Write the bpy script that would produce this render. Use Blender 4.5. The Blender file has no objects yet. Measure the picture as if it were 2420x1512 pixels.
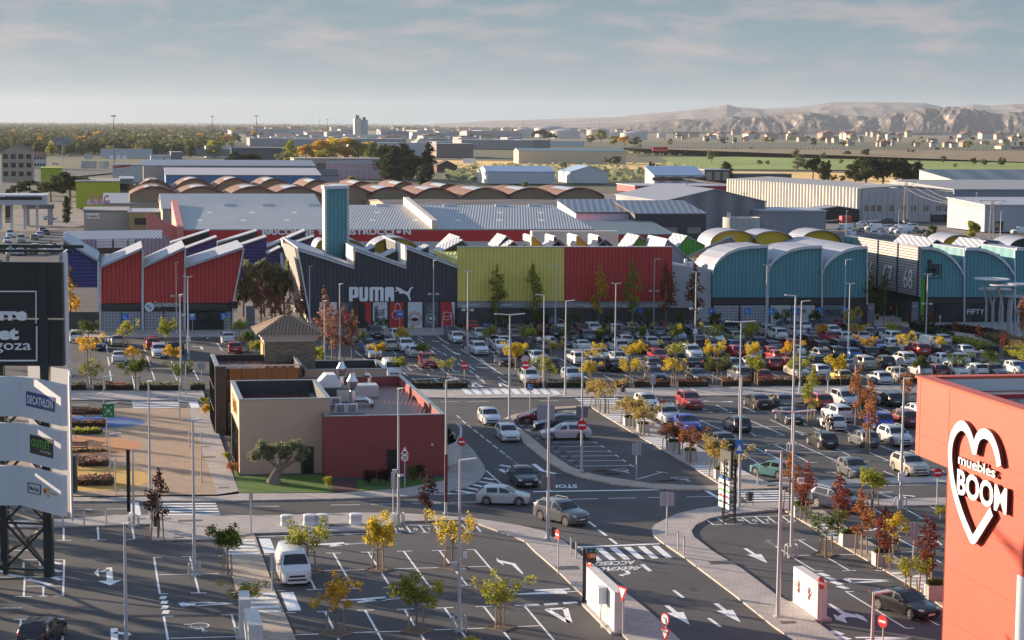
import bpy, math, random
from math import radians as R, sin, cos, pi, sqrt, atan2, hypot
from mathutils import Vector as V, noise, Matrix
random.seed(7)
SC=bpy.context.scene; COL=SC.collection
# ---------- camera (measured: 29 m up, 65 mm, 6 degrees down, a touch of roll) ----------
CH=29.0; F=4370.0; TH=math.atan(461.5/F); RO=0.007
fw=V((0,cos(TH),-sin(TH))); r0=V((1,0,0)); u0=V((0,sin(TH),cos(TH)))
cr=r0*cos(RO)+u0*sin(RO); cu=-r0*sin(RO)+u0*cos(RO)
cd=bpy.data.cameras.new("camera"); cam=bpy.data.objects.new("camera",cd); COL.objects.link(cam)
cd.lens=36*F/2419; cd.sensor_width=36; cd.clip_start=1; cd.clip_end=60000
cam.matrix_world=Matrix(((cr.x,cu.x,-fw.x,0),(cr.y,cu.y,-fw.y,0),(cr.z,cu.z,-fw.z,CH),(0,0,0,1)))
SC.camera=cam
# ---------- light: low evening sun from the left, a little behind the scene ----------
SUNAZ=R(31.5); SUNEL=R(10.5)     # shadows fall to the right and SUNAZ towards the camera
sdir=V((cos(SUNEL)*cos(SUNAZ),-cos(SUNEL)*sin(SUNAZ),-sin(SUNEL)))
ld=bpy.data.lights.new("sun",'SUN'); ld.energy=5.0; ld.angle=R(0.55); ld.color=(1,.79,.56)
sun=bpy.data.objects.new("sun",ld); COL.objects.link(sun); sun.rotation_euler=sdir.to_track_quat('-Z','Y').to_euler()
W=bpy.data.worlds.new("World"); SC.world=W; W.use_nodes=True
nt=W.node_tree; N=nt.nodes; L=nt.links
for n in list(N): N.remove(n)
out=N.new('ShaderNodeOutputWorld'); bg=N.new('ShaderNodeBackground'); sky=N.new('ShaderNodeTexSky')
sky.sky_type='NISHITA'; sky.sun_disc=False; sky.sun_elevation=SUNEL
s=-sdir; sky.sun_rotation=atan2(s.x,s.y); sky.air_density=1.0; sky.dust_density=1.2; sky.ozone_density=2.6; sky.altitude=250
tc=N.new('ShaderNodeTexCoord'); sx=N.new('ShaderNodeSeparateXYZ'); L.new(tc.outputs['Generated'],sx.inputs[0])
def wm(op,a,b=None,c=None,cl=False):
    n=N.new('ShaderNodeMath'); n.operation=op; n.use_clamp=cl
    for i,v in enumerate((a,b,c)):
        if v is None: continue
        if isinstance(v,(int,float)): n.inputs[i].default_value=v
        else: L.new(v,n.inputs[i])
    return n.outputs[0]
z=wm('MAXIMUM',sx.outputs[2],0.004)
# cloud deck: direction projected on a high layer, streaky near the horizon
az=wm('ARCTAN2',sx.outputs[0],sx.outputs[1]); el=wm('ARCSINE',sx.outputs[2])
cb=N.new('ShaderNodeCombineXYZ'); L.new(wm('MULTIPLY',az,26),cb.inputs[0]); L.new(wm('MULTIPLY',el,125),cb.inputs[1])
ns=N.new('ShaderNodeTexNoise'); ns.inputs['Scale'].default_value=.62; ns.inputs['Detail'].default_value=7; ns.inputs['Roughness'].default_value=.55; ns.inputs['Distortion'].default_value=.25
L.new(cb.outputs[0],ns.inputs['Vector'])
cr1=N.new('ShaderNodeMapRange'); cr1.inputs[1].default_value=.46; cr1.inputs[2].default_value=.66; L.new(ns.outputs[0],cr1.inputs[0])
fade=N.new('ShaderNodeMapRange'); fade.inputs[1].default_value=.014; fade.inputs[2].default_value=.04; L.new(el,fade.inputs[0])
cf=wm('MULTIPLY',wm('MULTIPLY',cr1.outputs[0],fade.outputs[0]),.75)
tint=N.new('ShaderNodeMix'); tint.data_type='RGBA'; tint.blend_type='MIX'; L.new(cf,tint.inputs[0])
grey=N.new('ShaderNodeMix'); grey.data_type='RGBA'; gm=N.new('ShaderNodeMapRange'); gm.inputs[1].default_value=.09; gm.inputs[2].default_value=.4; gm.inputs[3].default_value=.98; gm.inputs[4].default_value=.15; L.new(el,gm.inputs[0]); L.new(gm.outputs[0],grey.inputs[0])
L.new(sky.outputs[0],grey.inputs[6])
# a thin high veil greys the clear sky
ramp=N.new('ShaderNodeValToRGB'); ramp.color_ramp.elements[0].position=0; ramp.color_ramp.elements[0].color=(.90,1.13,1.25,1)
ramp.color_ramp.elements[1].position=.075; ramp.color_ramp.elements[1].color=(.56,.86,1.06,1)
L.new(wm('MULTIPLY',el,.9),ramp.inputs[0]); L.new(ramp.outputs[0],grey.inputs[7])
L.new(grey.outputs[2],tint.inputs[6]); tint.inputs[7].default_value=(1.5,1.34,1.36,1)
L.new(tint.outputs[2],bg.inputs[0]); bg.inputs[1].default_value=.15
L.new(bg.outputs[0],out.inputs[0])
SC.view_settings.view_transform='Standard'; SC.view_settings.look='None'; SC.view_settings.exposure=1.2; SC.view_settings.gamma=1
SC.render.engine='CYCLES'
# ---------- picture measurements to places ----------
def ray(x,y):
    a=x-1209.5; b=756-y
    return fw+cr*(a/F)+cu*(b/F)
def G(x,y,z=0.0):                      # the point of the level z seen at x,y
    d=ray(x,y); t=(z-CH)/d.z; return V((d.x*t,d.y*t,z))
def P(x,y,Y):                          # the point at depth Y
    d=ray(x,y); t=Y/d.y; return V((d.x*t,Y,CH+d.z*t))
def HT(p,y):                           # height above the ground spot p that is seen at height y
    k=p.y
    x=1209.5
    for _ in range(3):
        q=P(x,y,k); x+= (p.x-q.x)*F/k
    return P(x,y,k).z
def Z3(zx,zy,ox,oy): return (ox*.5906+zx*.27343, oy*.5906+zy*.27343)   # crop reading to picture reading
# ---------- mesh builder ----------
class MB:
    def __init__(s): s.v=[]; s.f=[]; s.m=[]; s.cur=0
    def add(s,vs,fs):
        o=len(s.v); s.v.extend([tuple(p) for p in vs]); s.f.extend([tuple(i+o for i in f) for f in fs]); s.m.extend([s.cur]*len(fs)); return s
    def box(s,x0,y0,z0,x1,y1,z1):
        return s.add([(x0,y0,z0),(x1,y0,z0),(x1,y1,z0),(x0,y1,z0),(x0,y0,z1),(x1,y0,z1),(x1,y1,z1),(x0,y1,z1)],
              [(0,3,2,1),(4,5,6,7),(0,1,5,4),(1,2,6,5),(2,3,7,6),(3,0,4,7)])
    def cbox(s,c,sx,sy,sz,a=0):      # centre of base, sizes, turn
        ca,sa=cos(a),sin(a); vs=[]
        for z in (0,sz):
            for x,y in ((-sx/2,-sy/2),(sx/2,-sy/2),(sx/2,sy/2),(-sx/2,sy/2)):
                vs.append((c[0]+x*ca-y*sa,c[1]+x*sa+y*ca,c[2]+z))
        return s.add(vs,[(0,3,2,1),(4,5,6,7),(0,1,5,4),(1,2,6,5),(2,3,7,6),(3,0,4,7)])
    def prism(s,pts,e):              # polygon of 3-D points pushed along e
        n=len(pts); e=V(e); a=[V(p) for p in pts]; b=[p+e for p in a]
        return s.add(a+b,[tuple(range(n))[::-1],tuple(range(n,2*n))]+[(i,(i+1)%n,n+(i+1)%n,n+i) for i in range(n)])
    def slab(s,pts,z0,z1): return s.prism([(p[0],p[1],z0) for p in pts],(0,0,z1-z0))
    def poly(s,pts): return s.add(pts,[tuple(range(len(pts)))])
    def tube(s,a,b,r,r2=None,n=8,cap=True):
        a=V(a); b=V(b); r2=r if r2 is None else r2; d=(b-a); 
        if d.length<1e-6: return s
        d.normalize(); u=d.orthogonal().normalized(); w=d.cross(u); vs=[]
        for p,q in ((a,r),(b,r2)):
            for i in range(n):
                t=2*pi*i/n; vs.append(p+u*(cos(t)*q)+w*(sin(t)*q))
        fs=[(i,(i+1)%n,n+(i+1)%n,n+i) for i in range(n)]
        if cap: fs+=[tuple(range(n))[::-1],tuple(range(n,2*n))]
        return s.add(vs,fs)
    def path(s,pts,r,n=6):
        for i in range(len(pts)-1): s.tube(pts[i],pts[i+1],r,n=n)
        return s
    def lathe(s,c,prof,n=16,a0=0,a1=2*pi):
        vs=[];m=len(prof); full=abs(a1-a0-2*pi)<1e-6; k=n if full else n+1
        for i in range(k):
            t=a0+(a1-a0)*i/n
            for r,z in prof: vs.append((c[0]+r*cos(t),c[1]+r*sin(t),c[2]+z))
        fs=[]
        for i in range(n):
            j=(i+1)%k
            for q in range(m-1): fs.append((i*m+q,j*m+q,j*m+q+1,i*m+q+1))
        return s.add(vs,fs)
    def ball(s,c,rx,ry,rz,n=10,m=6,rot=0):
        vs=[];fs=[];ca,sa=cos(rot),sin(rot)
        for j in range(m+1):
            p=pi*j/m
            for i in range(n):
                t=2*pi*i/n; x=rx*sin(p)*cos(t); y=ry*sin(p)*sin(t); vs.append((c[0]+x*ca-y*sa,c[1]+x*sa+y*ca,c[2]+rz*cos(p)))
        for j in range(m):
            for i in range(n): fs.append((j*n+i,(j+1)*n+i,(j+1)*n+(i+1)%n,j*n+(i+1)%n))
        return s.add(vs,fs)
    def leaves(s,blobs,n,size,flat=.0,rnd=random,asp=1.6):
        tot=sum(b[3]*b[4] for b in blobs); rr=rnd.random
        for _ in range(n):
            t=rr()*tot
            for b in blobs:
                t-=b[3]*b[4]
                if t<=0: break
            d=V((rnd.gauss(0,1),rnd.gauss(0,1),rnd.gauss(0,1))); d.normalize(); q=rr()**.45
            c=V((b[0]+d.x*b[3]*q,b[1]+d.y*b[3]*q,b[2]+d.z*b[4]*q))
            nn=V((rnd.gauss(0,1),rnd.gauss(0,1),rnd.gauss(0,.8)+flat))+d*.8; nn.normalize()
            u=nn.orthogonal().normalized(); w=nn.cross(u); a=rr()*6.28; u,w=u*cos(a)+w*sin(a),w*cos(a)-u*sin(a)
            k=size*(.6+.8*rr()); 
            s.add([c-u*k*asp*.5,c-w*k*.5+u*k*.1,c+u*k*asp*.5,c+w*k*.5+u*k*.1],[(0,1,2,3)])
        return s
    def build(s,name,mats,parent=None,local=False,smooth=False,base=None):
        if not isinstance(mats,(list,tuple)): mats=[mats]
        me=bpy.data.meshes.new(name); o=bpy.data.objects.new(name,me); COL.objects.link(o)
        off=V((0,0,0))
        if parent is not None:
            o.parent=parent
            if not local:
                q=parent
                while q is not None: off+=V(q.location); q=q.parent
        elif not local:
            if base is not None: off=V(base)
            elif s.v:
                xs=[p[0] for p in s.v]; ys=[p[1] for p in s.v]; off=V(((min(xs)+max(xs))/2,(min(ys)+max(ys))/2,min(p[2] for p in s.v)))
            o.location=off
        me.from_pydata([(p[0]-off.x,p[1]-off.y,p[2]-off.z) for p in s.v],[],s.f)
        for m in mats: me.materials.append(m)
        if len(mats)>1: me.polygons.foreach_set('material_index',s.m)
        me.update()
        if smooth is not False:
            me.polygons.foreach_set('use_smooth',[True]*len(s.f))
            try: me.set_sharp_from_angle(angle=R(35 if smooth is True else smooth))
            except Exception: pass
        return o
def tag(o,label=None,cat=None,group=None,kind=None):
    if label: o['label']=label
    if cat: o['category']=cat
    if group: o['group']=group
    if kind: o['kind']=kind
    return o
def thing(name,label,cat,loc=(0,0,0),group=None):
    o=bpy.data.objects.new(name,None); COL.objects.link(o); o.location=loc; o.empty_display_size=.5
    return tag(o,label,cat,group)
KIDS={}
def kids(o):
    k=o.name
    if k not in KIDS: KIDS[k]=list(o.children)
    return KIDS[k]
def dup(o,parent=None):
    c=o.copy(); COL.objects.link(c); c.parent=parent
    for ch in kids(o): dup(ch,c)
    return c
def place(proto,loc,rz=0,sc=1,label=None,group=None):
    fresh=not proto.get('_used',0)
    c=proto if fresh else dup(proto)
    if fresh:
        kids(proto)
        def rec(q):
            for k in kids(q): rec(k)
        rec(proto)
        proto['_used']=1
    elif '_used' in c: del c['_used']
    c.location=loc; c.rotation_euler=(0,0,rz); c.scale=(sc,sc,sc) if isinstance(sc,(int,float)) else sc
    if label: c['label']=label
    if group: c['group']=group
    return c
# ---------- materials ----------
MATS={}
def mat(name,col,rough=.7,metal=0,var=0,vs=1.0,bump=0,bs=20,spec=.5,emit=None,col2=None,island=0,rib=None,ribd=.0,coat=0,detail=4,brick=None,trans=0,wave=None,aniso=None):
    if name in MATS: return MATS[name]
    m=bpy.data.materials.new(name); m.use_nodes=True; t=m.node_tree; n=t.nodes; l=t.links; b=n['Principled BSDF']
    b.inputs['Base Color'].default_value=(*col,1); b.inputs['Roughness'].default_value=rough; b.inputs['Metallic'].default_value=metal
    b.inputs['Specular IOR Level'].default_value=spec
    if coat: b.inputs['Coat Weight'].default_value=coat; b.inputs['Coat Roughness'].default_value=.05
    tcn=n.new('ShaderNodeTexCoord'); geo=n.new('ShaderNodeNewGeometry'); cur=None
    def mix(fac,a,c2,blend='MIX'):
        x=n.new('ShaderNodeMix'); x.data_type='RGBA'; x.blend_type=blend
        if isinstance(fac,(int,float)): x.inputs[0].default_value=fac
        else: l.new(fac,x.inputs[0])
        for i,q in ((6,a),(7,c2)):
            if isinstance(q,tuple): x.inputs[i].default_value=(*q[:3],1)
            else: l.new(q,x.inputs[i])
        return x.outputs[2]
    cur=tuple(col)
    pos=geo.outputs['Position']
    if brick:
        bw,bh,mort,c2,c3=brick
        br=n.new('ShaderNodeTexBrick'); br.inputs['Scale'].default_value=1; br.inputs['Brick Width'].default_value=bw; br.inputs['Row Height'].default_value=bh
        br.inputs['Mortar Size'].default_value=mort; br.inputs['Color1'].default_value=(*col,1); br.inputs['Color2'].default_value=(*c2,1); br.inputs['Mortar'].default_value=(*c3,1)
        mp=n.new('ShaderNodeMapping'); l.new(pos,mp.inputs[0]); mp.inputs['Rotation'].default_value=(0,0,aniso or R(10)); l.new(mp.outputs[0],br.inputs['Vector']); cur=br.outputs[0]
    if col2 is not None or var:
        no=n.new('ShaderNodeTexNoise'); no.inputs['Scale'].default_value=vs; no.inputs['Detail'].default_value=detail; no.inputs['Roughness'].default_value=.6; l.new(pos,no.inputs['Vector'])
        mr=n.new('ShaderNodeMapRange'); mr.inputs[1].default_value=.35; mr.inputs[2].default_value=.65; l.new(no.outputs[0],mr.inputs[0])
        if col2 is not None: cur=mix(mr.outputs[0],cur,tuple(col2))
        if var:
            mr2=n.new('ShaderNodeMapRange'); mr2.inputs[1].default_value=.3; mr2.inputs[2].default_value=.7; mr2.inputs[3].default_value=1-var; mr2.inputs[4].default_value=1+var
            l.new(no.outputs[0],mr2.inputs[0]); cb=n.new('ShaderNodeCombineColor')
            for i in range(3): l.new(mr2.outputs[0],cb.inputs[i])
            cur=mix(1.0,cur,cb.outputs[0],'MULTIPLY')
    if island:
        mr3=n.new('ShaderNodeMapRange'); mr3.inputs[3].default_value=1-island; mr3.inputs[4].default_value=1+island; l.new(geo.outputs['Random Per Island'],mr3.inputs[0])
        cb=n.new('ShaderNodeCombineColor')
        for i in range(3): l.new(mr3.outputs[0],cb.inputs[i])
        cur=mix(1.0,cur,cb.outputs[0],'MULTIPLY')
    hgt=None
    if rib:      # sheet-metal ribs: spacing in metres along an axis ('x','y','z')
        w=n.new('ShaderNodeTexWave'); w.bands_direction=rib[1].upper(); w.inputs['Scale'].default_value=.314/rib[0]; w.wave_profile='SIN'
        l.new(pos,w.inputs['Vector']); hgt=w.outputs[1]
        if ribd:
            mr4=n.new('ShaderNodeMapRange'); mr4.inputs[3].default_value=1-ribd; mr4.inputs[4].default_value=1; l.new(hgt,mr4.inputs[0])
            cb=n.new('ShaderNodeCombineColor')
            for i in range(3): l.new(mr4.outputs[0],cb.inputs[i])
            cur=mix(1.0,cur,cb.outputs[0],'MULTIPLY')
        bp=n.new('ShaderNodeBump'); bp.inputs['Strength'].default_value=.6; bp.inputs['Distance'].default_value=rib[0]*.2; l.new(hgt,bp.inputs['Height']); l.new(bp.outputs[0],b.inputs['Normal'])
    elif bump:
        nb=n.new('ShaderNodeTexNoise'); nb.inputs['Scale'].default_value=bs; nb.inputs['Detail'].default_value=3; l.new(pos,nb.inputs['Vector'])
        bp=n.new('ShaderNodeBump'); bp.inputs['Strength'].default_value=min(1,bump); bp.inputs['Distance'].default_value=.05 if bump<1 else bump; l.new(nb.outputs[0],bp.inputs['Height']); l.new(bp.outputs[0],b.inputs['Normal'])
    if not isinstance(cur,tuple): l.new(cur,b.inputs['Base Color'])
    if trans:
        tl=n.new('ShaderNodeBsdfTranslucent'); 
        if not isinstance(cur,tuple): l.new(cur,tl.inputs[0])
        else: tl.inputs[0].default_value=(*col,1)
        ms=n.new('ShaderNodeMixShader'); ms.inputs[0].default_value=trans; l.new(b.outputs[0],ms.inputs[1]); l.new(tl.outputs[0],ms.inputs[2]); l.new(ms.outputs[0],n['Material Output'].inputs[0])
    if emit: b.inputs['Emission Color'].default_value=(*emit[:3],1); b.inputs['Emission Strength'].default_value=emit[3]
    MATS[name]=m; return m
M_asph=mat('asphalt',(.078,.074,.077),.85,var=.24,vs=.16,bump=.25,bs=30,detail=8)
M_asph2=mat('asphalt_lot',(.052,.048,.048),.88,var=.15,vs=.3,bump=.25,bs=30,detail=8)
def stain(m):      # old oil spots and faint repairs in the surface
    t=m.node_tree; n=t.nodes; l=t.links; bs=n['Principled BSDF']; src=bs.inputs['Base Color'].links[0].from_socket; ge=n.new('ShaderNodeNewGeometry')
    for sc_,a,b_,d in ((.75,.62,.74,.62),(.09,.50,.56,.86),(2.6,.60,.75,1.25)):
        no=n.new('ShaderNodeTexNoise'); no.inputs['Scale'].default_value=sc_; no.inputs['Detail'].default_value=3; l.new(ge.outputs['Position'],no.inputs['Vector']); mr=n.new('ShaderNodeMapRange'); mr.inputs[1].default_value=a; mr.inputs[2].default_value=b_; mr.inputs[3].default_value=1; mr.inputs[4].default_value=d; l.new(no.outputs[0],mr.inputs[0])
        cb=n.new('ShaderNodeCombineColor'); [l.new(mr.outputs[0],cb.inputs[i]) for i in range(3)]; mx=n.new('ShaderNodeMix'); mx.data_type='RGBA'; mx.blend_type='MULTIPLY'; mx.inputs[0].default_value=1; l.new(src,mx.inputs[6]); l.new(cb.outputs[0],mx.inputs[7]); src=mx.outputs[2]
    l.new(src,bs.inputs['Base Color'])
stain(M_asph)
M_paint=mat('road_paint',(.82,.82,.82),.6,var=.3,vs=5,detail=6)
M_pave=mat('paving',(.46,.41,.38),.8,brick=(.6,.3,.012,(.38,.335,.31),(.21,.185,.17)),var=.1,vs=.5)
M_pave2=mat('warm_paving',(.50,.41,.32),.8,brick=(.6,.4,.02,(.42,.34,.27),(.22,.18,.15)),var=.1,vs=.5)
M_kerb=mat('kerb_stone',(.42,.39,.37),.8,var=.1,vs=1)
M_earth=mat('earth',(.20,.15,.10),.95,var=.3,vs=.03,detail=8,col2=(.13,.115,.06))
M_white=mat('white_paint',(.78,.78,.78),.5)
M_galv=mat('galvanised_steel',(.56,.56,.57),.45,metal=.35)
M_black=mat('black_paint',(.02,.02,.022),.5)
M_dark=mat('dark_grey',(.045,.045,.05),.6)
M_glass=mat('dark_glass',(.018,.02,.024),.06,spec=.7)
M_conc=mat('concrete',(.55,.53,.50),.8,var=.1,vs=1.2)
M_bark=mat('bark',(.22,.18,.15),.9,var=.2,vs=5)
M_stake=mat('stake_wood',(.36,.24,.14),.8)
M_red=mat('red_sign',(.62,.02,.025),.4)
M_blue=mat('blue_sign',(.03,.19,.55),.4)
# ---------- lettering ----------
def textmesh(s,bold=0,space=1):
    c=bpy.data.curves.new('lettering','FONT'); c.body=s; c.size=1; c.offset=bold; c.space_character=space; c.resolution_u=3
    o=bpy.data.objects.new('lettering',c); COL.objects.link(o)
    dg=bpy.context.evaluated_depsgraph_get(); me=bpy.data.meshes.new_from_object(o.evaluated_get(dg))
    vs=[tuple(v.co) for v in me.vertices]; fs=[tuple(p.vertices) for p in me.polygons]
    bpy.data.objects.remove(o); bpy.data.curves.remove(c); bpy.data.meshes.remove(me)
    return vs,fs
def text(mb,s,org,xd,yd,h=None,w=None,bold=0,depth=0,space=1,sh=0):
    """letters with lower-left at org; xd/yd unit directions; h cap height; w total width (optional)"""
    vs,fs=textmesh(s,bold,space)
    if not vs: return
    x0=min(v[0] for v in vs); x1=max(v[0] for v in vs); y0=min(v[1] for v in vs); y1=max(v[1] for v in vs)
    ky=(h/(y1-y0)) if h else (w/(x1-x0)); kx=(w/(x1-x0)) if w else ky
    org=V(org); xd=V(xd).normalized(); yd=V(yd).normalized(); nd=xd.cross(yd).normalized()
    pts=[org+xd*((v[0]-x0)*kx+sh*(v[1]-y0)*ky)+yd*((v[1]-y0)*ky) for v in vs]
    if not depth: mb.add(pts,fs); return
    n=len(pts); fr=[p+nd*depth for p in pts]
    edges={}
    for f in fs:
        for i in range(len(f)):
            a,b=f[i],f[(i+1)%len(f)]
            if (b,a) in edges: del edges[(b,a)]
            else: edges[(a,b)]=1
    mb.add(pts+fr,[tuple(i+n for i in f) for f in fs]+[(a,b,b+n,a+n) for a,b in edges])
# ---------- crops used while measuring ----------
KO={'a':(0,1000),'b':(1000,1000),'c':(2000,1000),'d':(2996,1000),'e':(0,400),'f':(1000,400),'g':(2000,400),'h':(2996,400),
    'i':(0,1860),'j':(1000,1860),'k':(2000,1860),'l':(2996,1860),'m':(0,1400),'n':(1000,1400),'o':(2000,1400),'p':(2996,1400),'D':None}
def c2(k,x,y): return (x,y) if k=='D' else Z3(x,y,*KO[k])
def g(k,x,y,z=0.0): return G(*c2(k,x,y),z)
def gs(k,pts,z=0.0): return [g(k,x,y,z) for x,y in pts]
UD=V((cos(R(9)),sin(R(9)),0)); VD=V((sin(R(12)),-cos(R(12)),0))     # along the rows / towards the camera along a stall
# ---------- ground ----------
b=MB(); b.poly([(-9000,-60,-.9),(16000,-60,-.9),(16000,19000,-.9),(-9000,19000,-.9)])
tag(b.build('ground',M_earth,base=(0,0,-.06)),kind='structure')
b=MB(); b.poly([(-95,40,0),(95,40,0),(130,268,0),(-36,268,0),(-95,262,0)])
b.poly([G(-1500,545),G(235,548),G(235,760),G(-800,760)])
o=b.build('asphalt',M_asph,base=(0,0,0)); tag(o,kind='structure')
def slabg(name,mats,polys,z1=.12,z0=-.03,kerb=True):
    m=MB()
    for p in polys:
        m.slab(p,z0,z1)
    o=m.build(name,mats,base=(0,0,0)); return tag(o,kind='structure')
T=.12
slabg('pavement_shops',M_pave,[gs('D',[(150,797),(600,794),(1100,790),(1400,779),(2120,768),(2300,800),(2700,850),(2700,740),(150,766)],T)])
# tan plaza on the left with its coloured bays
slabg('pavement_north',M_pave,[gs('D',[(-300,921),(480,923),(487,946),(495,946),(300,944),(-300,944)],T),
  gs('D',[(900,920),(1500,916),(2000,911),(2500,905),(2500,924),(2000,931),(1400,937),(1100,940),(990,938),(880,928)],T)])
M_plaza=mat('resin_plaza',(.38,.27,.185),.9,var=.12,vs=.7,bump=.3,bs=60)
slabg('plaza',M_plaza,[gs('D',[(-300,966),(445,964),(515,1172),(-300,1178)],T)])
slabg('pavement_plaza_edge',M_pave,[gs('D',[(445,964),(487,962),(505,990),(566,1166),(515,1172)],T)])
def ell(cx,cy,rx,ry,n=40): return [(cx+rx*cos(2*pi*i/n),cy+ry*sin(2*pi*i/n)) for i in range(n)]
for nm,cl,(cx,cy,rx,ry) in (('blue_paving',(.05,.13,.33),(215,997,128,14.5)),('orange_paving',(.50,.22,.09),(200,1053,135,22)),('yellow_paving',(.55,.33,.08),(210,1130,145,30))):
    m=MB(); q=gs('D',ell(cx,cy,rx,ry),T+.004); m.poly([(p.x,p.y,T+.004) for p in q]); tag(m.build(nm,mat(nm,cl,.9,var=.12,vs=1.5),base=(0,0,0)),kind='structure')
slabg('pavement_restaurant',M_pave,[gs('D',[(-300,1178),(515,1168),(566,1160),(790,1165),(950,1152),(1052,1130),(1060,1105),(1052,1010),(1085,1030),(1120,1065),(1143,1098),(1147,1112),(1135,1132),(1100,1150),(1040,1163),(960,1172),(780,1178),(565,1182),(-300,1186)],T)])
# pavement south of the road, its branch and the curve to the access road
slabg('pavement_south',M_pave,[gs('D',[(-300,1236),(0,1230),(157,1226),(273,1216),(650,1217),(820,1211),(930,1211),(1035,1216),(1120,1224),(1181,1233),(1230,1241),(1285,1254),(1334,1279),(1359,1301),(1405,1336),(1482,1402),(1537,1446),(1608,1512),(1700,1600),
   (1600,1620),(1485,1512),(1420,1445),(1384,1412),(1323,1353),(1263,1301),(1240,1277.6),(1211,1265),(1173,1252),(1126,1235),(1090,1228),(940,1231),(865,1252),(600,1259),(523,1273),(358,1275),(355,1237),(150,1243),(-300,1248)],T)])
slabg('footpath_left',M_pave2,[gs('D',[(523,1273),(600,1259),(650,1397),(700,1512),(735,1600),(586,1600),(575,1512),(560,1399),(549,1361)],.05)],.05)
slabg('pavement_median',M_pave,[gs('D',[(1831,1186),(1741.7,1189),(1646,1202),(1600,1213),(1569.5,1227),(1545,1240),(1539.4,1250),(1542,1262),(1558.5,1276),(1618.7,1317),(1728,1399),(1831,1481),(1879,1512),(1990,1600),(2100,1600),(1988,1512),(1939,1475.8),(1870.6,1423.9),(1831,1402),(1755.4,1344.6),(1687,1303.6),(1640,1268),(1633,1253),(1645,1238),(1675,1224),(1728,1213),(1831,1203.8),(1922,1196),(2043,1195),(2229,1192),(2700,1190),(2700,1170),(2229,1175),(2010,1180.5),(1892.4,1184.6)],T)])
slabg('traffic_island',M_pave2,[gs('D',[(1391,957),(1312,961),(1240,973),(1205,981),(1185,992),(1186,1001),(1222,1015),(1236,1045),(1291,1089),(1334,1114),(1375,1128),(1454,1144),(1564,1155),(1700,1157),(1845,1152),(1831,1146),(1709,1146),(1650,1147),(1537,1141),(1427,1125),(1378,1114),(1345,1100),(1304,1073),(1255,1032),(1216,1003),(1214,990),(1250,977),(1312,966),(1391,961)],T)])
slabg('footpath_middle',M_pave,[gs('D',[(1391.7,958),(1471,955),(1545,996),(1646,1053.7),(1755,1111),(1845,1152),(1709,1148),(1629.6,1099),(1520,1036),(1427,981)],.10)],.10)
slabg('footpath_right',M_pave2,[gs('l',[(290,380),(640,390),(880,560),(960,610),(1140,720),(1270,790),(1650,1030),(2300,1440),(2300,1640),(1640,1200),(1480,1080),(1180,910),(920,760),(760,670),(510,510)],.10)],.10)
slabg('kerb_strip_north',M_kerb,[gs('l',[(150,150),(700,125),(1690,95),(2600,70),(2600,120),(1690,145),(900,160),(160,185)],T)])
# ---------- marks painted on the asphalt ----------
pm=MB(); ZM=.006
def flat(pts,z): return [(p.x,p.y,z) for p in pts]
def mk(k,pts,w=.13,z=ZM):
    q=gs(k,pts,z)
    for a,c in zip(q[:-1],q[1:]):
        d=(c-a).normalized(); n=V((-d.y,d.x,0))*w*.5; pm.poly(flat([a+n,a-n,c-n,c+n],z))
def mks(k,s,w=.13,z=ZM):
    for ln in s.split(';'):
        a=[tuple(map(float,t.split(','))) for t in ln.split()]; mk(k,a,w,z)
def arrow(k,a,c,w=.18,hl=1.7,hw=.7,branch=None):
    a=g(k,*a,ZM); c=g(k,*c,ZM); d=(c-a).normalized(); n=V((-d.y,d.x,0)); e=c-d*hl
    pm.poly(flat([a+n*w/2,a-n*w/2,e-n*w/2,e+n*w/2],ZM)); pm.poly(flat([e+n*hw/2,e-n*hw/2,c],ZM))
    if branch:
        s0=a+(c-a)*.42; f=branch; t=s0+d*1.1+n*f*.9
        pm.poly(flat([s0-d*.25,s0+d*.15,t+d*.15,t-d*.25][::1],ZM+.001)); pm.poly(flat([t-d*.6,t+d*.6,t+d*.2+n*f*.9],ZM+.001))
def stripes(k,quad,n,z=ZM,fill=.5):
    a,bq,c,d=gs(k,quad,z)     # a->b first stripe edge, d->c last; stripes run from a to b
    for i in range(n):
        t0=i/(n-1+fill); t1=t0+fill/(n-1+fill)
        pm.poly(flat([a.lerp(d,t0),bq.lerp(c,t0),bq.lerp(c,t1),a.lerp(d,t1)],z))
def gtext(k,s,o,xe,up,z=ZM,bold=.02):
    o,xe,up=gs(k,[o,xe,up],z); text(pm,s,o,xe-o,up-o,h=(up-o).length,w=(xe-o).length,bold=bold)
def wheelchair(k,c,sc=1.0):
    o=g(k,*c,ZM); u=-UD*sc; v=VD*sc   # upright for someone walking away from the lens
    def pl(ps,w=.13):
        for p,q in zip(ps[:-1],ps[1:]):
            a=o+u*p[0]+v*p[1]; e=o+u*q[0]+v*q[1]; d=(e-a).normalized(); n=V((-d.y,d.x,0))*w/2; pm.poly(flat([a+n-d*.03,a-n-d*.03,e-n+d*.03,e+n+d*.03],ZM))
    pl([(.55*cos(t)-.05,.55*sin(t)-.2) for t in [R(a) for a in range(110,390,20)]]); pl([(-.25,.9),(-.15,.1),(.35,.1),(.6,-.6),(.8,-.5)]); pl([(-.25,.5),(.2,.45)])
    pl([(-.3+.12*cos(R(a)),1.12+.12*sin(R(a))) for a in range(0,390,60)],.12)
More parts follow.
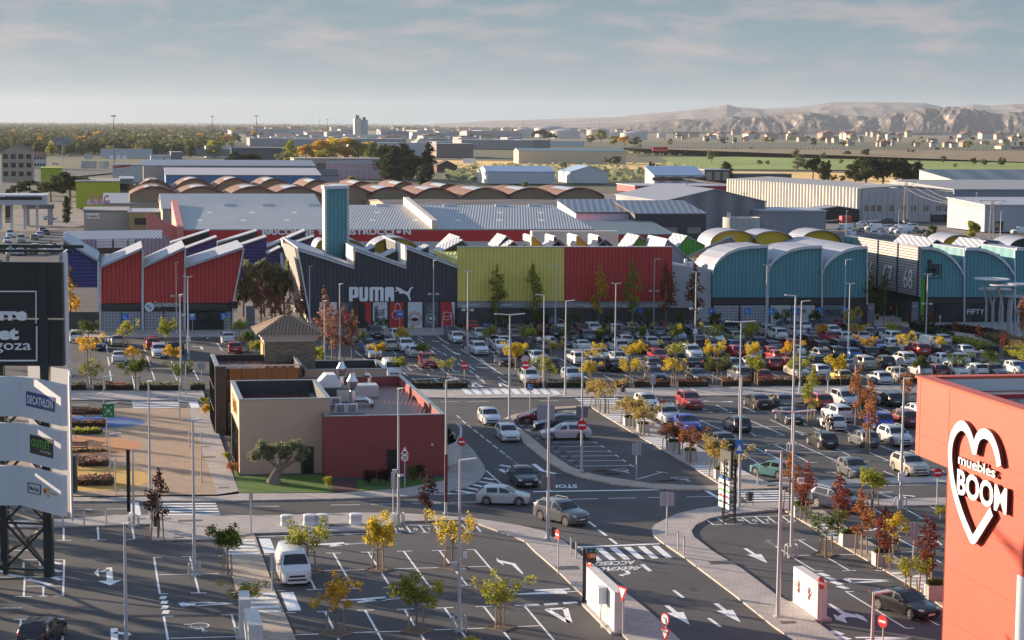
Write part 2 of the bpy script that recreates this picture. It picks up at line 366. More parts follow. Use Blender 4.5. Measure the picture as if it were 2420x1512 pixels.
mks('j','655,760 787,760;958,753 1088,752;1268,745 1403,742;1573,739 1703,736;1870,731 1940,730;720,762 895,1066;1022,754 1217,1056;1330,746 1550,1048;1635,738 1875,1036;1940,731 2170,1000;487,1078 620,1073;850,1068 960,1064;1147,1058 1290,1054;1550,1049 1617,1046;1822,1039 1943,1036;165,925 230,922;580,915 1030,903;1210,897 1660,886;1830,882 2050,875;510,960 565,1075;580,1267 710,1265;925,1255 1070,1252;1267,1247 1415,1243;1610,1236 1755,1231;1948,1223 2095,1219;650,1267 725,1425;755,1485 790,1560;995,1255 1140,1512;1335,1247 1430,1400;1475,1460 1520,1540;1680,1234 1880,1512;2020,1222 2140,1375;2185,1432 2250,1512;385,1468 635,1458;855,1448 1340,1434;1565,1424 2045,1408;45,618 1310,583;100,776 170,774;310,1277 395,1274;235,1086 300,1084')
mks('j','125,635 175,762;320,1100 385,1258',.8)
mks('j','1220,520 1680,520;1235,520 1270,583;1345,520 1390,583;1465,520 1515,583;1590,520 1640,583;1720,520 1750,580;1835,520 1885,578;1955,530 1995,577;1210,586 1310,585;1365,584 1420,583;1485,583 1545,583;1610,583 1660,582;1850,579 1915,578;1965,578 2000,577')
for s,x in (('M',1283),('O',1408),('T',1525)): gtext('j',s,(x+12,565),(x+47,565),(x,543))
arrow('j',(990,673),(440,690),hl=3,hw=.9); arrow('j',(1296,1149),(750,1168),hl=3,hw=.9)
mks('j','690,702 860,680 990,673',.35); mks('j','930,1186 1130,1160 1296,1149',.35)
pm.poly(flat(gs('j',[(2130,800),(2132,830),(2195,868),(2180,845),(2260,862),(2350,942),(2365,938),(2290,850),(2150,820)],ZM),ZM))
mks('j','1300,265 2000,243',.2); mks('j','0,357 255,355;695,346 952,342;1045,339 1303,335;1403,332 1650,327;1740,325 1990,318')
mks('k','205,1210 480,1530;0,1420 120,1398 350,1387;130,1212 333,1210',.13)
mks('k','215,1212 335,1208;382,1205 500,1198;547,1193 668,1187',.45)
arrow('k',(680,1090),(30,1122),hl=4,hw=.9); mks('k','300,1085 440,1078 605,1070',.4)
mks('k','405,1247 565,1237 600,1363 405,1247',.35)
mks('k','665,710 1380,680',.4); mks('k','285,230 1740,208',.35)
pm.poly(flat(gs('k',[(1740,210),(1780,210),(1985,332),(1930,318)],ZM),ZM))
for i in range(6):
    x=700+122*i; y=723-4.6*i; pm.poly(flat(gs('k',[(x,y),(x+60,y-3),(x+184,y+101),(x+126,y+104)],ZM),ZM))
gtext('k','ACCESO',(1167,825),(825,838),(1160,857)); gtext('k','PARKING',(1240,868),(868,884),(1180,905))
mks('k','1228,857 1300,918',.3); mks('k','1090,912 1115,938 1060,948',.28); pm.poly(flat(gs('k',[(1065,938),(1022,952),(1072,962)],ZM),ZM))
gtext('k','STOP',(662,168),(455,168),(668,197))
arrow('k',(1440,1212),(1640,1380),.3,2.8,1.05); arrow('k',(1862,1195),(2080,1360),.3,2.8,1.05); arrow('k',(2118,720),(2312,848),.28,2.6,1.0)
mks('k','1500,1082 1585,1147;1803,1323 1903,1397;760,485 828,535;850,558 918,610;945,633 1010,682',.22)
mks('k','612,296 845,291;932,288 1178,284;1280,281 1510,278;1610,276 1840,270;305,303 370,300')
pq=[c2('k',2005,200),c2('l',275,200),c2('l',460,308),c2('k',2135,316)]
stripes('D',pq,6)
mks('k','1775,468 1845,516 1915,514;1800,460 2376,440;1880,460 1960,512;2085,450 2170,505;2205,448 2280,502;2310,446 2376,495;1945,512 2092,508;2150,506 2225,504;2265,503 2330,501;2300,652 2376,700;2300,652 2370,650')
for s,x in (('M',2050),('O',2170),('T',2280)): gtext('k',s,(x+20,489),(x+60,489),(x,470))
mks('l','226,438 365,437;285,443 362,498;215,500 280,499;320,498 392,497;150,650 220,650;150,650 345,775;365,790 570,915;570,915 640,915;380,648 487,646;430,648 612,758;410,780 555,778;720,774 920,774;672,797 868,912;805,914 925,912;1090,912 1180,910;835,1092 905,1092;835,1092 1355,1410;1355,1410 1425,1408;1090,1246 1250,1244;1510,1244 1650,1242;1540,1330 1640,1385;1070,375 1150,420;1340,372 1505,465;1455,465 1560,463;1540,348 1640,390;1265,540 1420,537;1200,620 1310,618;1255,620 1450,720;1545,775 1660,845;1310,752 1430,750;1450,610 1560,608 1665,690;1560,742 1660,740;1000,630 1060,628;450,495 500,495;645,643 700,643')
for (x,y) in ((0,435),(120,432),(235,430)): pass
for s,x in (('O',240),('S',352)): gtext('l',s,(x+25,487),(x+55,487),(x+5,462))
pm.poly(flat(gs('l',[(680,1198),(705,1198),(830,1272),(925,1295),(915,1280),(990,1310),(1030,1357),(930,1318),(850,1312),(825,1325),(850,1365),(750,1335),(725,1285),(770,1305),(800,1290)],ZM),ZM))
mks('l','603,934 680,960;662,970 740,995;715,1006 797,1033;770,1045 850,1070;705,1432 800,1465;765,1478 865,1508',.5)
mks('l','830,982 1230,998 890,1018 830,982;920,1490 1440,1493 1010,1512',.3); mks('l','1000,570 1090,552 1140,546',.5)
gtext('l','ACCESO',(1110,288),(945,250),(1140,300)); gtext('l','PARKING',(1250,296),(1100,238),(1290,296))
mks('l','1295,262 1380,264 1430,272',.3); mks('l','1085,236 1240,232;300,190 1690,168')
stripes('l',[(500,508),(740,508),(955,618),(690,636)],5,.106); stripes('l',[(1195,930),(1440,925),(1650,1050),(1420,1062)],5,.106)
stripes('i',[(1918,645),(2195,640),(2250,770),(1960,775)],5,.056); stripes('i',[(2045,1110),(2376,1103),(2430,1270),(2190,1275)],5,.056)
stripes('i',[(1420,305),(1855,305),(1905,430),(1375,434)],6)
mks('i','550,532 550,648;843,522 852,645;1140,528 1160,640;490,650 613,650;783,647 917,645;1092,643 1160,640;1330,797 1380,1110;1325,797 1395,796;1375,1112 1455,1111;1640,793 1720,1105;1565,793 1707,790;1645,1106 1787,1104;1365,948 1890,938;1415,1307 1455,1530;1415,1307 1497,1305;1465,1497 2040,1482;1912,1294 2002,1294 2065,1530;-300,820 555,818 545,1132;-300,903 400,897;470,1133 550,1130;215,965 205,1135;130,1137 275,1135;375,1047 373,1132;340,1133 410,1133;215,1047 540,1044;60,820 55,900;205,820 203,895;345,820 345,895;-200,737 245,737;-200,1235 190,1235;180,1332 175,1530;115,1333 260,1332;543,1327 540,1530;465,1327 543,1327;-100,970 540,965;1885,785 1930,784;1985,1100 2040,1099')
mks('i','455,840 530,855;450,905 528,922;450,970 528,992;235,985 440,1035;20,940 200,968;-90,900 50,925',.42)
mks('i','1382,1145 1438,1145;1390,1187 1448,1187;1396,1228 1453,1228;1405,1270 1463,1270',.75)
mks('i','1600,1187 1640,1222',.9); mks('i','1565,1188 1800,1190 2040,1195 1800,1208 1575,1222',.2)
mks('i','1150,320 1172,450',.85); mks('i','570,385 795,383;915,380 1130,377;-60,393 90,392;190,390 215,389;2165,358 2400,357')
arrow('i',(942,885),(952,1040),.4,1.3,1.5); mks('i','945,905 870,922',.35); pm.poly(flat(gs('i',[(850,895),(858,970),(812,932)],ZM),ZM))
mks('i','985,1410 990,1512',.4); mks('i','990,1445 1080,1458',.4); pm.poly(flat(gs('i',[(1080,1425),(1080,1490),(1137,1462)],ZM),ZM))
wheelchair('i',(1715,1395)); wheelchair('k',(1050,48)); wheelchair('k',(1570,118)); wheelchair('o',(615,532))
mks('n','1785,565 1815,590;1830,607 1865,635;1880,648 1915,673;1930,687 1970,716;1985,730 2025,760;2040,773 2080,803;2097,820 2143,852;2157,868 2200,900;2217,917 2262,950;2280,965 2325,1000;1645,445 1805,445;1890,445 2065,443;2040,1040 2180,1165')
mks('n','2020,1105 2110,1122;1970,1135 2130,1157;1905,1158 2060,1190;1830,1182 2000,1212;1725,1203 1930,1237;1615,1225 1750,1243',.4)
for i in range(-1,9):
    x=1906+i*84; pm.poly(flat([V((p.x,p.y,.126)) for p in gs('n',[(x,334),(x+52,333),(x+105,381),(x+50,383)],.12)],.126))
mks('o','340,438 508,438;0,865 45,900;55,912 105,950;117,962 170,1000;335,1130 440,1218',.15)
mks('o','0,993 100,1010 60,1062 0,1030;290,985 370,1045 480,1068',.4)
mks('o','435,797 830,795;815,790 842,805;440,836 890,833;870,825 900,843;470,878 950,874;930,866 963,882;525,917 1015,912;995,905 1025,922;585,958 1075,954;1060,947 1088,966;650,1003 1140,998;1120,989 1160,1008;1190,1115 1405,1053;1350,1050 1450,1060;170,653 340,657;205,688 320,690;255,724 340,726;308,762 380,765;500,565 645,580;605,580 660,572',.12)
for t in ((420,800),(485,837),(545,878),(600,917),(660,962)): pass
stripes('o',[(625,403),(1000,403),(1075,466),(725,470)],5); stripes('o',[(885,556),(1180,553),(1310,612),(985,618)],4,.106)
stripes('o',[(1240,758),(1570,755),(1710,825),(1350,832)],5,.106); stripes('o',[(1650,1000),(2020,995),(2165,1075),(1780,1082)],5,.106)
# far crossings
stripes('a',[(1135,1300),(1540,1296),(1560,1362),(1150,1366)],5); mks('a','1665,1300 1690,1370',.9); mks('a','560,1337 760,1336')
mks('a','595,925 593,1000;930,922 945,1002;1270,918 1297,998;1480,960 1500,1000;948,1042 962,1130;1310,1043 1338,1126;1490,1045 1530,1125;1672,1040 1715,1122;1200,1022 1480,1022;920,815 928,888;1245,850 1260,880;1875,805 1922,872;1780,735 1797,768;1240,735 1250,770;932,742 935,782;583,1090 588,1125;770,1090 780,1180;1140,1090 1170,1210',.13)
mks('a','1665,830 1700,835 1735,835 1750,858',.3)
mks('b','1410,718 1690,722;1640,765 1720,812;1445,766 1470,780;1480,785 1500,797;1530,815 1550,828;1575,838 1610,860;1620,868 1650,884;1665,890 1700,912;1740,920 1780,948;1790,975 1830,1000;1895,1040 1930,1062;1945,1075 1980,1100;1995,1110 2025,1136;1820,858 2190,1080;1640,1020 1730,1085;1300,1040 1360,1090;1420,990 1530,1070;1490,1040 1550,1086;1130,920 1190,955;905,870 960,915;1360,1038 1430,1036;970,930 1010,955',.13)
mks('b','1565,785 1640,792;1750,880 1815,905;1955,1010 2050,1020;1745,1045 1810,1050',.3)
mks('b','1925,1143 2010,1180 1930,1182 1925,1143;2158,1143 2230,1180;2158,1143 2165,1180',.3)
mks('b','1700,1090 1745,1092;1720,1105 1765,1107;1975,940 2020,942;1995,955 2035,957;1400,1116 1640,1110',.35)
gtext('b','TAXI  TAXI  TAXI',(1380,732),(1690,732),(1380,716),bold=0)
# the regular stall lines of the three double rows and the front row of the big car park
UL=lambda p,a,c: p+UD*a-VD*c
base0=g('D',1500,898,0)
for (d0,d1,xa,xb) in ((-1,4.4,-40,52),(10.5,20.5,-34,52),(26.5,36.5,-26,54),(43,50,-20,50)):
    x=xa
    while x<xb:
        a=UL(base0,x,d0); e=UL(base0,x,d1); n=UD*.06; pm.poly(flat([a-n,a+n,e+n,e-n],.009)); x+=2.5
    if d1-d0>8:
        a=UL(base0,xa,(d0+d1)/2); e=UL(base0,xb-2,(d0+d1)/2); n=VD*.06; pm.poly(flat([a-n,a+n,e+n,e-n],.012))
# middle-right car park
mks('o','1870,475 2000,540;1740,500 1838,541;1755,541 1843,541;1960,541 2033,540;2100,488 2195,532;2155,534 2215,533;1730,610 2045,745;1990,746 2050,745;2155,710 2212,742;2185,742 2258,741;2100,817 2192,816;2090,895 2238,980;2200,982 2286,980;1850,670 1930,668;1890,604 2005,602;2060,890 2151,889;1780,405 1945,405;1740,442 2010,450',.12)
mks('o','1740,445 1790,440;1910,448 2010,445;2340,868 2376,872',.4)
mks('p','0,605 310,738;230,738 312,736;180,600 476,735;440,736 480,735;550,665 640,710;150,815 260,812;220,815 520,970;490,972 588,970;430,812 770,966;715,968 770,966;750,850 990,975;1110,820 1310,890;1040,885 1210,958;1160,958 1220,955;0,895 950,872;860,800 950,798;1160,800 1440,790;0,820 300,960;545,1095 668,1145;720,1055 905,1140;665,1057 767,1055;440,1062 500,1060;1160,1046 1375,1130;950,660 1010,690;1110,490 1180,520;1145,519 1220,518;180,370 215,390;740,400 790,420;1390,450 1442,465;470,413 540,412;470,378 520,377;360,690 500,720;1570,1035 1640,1034;1640,1030 1695,1060;1540,1095 1600,1120;960,962 1040,960;0,665 420,655;590,665 620,664;860,720 1000,715;430,612 500,650;830,690 880,722',.12)
tag(pm.build('road_markings',M_paint,base=(0,0,0)),kind='structure')
# ================= buildings of the outlet =================
C0=V((0,0,CH))
class VP:      # upright plane through ground spot p in direction dr
    def __init__(s,p,dr=UD,push=0): s.p=V(p)-VD*push; s.n=V((-dr.y,dr.x,0)); s.d=dr
    def at(s,x,y):
        r=ray(x,y); t=s.n.dot(s.p-C0)/s.n.dot(r); return C0+r*t
    def q(s,k,pts,off=0): return [s.at(*c2(k,x,y))-s.n*off for x,y in pts]
FA=VP(G(235,784))
def fp(push): return VP(G(235,784),UD,push)
M_roofw=mat('white_roof_sheet',(.40,.41,.46),.5,metal=.1,rib=(.5,'X'),ribd=.04,var=.06,vs=.3)
M_roofg=mat('grey_roof_sheet',(.40,.41,.43),.5,metal=.25,rib=(.55,'X'),ribd=.3,var=.07,vs=.15)
M_roofv=mat('vault_roof_sheet',(.33,.34,.40),.5,metal=.1,var=.08,vs=.5)
M_trim=mat('pale_trim',(.62,.62,.64),.5)
M_blueW=mat('blue_cladding',(.035,.04,.20),.55,rib=(.5,'Z'),ribd=.35)
M_redW=mat('red_cladding',(.58,.045,.04),.5,rib=(.55,'X'),ribd=.35,var=.08,vs=.25)
M_darkW=mat('charcoal_cladding',(.06,.06,.078),.5,rib=(.55,'X'),ribd=.4)
M_yelW=mat('yellow_cladding',(.86,.68,.15),.5,rib=(.55,'X'),ribd=.2,var=.06,vs=.25)
M_tealW=mat('teal_cladding',(.10,.30,.335),.5,rib=(.55,'X'),ribd=.3,var=.07,vs=.25)
M_greyW=mat('grey_cladding',(.34,.34,.37),.5,rib=(.55,'X'),ribd=.3)
M_louv=mat('louvred_cladding',(.40,.38,.36),.5,rib=(.4,'Z'),ribd=.5)
M_yelV=mat('yellow_gable_sheet',(.70,.45,.02),.5)
M_greenW=mat('green_cladding',(.10,.38,.04),.5,rib=(.6,'X'),ribd=.3)
M_block=mat('glass_blocks',(.42,.42,.45),.35,brick=(.3,.3,.03,(.36,.36,.40),(.16,.16,.18)))
def vblock():
    m=MATS['glass_blocks']; t=m.node_tree; br=[n for n in t.nodes if n.type=='TEX_BRICK'][0]; mp=[n for n in t.nodes if n.type=='MAPPING'][0]
    mp.inputs['Rotation'].default_value=(R(-90),0,0); br.offset=0; br.inputs['Brick Width'].default_value=.42; br.inputs['Row Height'].default_value=.42; br.inputs['Mortar Size'].default_value=.05
vblock()
M_greypl=mat('grey_render',(.42,.41,.43),.8)
def roofstrip(par,tops,push,th=.35,over=.5,m=M_roofw,nm='roof'):
    b=MB()
    for a,c in zip(tops[:-1],tops[1:]):
        d=(c-a); d.normalize(); up=V((0,0,th))
        f=VD*over; k=-VD*(push+over)
        b.prism([a+f+V((0,0,.01)),c+f+V((0,0,.01)),c+f+up,a+f+up],k)
    return b.build(nm,m,par)
def hall(name,label,k,tops,bots,plane,push,wall,roofm=M_roofw,cat='shop hall',th=.35,group=None,par=None,over=.5):
    t=plane.q(k,tops); bt=plane.q(k,bots)
    root=par or thing(name,label,cat,(t[0].x,t[0].y,0),group)
    b=MB(); b.prism(t+bt[::-1],-VD*push); b.build('wall',wall,root)
    roofstrip(root,t,push,th,over,roofm)
    return root,t,bt
def panel(par,nm,k,pts,plane,m,off=.05,th=.06):
    q=plane.q(k,pts,off); b=MB(); b.prism(q,plane.n*(th if th<off else off-.01)); return b.build(nm,m,par)
# blue hall at the far left
r,_,_=hall('shop_hall','blue ribbed hall with white sloping roof edge at the left end of the shop row','e',[(548,1222),(850,1400)],[(548,1620),(850,1620)],FA,16,M_blueW)
panel(r,'fence_screen','a',[(560,532),(858,532),(858,690),(560,690)],FA,M_dark,.6)
b=MB(); b.prism(FA.q('a',[(842,100),(858,100),(858,700),(842,700)],.3),(0,.3,0)); b.build('corner_post',M_trim,r)
# three red saw-tooth halls
reds=[([(237.5,632.7),(336,589.5)],[(238,717),(335,716)],'left-hand'),([(338.5,632.7),(436.5,587.5)],[(338.5,716.5),(434,715.5)],'middle'),([(437.5,632.7),(574.5,587.5)],[(437.5,715.5),(549,716)],'widest, right-hand')]
for i,(t,bo,w) in enumerate(reds):
    r,tt,bb=hall('shop_hall','red ribbed saw-tooth hall with white roof, %s of the three red ones'%w,'D',t,bo,FA,14,M_redW,group='red saw-tooth halls',over=.9)
    x0=t[0][0]; x1=bo[1][0]
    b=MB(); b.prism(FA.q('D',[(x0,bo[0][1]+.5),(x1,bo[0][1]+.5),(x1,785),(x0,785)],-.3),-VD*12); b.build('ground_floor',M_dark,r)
    panel(r,'fascia','D',[(x0+2,718),(x1-1,718),(x1-1,733),(x0+2,733)],FA,mat('black_fascia',(.035,.035,.04),.4),.15)
    if i<2:
        xm=(x0+x1)/2
        for a,c in ((x0+3,xm-1),(xm+1,x1-3)): panel(r,'glass_block_screen','D',[(a,736),(c,736),(c,781),(a,781)],FA,M_block,.02)
    else:
        xm=(x0+x1)/2
        for a,c in ((x0+5,xm-2),(xm+2,x1-20)): panel(r,'shop_window','D',[(a,736),(c,736),(c,780),(a,780)],FA,M_glass,.02)
        panel(r,'glass_block_screen','D',[(x1-16,736),(x1-3,736),(x1-3,781),(x1-16,781)],FA,M_block,.02)
    b=MB(); 
    for x,yt in ((x0-.5,t[0][1]-3),(bo[1][0]+(.5 if i<2 else 0),None)):
        if yt is not None: b.prism(FA.q('D',[(x-1.2,yt),(x+1.2,yt),(x+1.2,784),(x-1.2,784)],.35),(0,.3,0))
    q=FA.q('D',[(t[1][0]-.5,t[1][1]),(t[1][0]+2.2,t[1][1]),(bo[1][0]+2,717),(bo[1][0]-.7,717)],.35); b.prism(q,(0,.3,0))
    b.prism(FA.q('D',[(bo[1][0]-.5,717),(bo[1][0]+2,717),(bo[1][0]+2,784),(bo[1][0]-.5,784)],.36),(0,.3,0))
    b.build('trim',M_trim,r)
    if i==1:
        b=MB(); o=FA.q('a',[(1332,502),(1548,502)],.2); text(b,'Goya Automoción',o[0],o[1]-o[0],(0,0,1),w=(o[1]-o[0]).length,h=1.05*.9,depth=.03,bold=.012); b.build('lettering',M_white,r)
        c=FA.q('a',[(1291,491)],.2)[0]; b=MB()
        b.prism([c+UD*(.66*cos(R(a)))+V((0,0,.66*sin(R(a)))) for a in range(0,360,15)],-FA.n*.03); s=b.build('emblem',M_white,r)
        b=MB(); b.prism([c-FA.n*.04+UD*(.36*cos(R(a)))+V((0,0,.36*sin(R(a)))) for a in range(0,360,15)],-FA.n*.02); b.build('emblem_disc',M_blue,s)
        b=MB()
        for q0 in (0,180): b.prism([c-FA.n*.07]+[c-FA.n*.07+UD*(.36*cos(R(a)))+V((0,0,.36*sin(R(a)))) for a in range(q0,q0+91,15)],-FA.n*.02)
        b.build('emblem_quarters',M_white,s)
# blue and dark saw-tooths behind
def saw(label,k,tops,ybot,push,wall,depth=10,group='saw-tooth roofs behind the red halls',nm='shop_hall'):
    pl=fp(push); return hall(nm,label,k,[(x,y+14) for x,y in tops],[(tops[0][0],ybot),(tops[-1][0],ybot)],pl,min(depth,4),wall,group=group,th=.18)
saw('narrow dark saw-tooth gable nearest the red warehouse corner','e',[(1475,1228),(1812,1120)],1300,46,mat('black_louvre',(.03,.03,.035),.6,rib=(.4,'Z'),ribd=.4),5)
saw('dark saw-tooth gable just under the first letters of the red warehouse','e',[(1885,1228),(2222,1120)],1300,46,M_dark,5)
saw('dark saw-tooth gable under the gap in the white letters','f',[(150,1262),(478,1118)],1320,44,M_dark,6)
saw('blue saw-tooth gable behind the middle red hall','e',[(1592,1278),(1873,1175)],1500,30,M_blueW,6)
saw('tall blue saw-tooth gable right of the widest red hall','e',[(2065,1252),(2303,1172)],1620,30,M_blueW,8)
saw('small blue saw-tooth gable left of the teal tower','f',[(365,1232),(553,1168)],1350,40,M_blueW,6)
saw('blue wall under a white roof edge left of the black sports shop','f',[(150,1318),(262,1262)],1620,24,M_blueW,6)
# corrugated roofs and court on the left
b=MB(); p0=fp(40)
q=p0.q('e',[(548,1205),(1400,1192)]); t=fp(48).q('e',[(548,1132),(1400,1122)])
r=thing('service_building','low building with grey corrugated roof behind the blue hall','building',(q[0].x,q[0].y,0))
b.prism([q[0],q[1],t[1],t[0]],(0,0,-.3)); b.build('roof',mat('blue_grey_roof',(.28,.31,.38),.5,rib=(.6,'X'),ribd=.35),r)
b=MB(); b.prism(p0.q('e',[(548,1212),(1400,1200),(1400,1330),(548,1330)],-.5),(0,6,0)); b.build('wall',M_dark,r)
pc=fp(38)
for x0,x1 in ((832,968),(985,1100),(1112,1165)): panel(r,'tiled_panel','e',[(x0,1200),(x1,1200),(x1,1276),(x0,1276)],pc,mat('white_tiles',(.62,.62,.64),.5,rib=(.5,'Z'),ribd=.2),.1)
for pts in ([(560,1208),(830,1208),(843,1360),(730,1330),(560,1240)],[(1168,1200),(1420,1195),(1480,1250),(1240,1390),(1235,1330)]):
    qq=fp(30).q('e',pts); bb=MB(); top=[V((p.x,p.y+ (0 if i>2 else 6),p.z)) for i,p in enumerate(qq)]; bb.prism(qq,(0,.4,0)); bb.build('roof',mat('blue_grey_roof',(.28,.31,.38)),r)
# black sports shop with three teeth
pts_t=[(702.7,588),(836.7,631.3),(838,589),(959.5,631.3),(960,585),(1080,630)]
r=thing('shop_hall','charcoal ribbed hall with three sloping roofs and white lettering','shop hall',FA.q('D',[(735,776)])[0].to_tuple()[:2]+(0,))
q=FA.q('D',pts_t+[(1080,712),(724,712)]); b=MB(); b.prism(q,-VD*25); b.build('wall',M_darkW,r)
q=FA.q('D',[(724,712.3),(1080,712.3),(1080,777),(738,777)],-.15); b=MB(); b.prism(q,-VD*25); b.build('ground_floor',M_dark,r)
tt=FA.q('D',pts_t)
for i,dp in ((0,24.5),(2,24.5),(4,24.5)): roofstrip(r,[tt[i],tt[i+1]],dp,.25,.35,M_roofw)
for i in (1,3):
    b=MB(); a,c=tt[i],tt[i+1]; c=V((a.x-.05,a.y,c.z)); b.prism([a+V((-.12,0,.3)),c+V((-.12,0,.3)),c+V((-.12,0,.3))-VD*8,a+V((-.12,0,.3))-VD*8],(.1,0,0))
    b.build('light_well_cheek',mat('warm_white_sheet',(.70,.66,.60),.6),r)
b=MB()
for i in range(5):
    a,c=tt[i],tt[i+1]; d=(c-a).normalized(); n=V((-d.z*UD.x,0,1)) ; b.prism([a-FA.n*.4,c-FA.n*.4,c-FA.n*.4+V((0,0,-.22)),a-FA.n*.4+V((0,0,-.22))],FA.n*.3)
q=FA.q('D',[(701,588),(704.5,588),(739,777),(735.5,777)],.45); b.prism(q,FA.n*.5); b.build('trim',M_trim,r)
# leaning side wall
sa=FA.q('D',[(702.7,588),(738,776)]); w=-VD*25; off=-UD*.12
b=MB(); b.prism([sa[0]+off-VD*3,sa[0]+off+w-V((0,0,.6)),sa[1]+off+w+V((-1,0,3.5)),sa[1]+off-VD*3],(.1,0,0)); b.build('side_wall',M_louv,r)
b=MB(); b.prism([sa[0]+off*2+w*.86,sa[0]+off*2+w*1.01,sa[1]+off*2+w*1.01+V((-.5,0,0)),sa[1]+off*2+w*.86],(.1,0,0)); b.build('side_fin',mat('pale_grey_sheet',(.50,.50,.52),.5),r)
# letters (own shapes)
lp=VP(FA.p,UD); b=MB()
def lbox(k,x0,y0,x1,y1): b.prism(FA.q(k,[(x0,y0),(x1,y0),(x1,y1),(x0,y1)],.25),-FA.n*.18)
def lpoly(k,pts): b.prism(FA.q(k,pts,.25),-FA.n*.18)
Y0,Y1=318,441
lbox('b',853,Y0,885,Y1); lpoly('b',[(885,Y0),(925,Y0),(936,332),(936,395),(925,411),(885,411),(885,388),(900,388),(900,340),(885,340)])
lpoly('b',[(942,Y0),(972,Y0),(972,415),(988,415),(988,Y0),(1019,Y0),(1019,425),(1008,Y1),(953,Y1),(942,425)])
lpoly('b',[(1031,Y1),(1031,332),(1042,Y0),(1142,Y0),(1153,332),(1153,Y1),(1123,Y1),(1123,341),(1107,341),(1107,Y1),(1077,Y1),(1077,341),(1061,341),(1061,Y1)])
lpoly('b',[(1164,Y1),(1164,332),(1175,Y0),(1231,Y0),(1242,332),(1242,Y1),(1213,Y1),(1213,405),(1195,405),(1195,Y1)])
lpoly('b',[(1253,322),(1265,318),(1285,322),(1300,330),(1330,350),(1355,360),(1368,352),(1378,330),(1392,318),(1406,317),(1407,325),(1395,330),(1388,342),(1383,360),(1376,378),(1378,398),(1386,420),(1385,438),(1374,436),(1372,425),(1365,410),(1358,392),(1340,380),(1318,373),(1305,372),(1297,378),(1283,372),(1290,365),(1283,355),(1270,352),(1255,361),(1252,352),(1266,344),(1268,338),(1255,333)])
b.build('lettering',mat('lit_white_letters',(.85,.85,.85),.4),r)
M_pr=mat('poster_red',(.50,.03,.03),.6); M_pw=mat('poster_white',(.66,.66,.68),.6); M_pd=mat('poster_dark',(.06,.06,.07),.6,col2=(.16,.16,.17),vs=.8)
post=[(600,750,M_pw),(790,880,M_pd),(920,1042,M_pr),(1062,1186,M_pw),(1205,1328,M_pr),(1364,1488,M_pw),(1506,1626,M_pd),(1648,1768,M_pr)]
pp=[panel(r,'poster','b',[(a,450),(c,450),(c,676),(a,676)],FA,m,.04) for a,c,m in post]
panel(pp[7],'poster_margin','b',[(1740,450),(1768,450),(1768,676),(1762,600)],FA,M_pw,.07)
def ring(par,cx,cy,ro,ri,m,off,nm='poster_ring',yo=1.0):
    b=MB(); n=28; o=[(cx+ro*cos(2*pi*i/n),cy+ro*yo*sin(2*pi*i/n)) for i in range(n+1)]; ii=[(cx+ri*cos(2*pi*i/n),cy+ri*yo*sin(2*pi*i/n)) for i in range(n+1)]
    O=FA.q('b',o,off); I=FA.q('b',ii,off)
    for i in range(n): b.poly([O[i],O[i+1],I[i+1],I[i]])
    b.build(nm,m,par)
for ro in (62,50,40): ring(pp[5],1426,592,ro,ro-4,M_pr,.06)
ring(pp[5],1424,600,30,1,mat('poster_black',(.02,.02,.02),.6),.06,yo=.55)
ring(pp[7],1702,570,36,32,M_pw,.06); ring(pp[7],1702,640,70,66,M_pw,.06) if False else None
panel(pp[7],'poster_line','b',[(1655,676),(1672,530),(1676,530),(1661,676)],FA,M_pw,.06); panel(pp[7],'poster_line','b',[(1735,530),(1739,530),(1752,676),(1747,676)],FA,M_pw,.06); panel(pp[7],'poster_line','b',[(1666,572),(1738,572),(1738,576),(1666,576)],FA,M_pw,.06)
ring(pp[6],1560,590,38,33,M_pw,.06); ring(pp[6],1560,590,14,1,M_pw,.06); ring(pp[6],1570,500,26,21,mat('poster_grey',(.3,.3,.31),.6),.06); ring(pp[4],1265,560,40,36,M_pw,.06); ring(pp[4],1275,500,26,22,M_pw,.06,yo=1.6)
panel(pp[2],'poster_shape','b',[(925,452),(985,452),(1000,520),(990,600),(1035,640),(1030,660),(960,676),(925,676)],FA,mat('poster_black',(.02,.02,.02)),.06)
panel(pp[0],'poster_shape','b',[(600,560),(690,600),(720,676),(600,676)],FA,M_pr,.06)
panel(pp[1],'poster_shape','b',[(790,520),(850,540),(870,600),(790,640)],FA,M_pr,.06)
for s_,y in (('BE',551),('BRAVE',576),('BE',622),('FEARLESS',650)):
    b=MB(); x1={'BE':1107,'BRAVE':1164,'FEARLESS':1176}[s_]; o=FA.q('b',[(1076,y),(x1,y)],.07); text(b,s_,o[0],o[1]-o[0],(0,0,1),w=(o[1]-o[0]).length,h=1.1,bold=.02); b.build('poster_words',mat('poster_black',(.02,.02,.02)),pp[3])
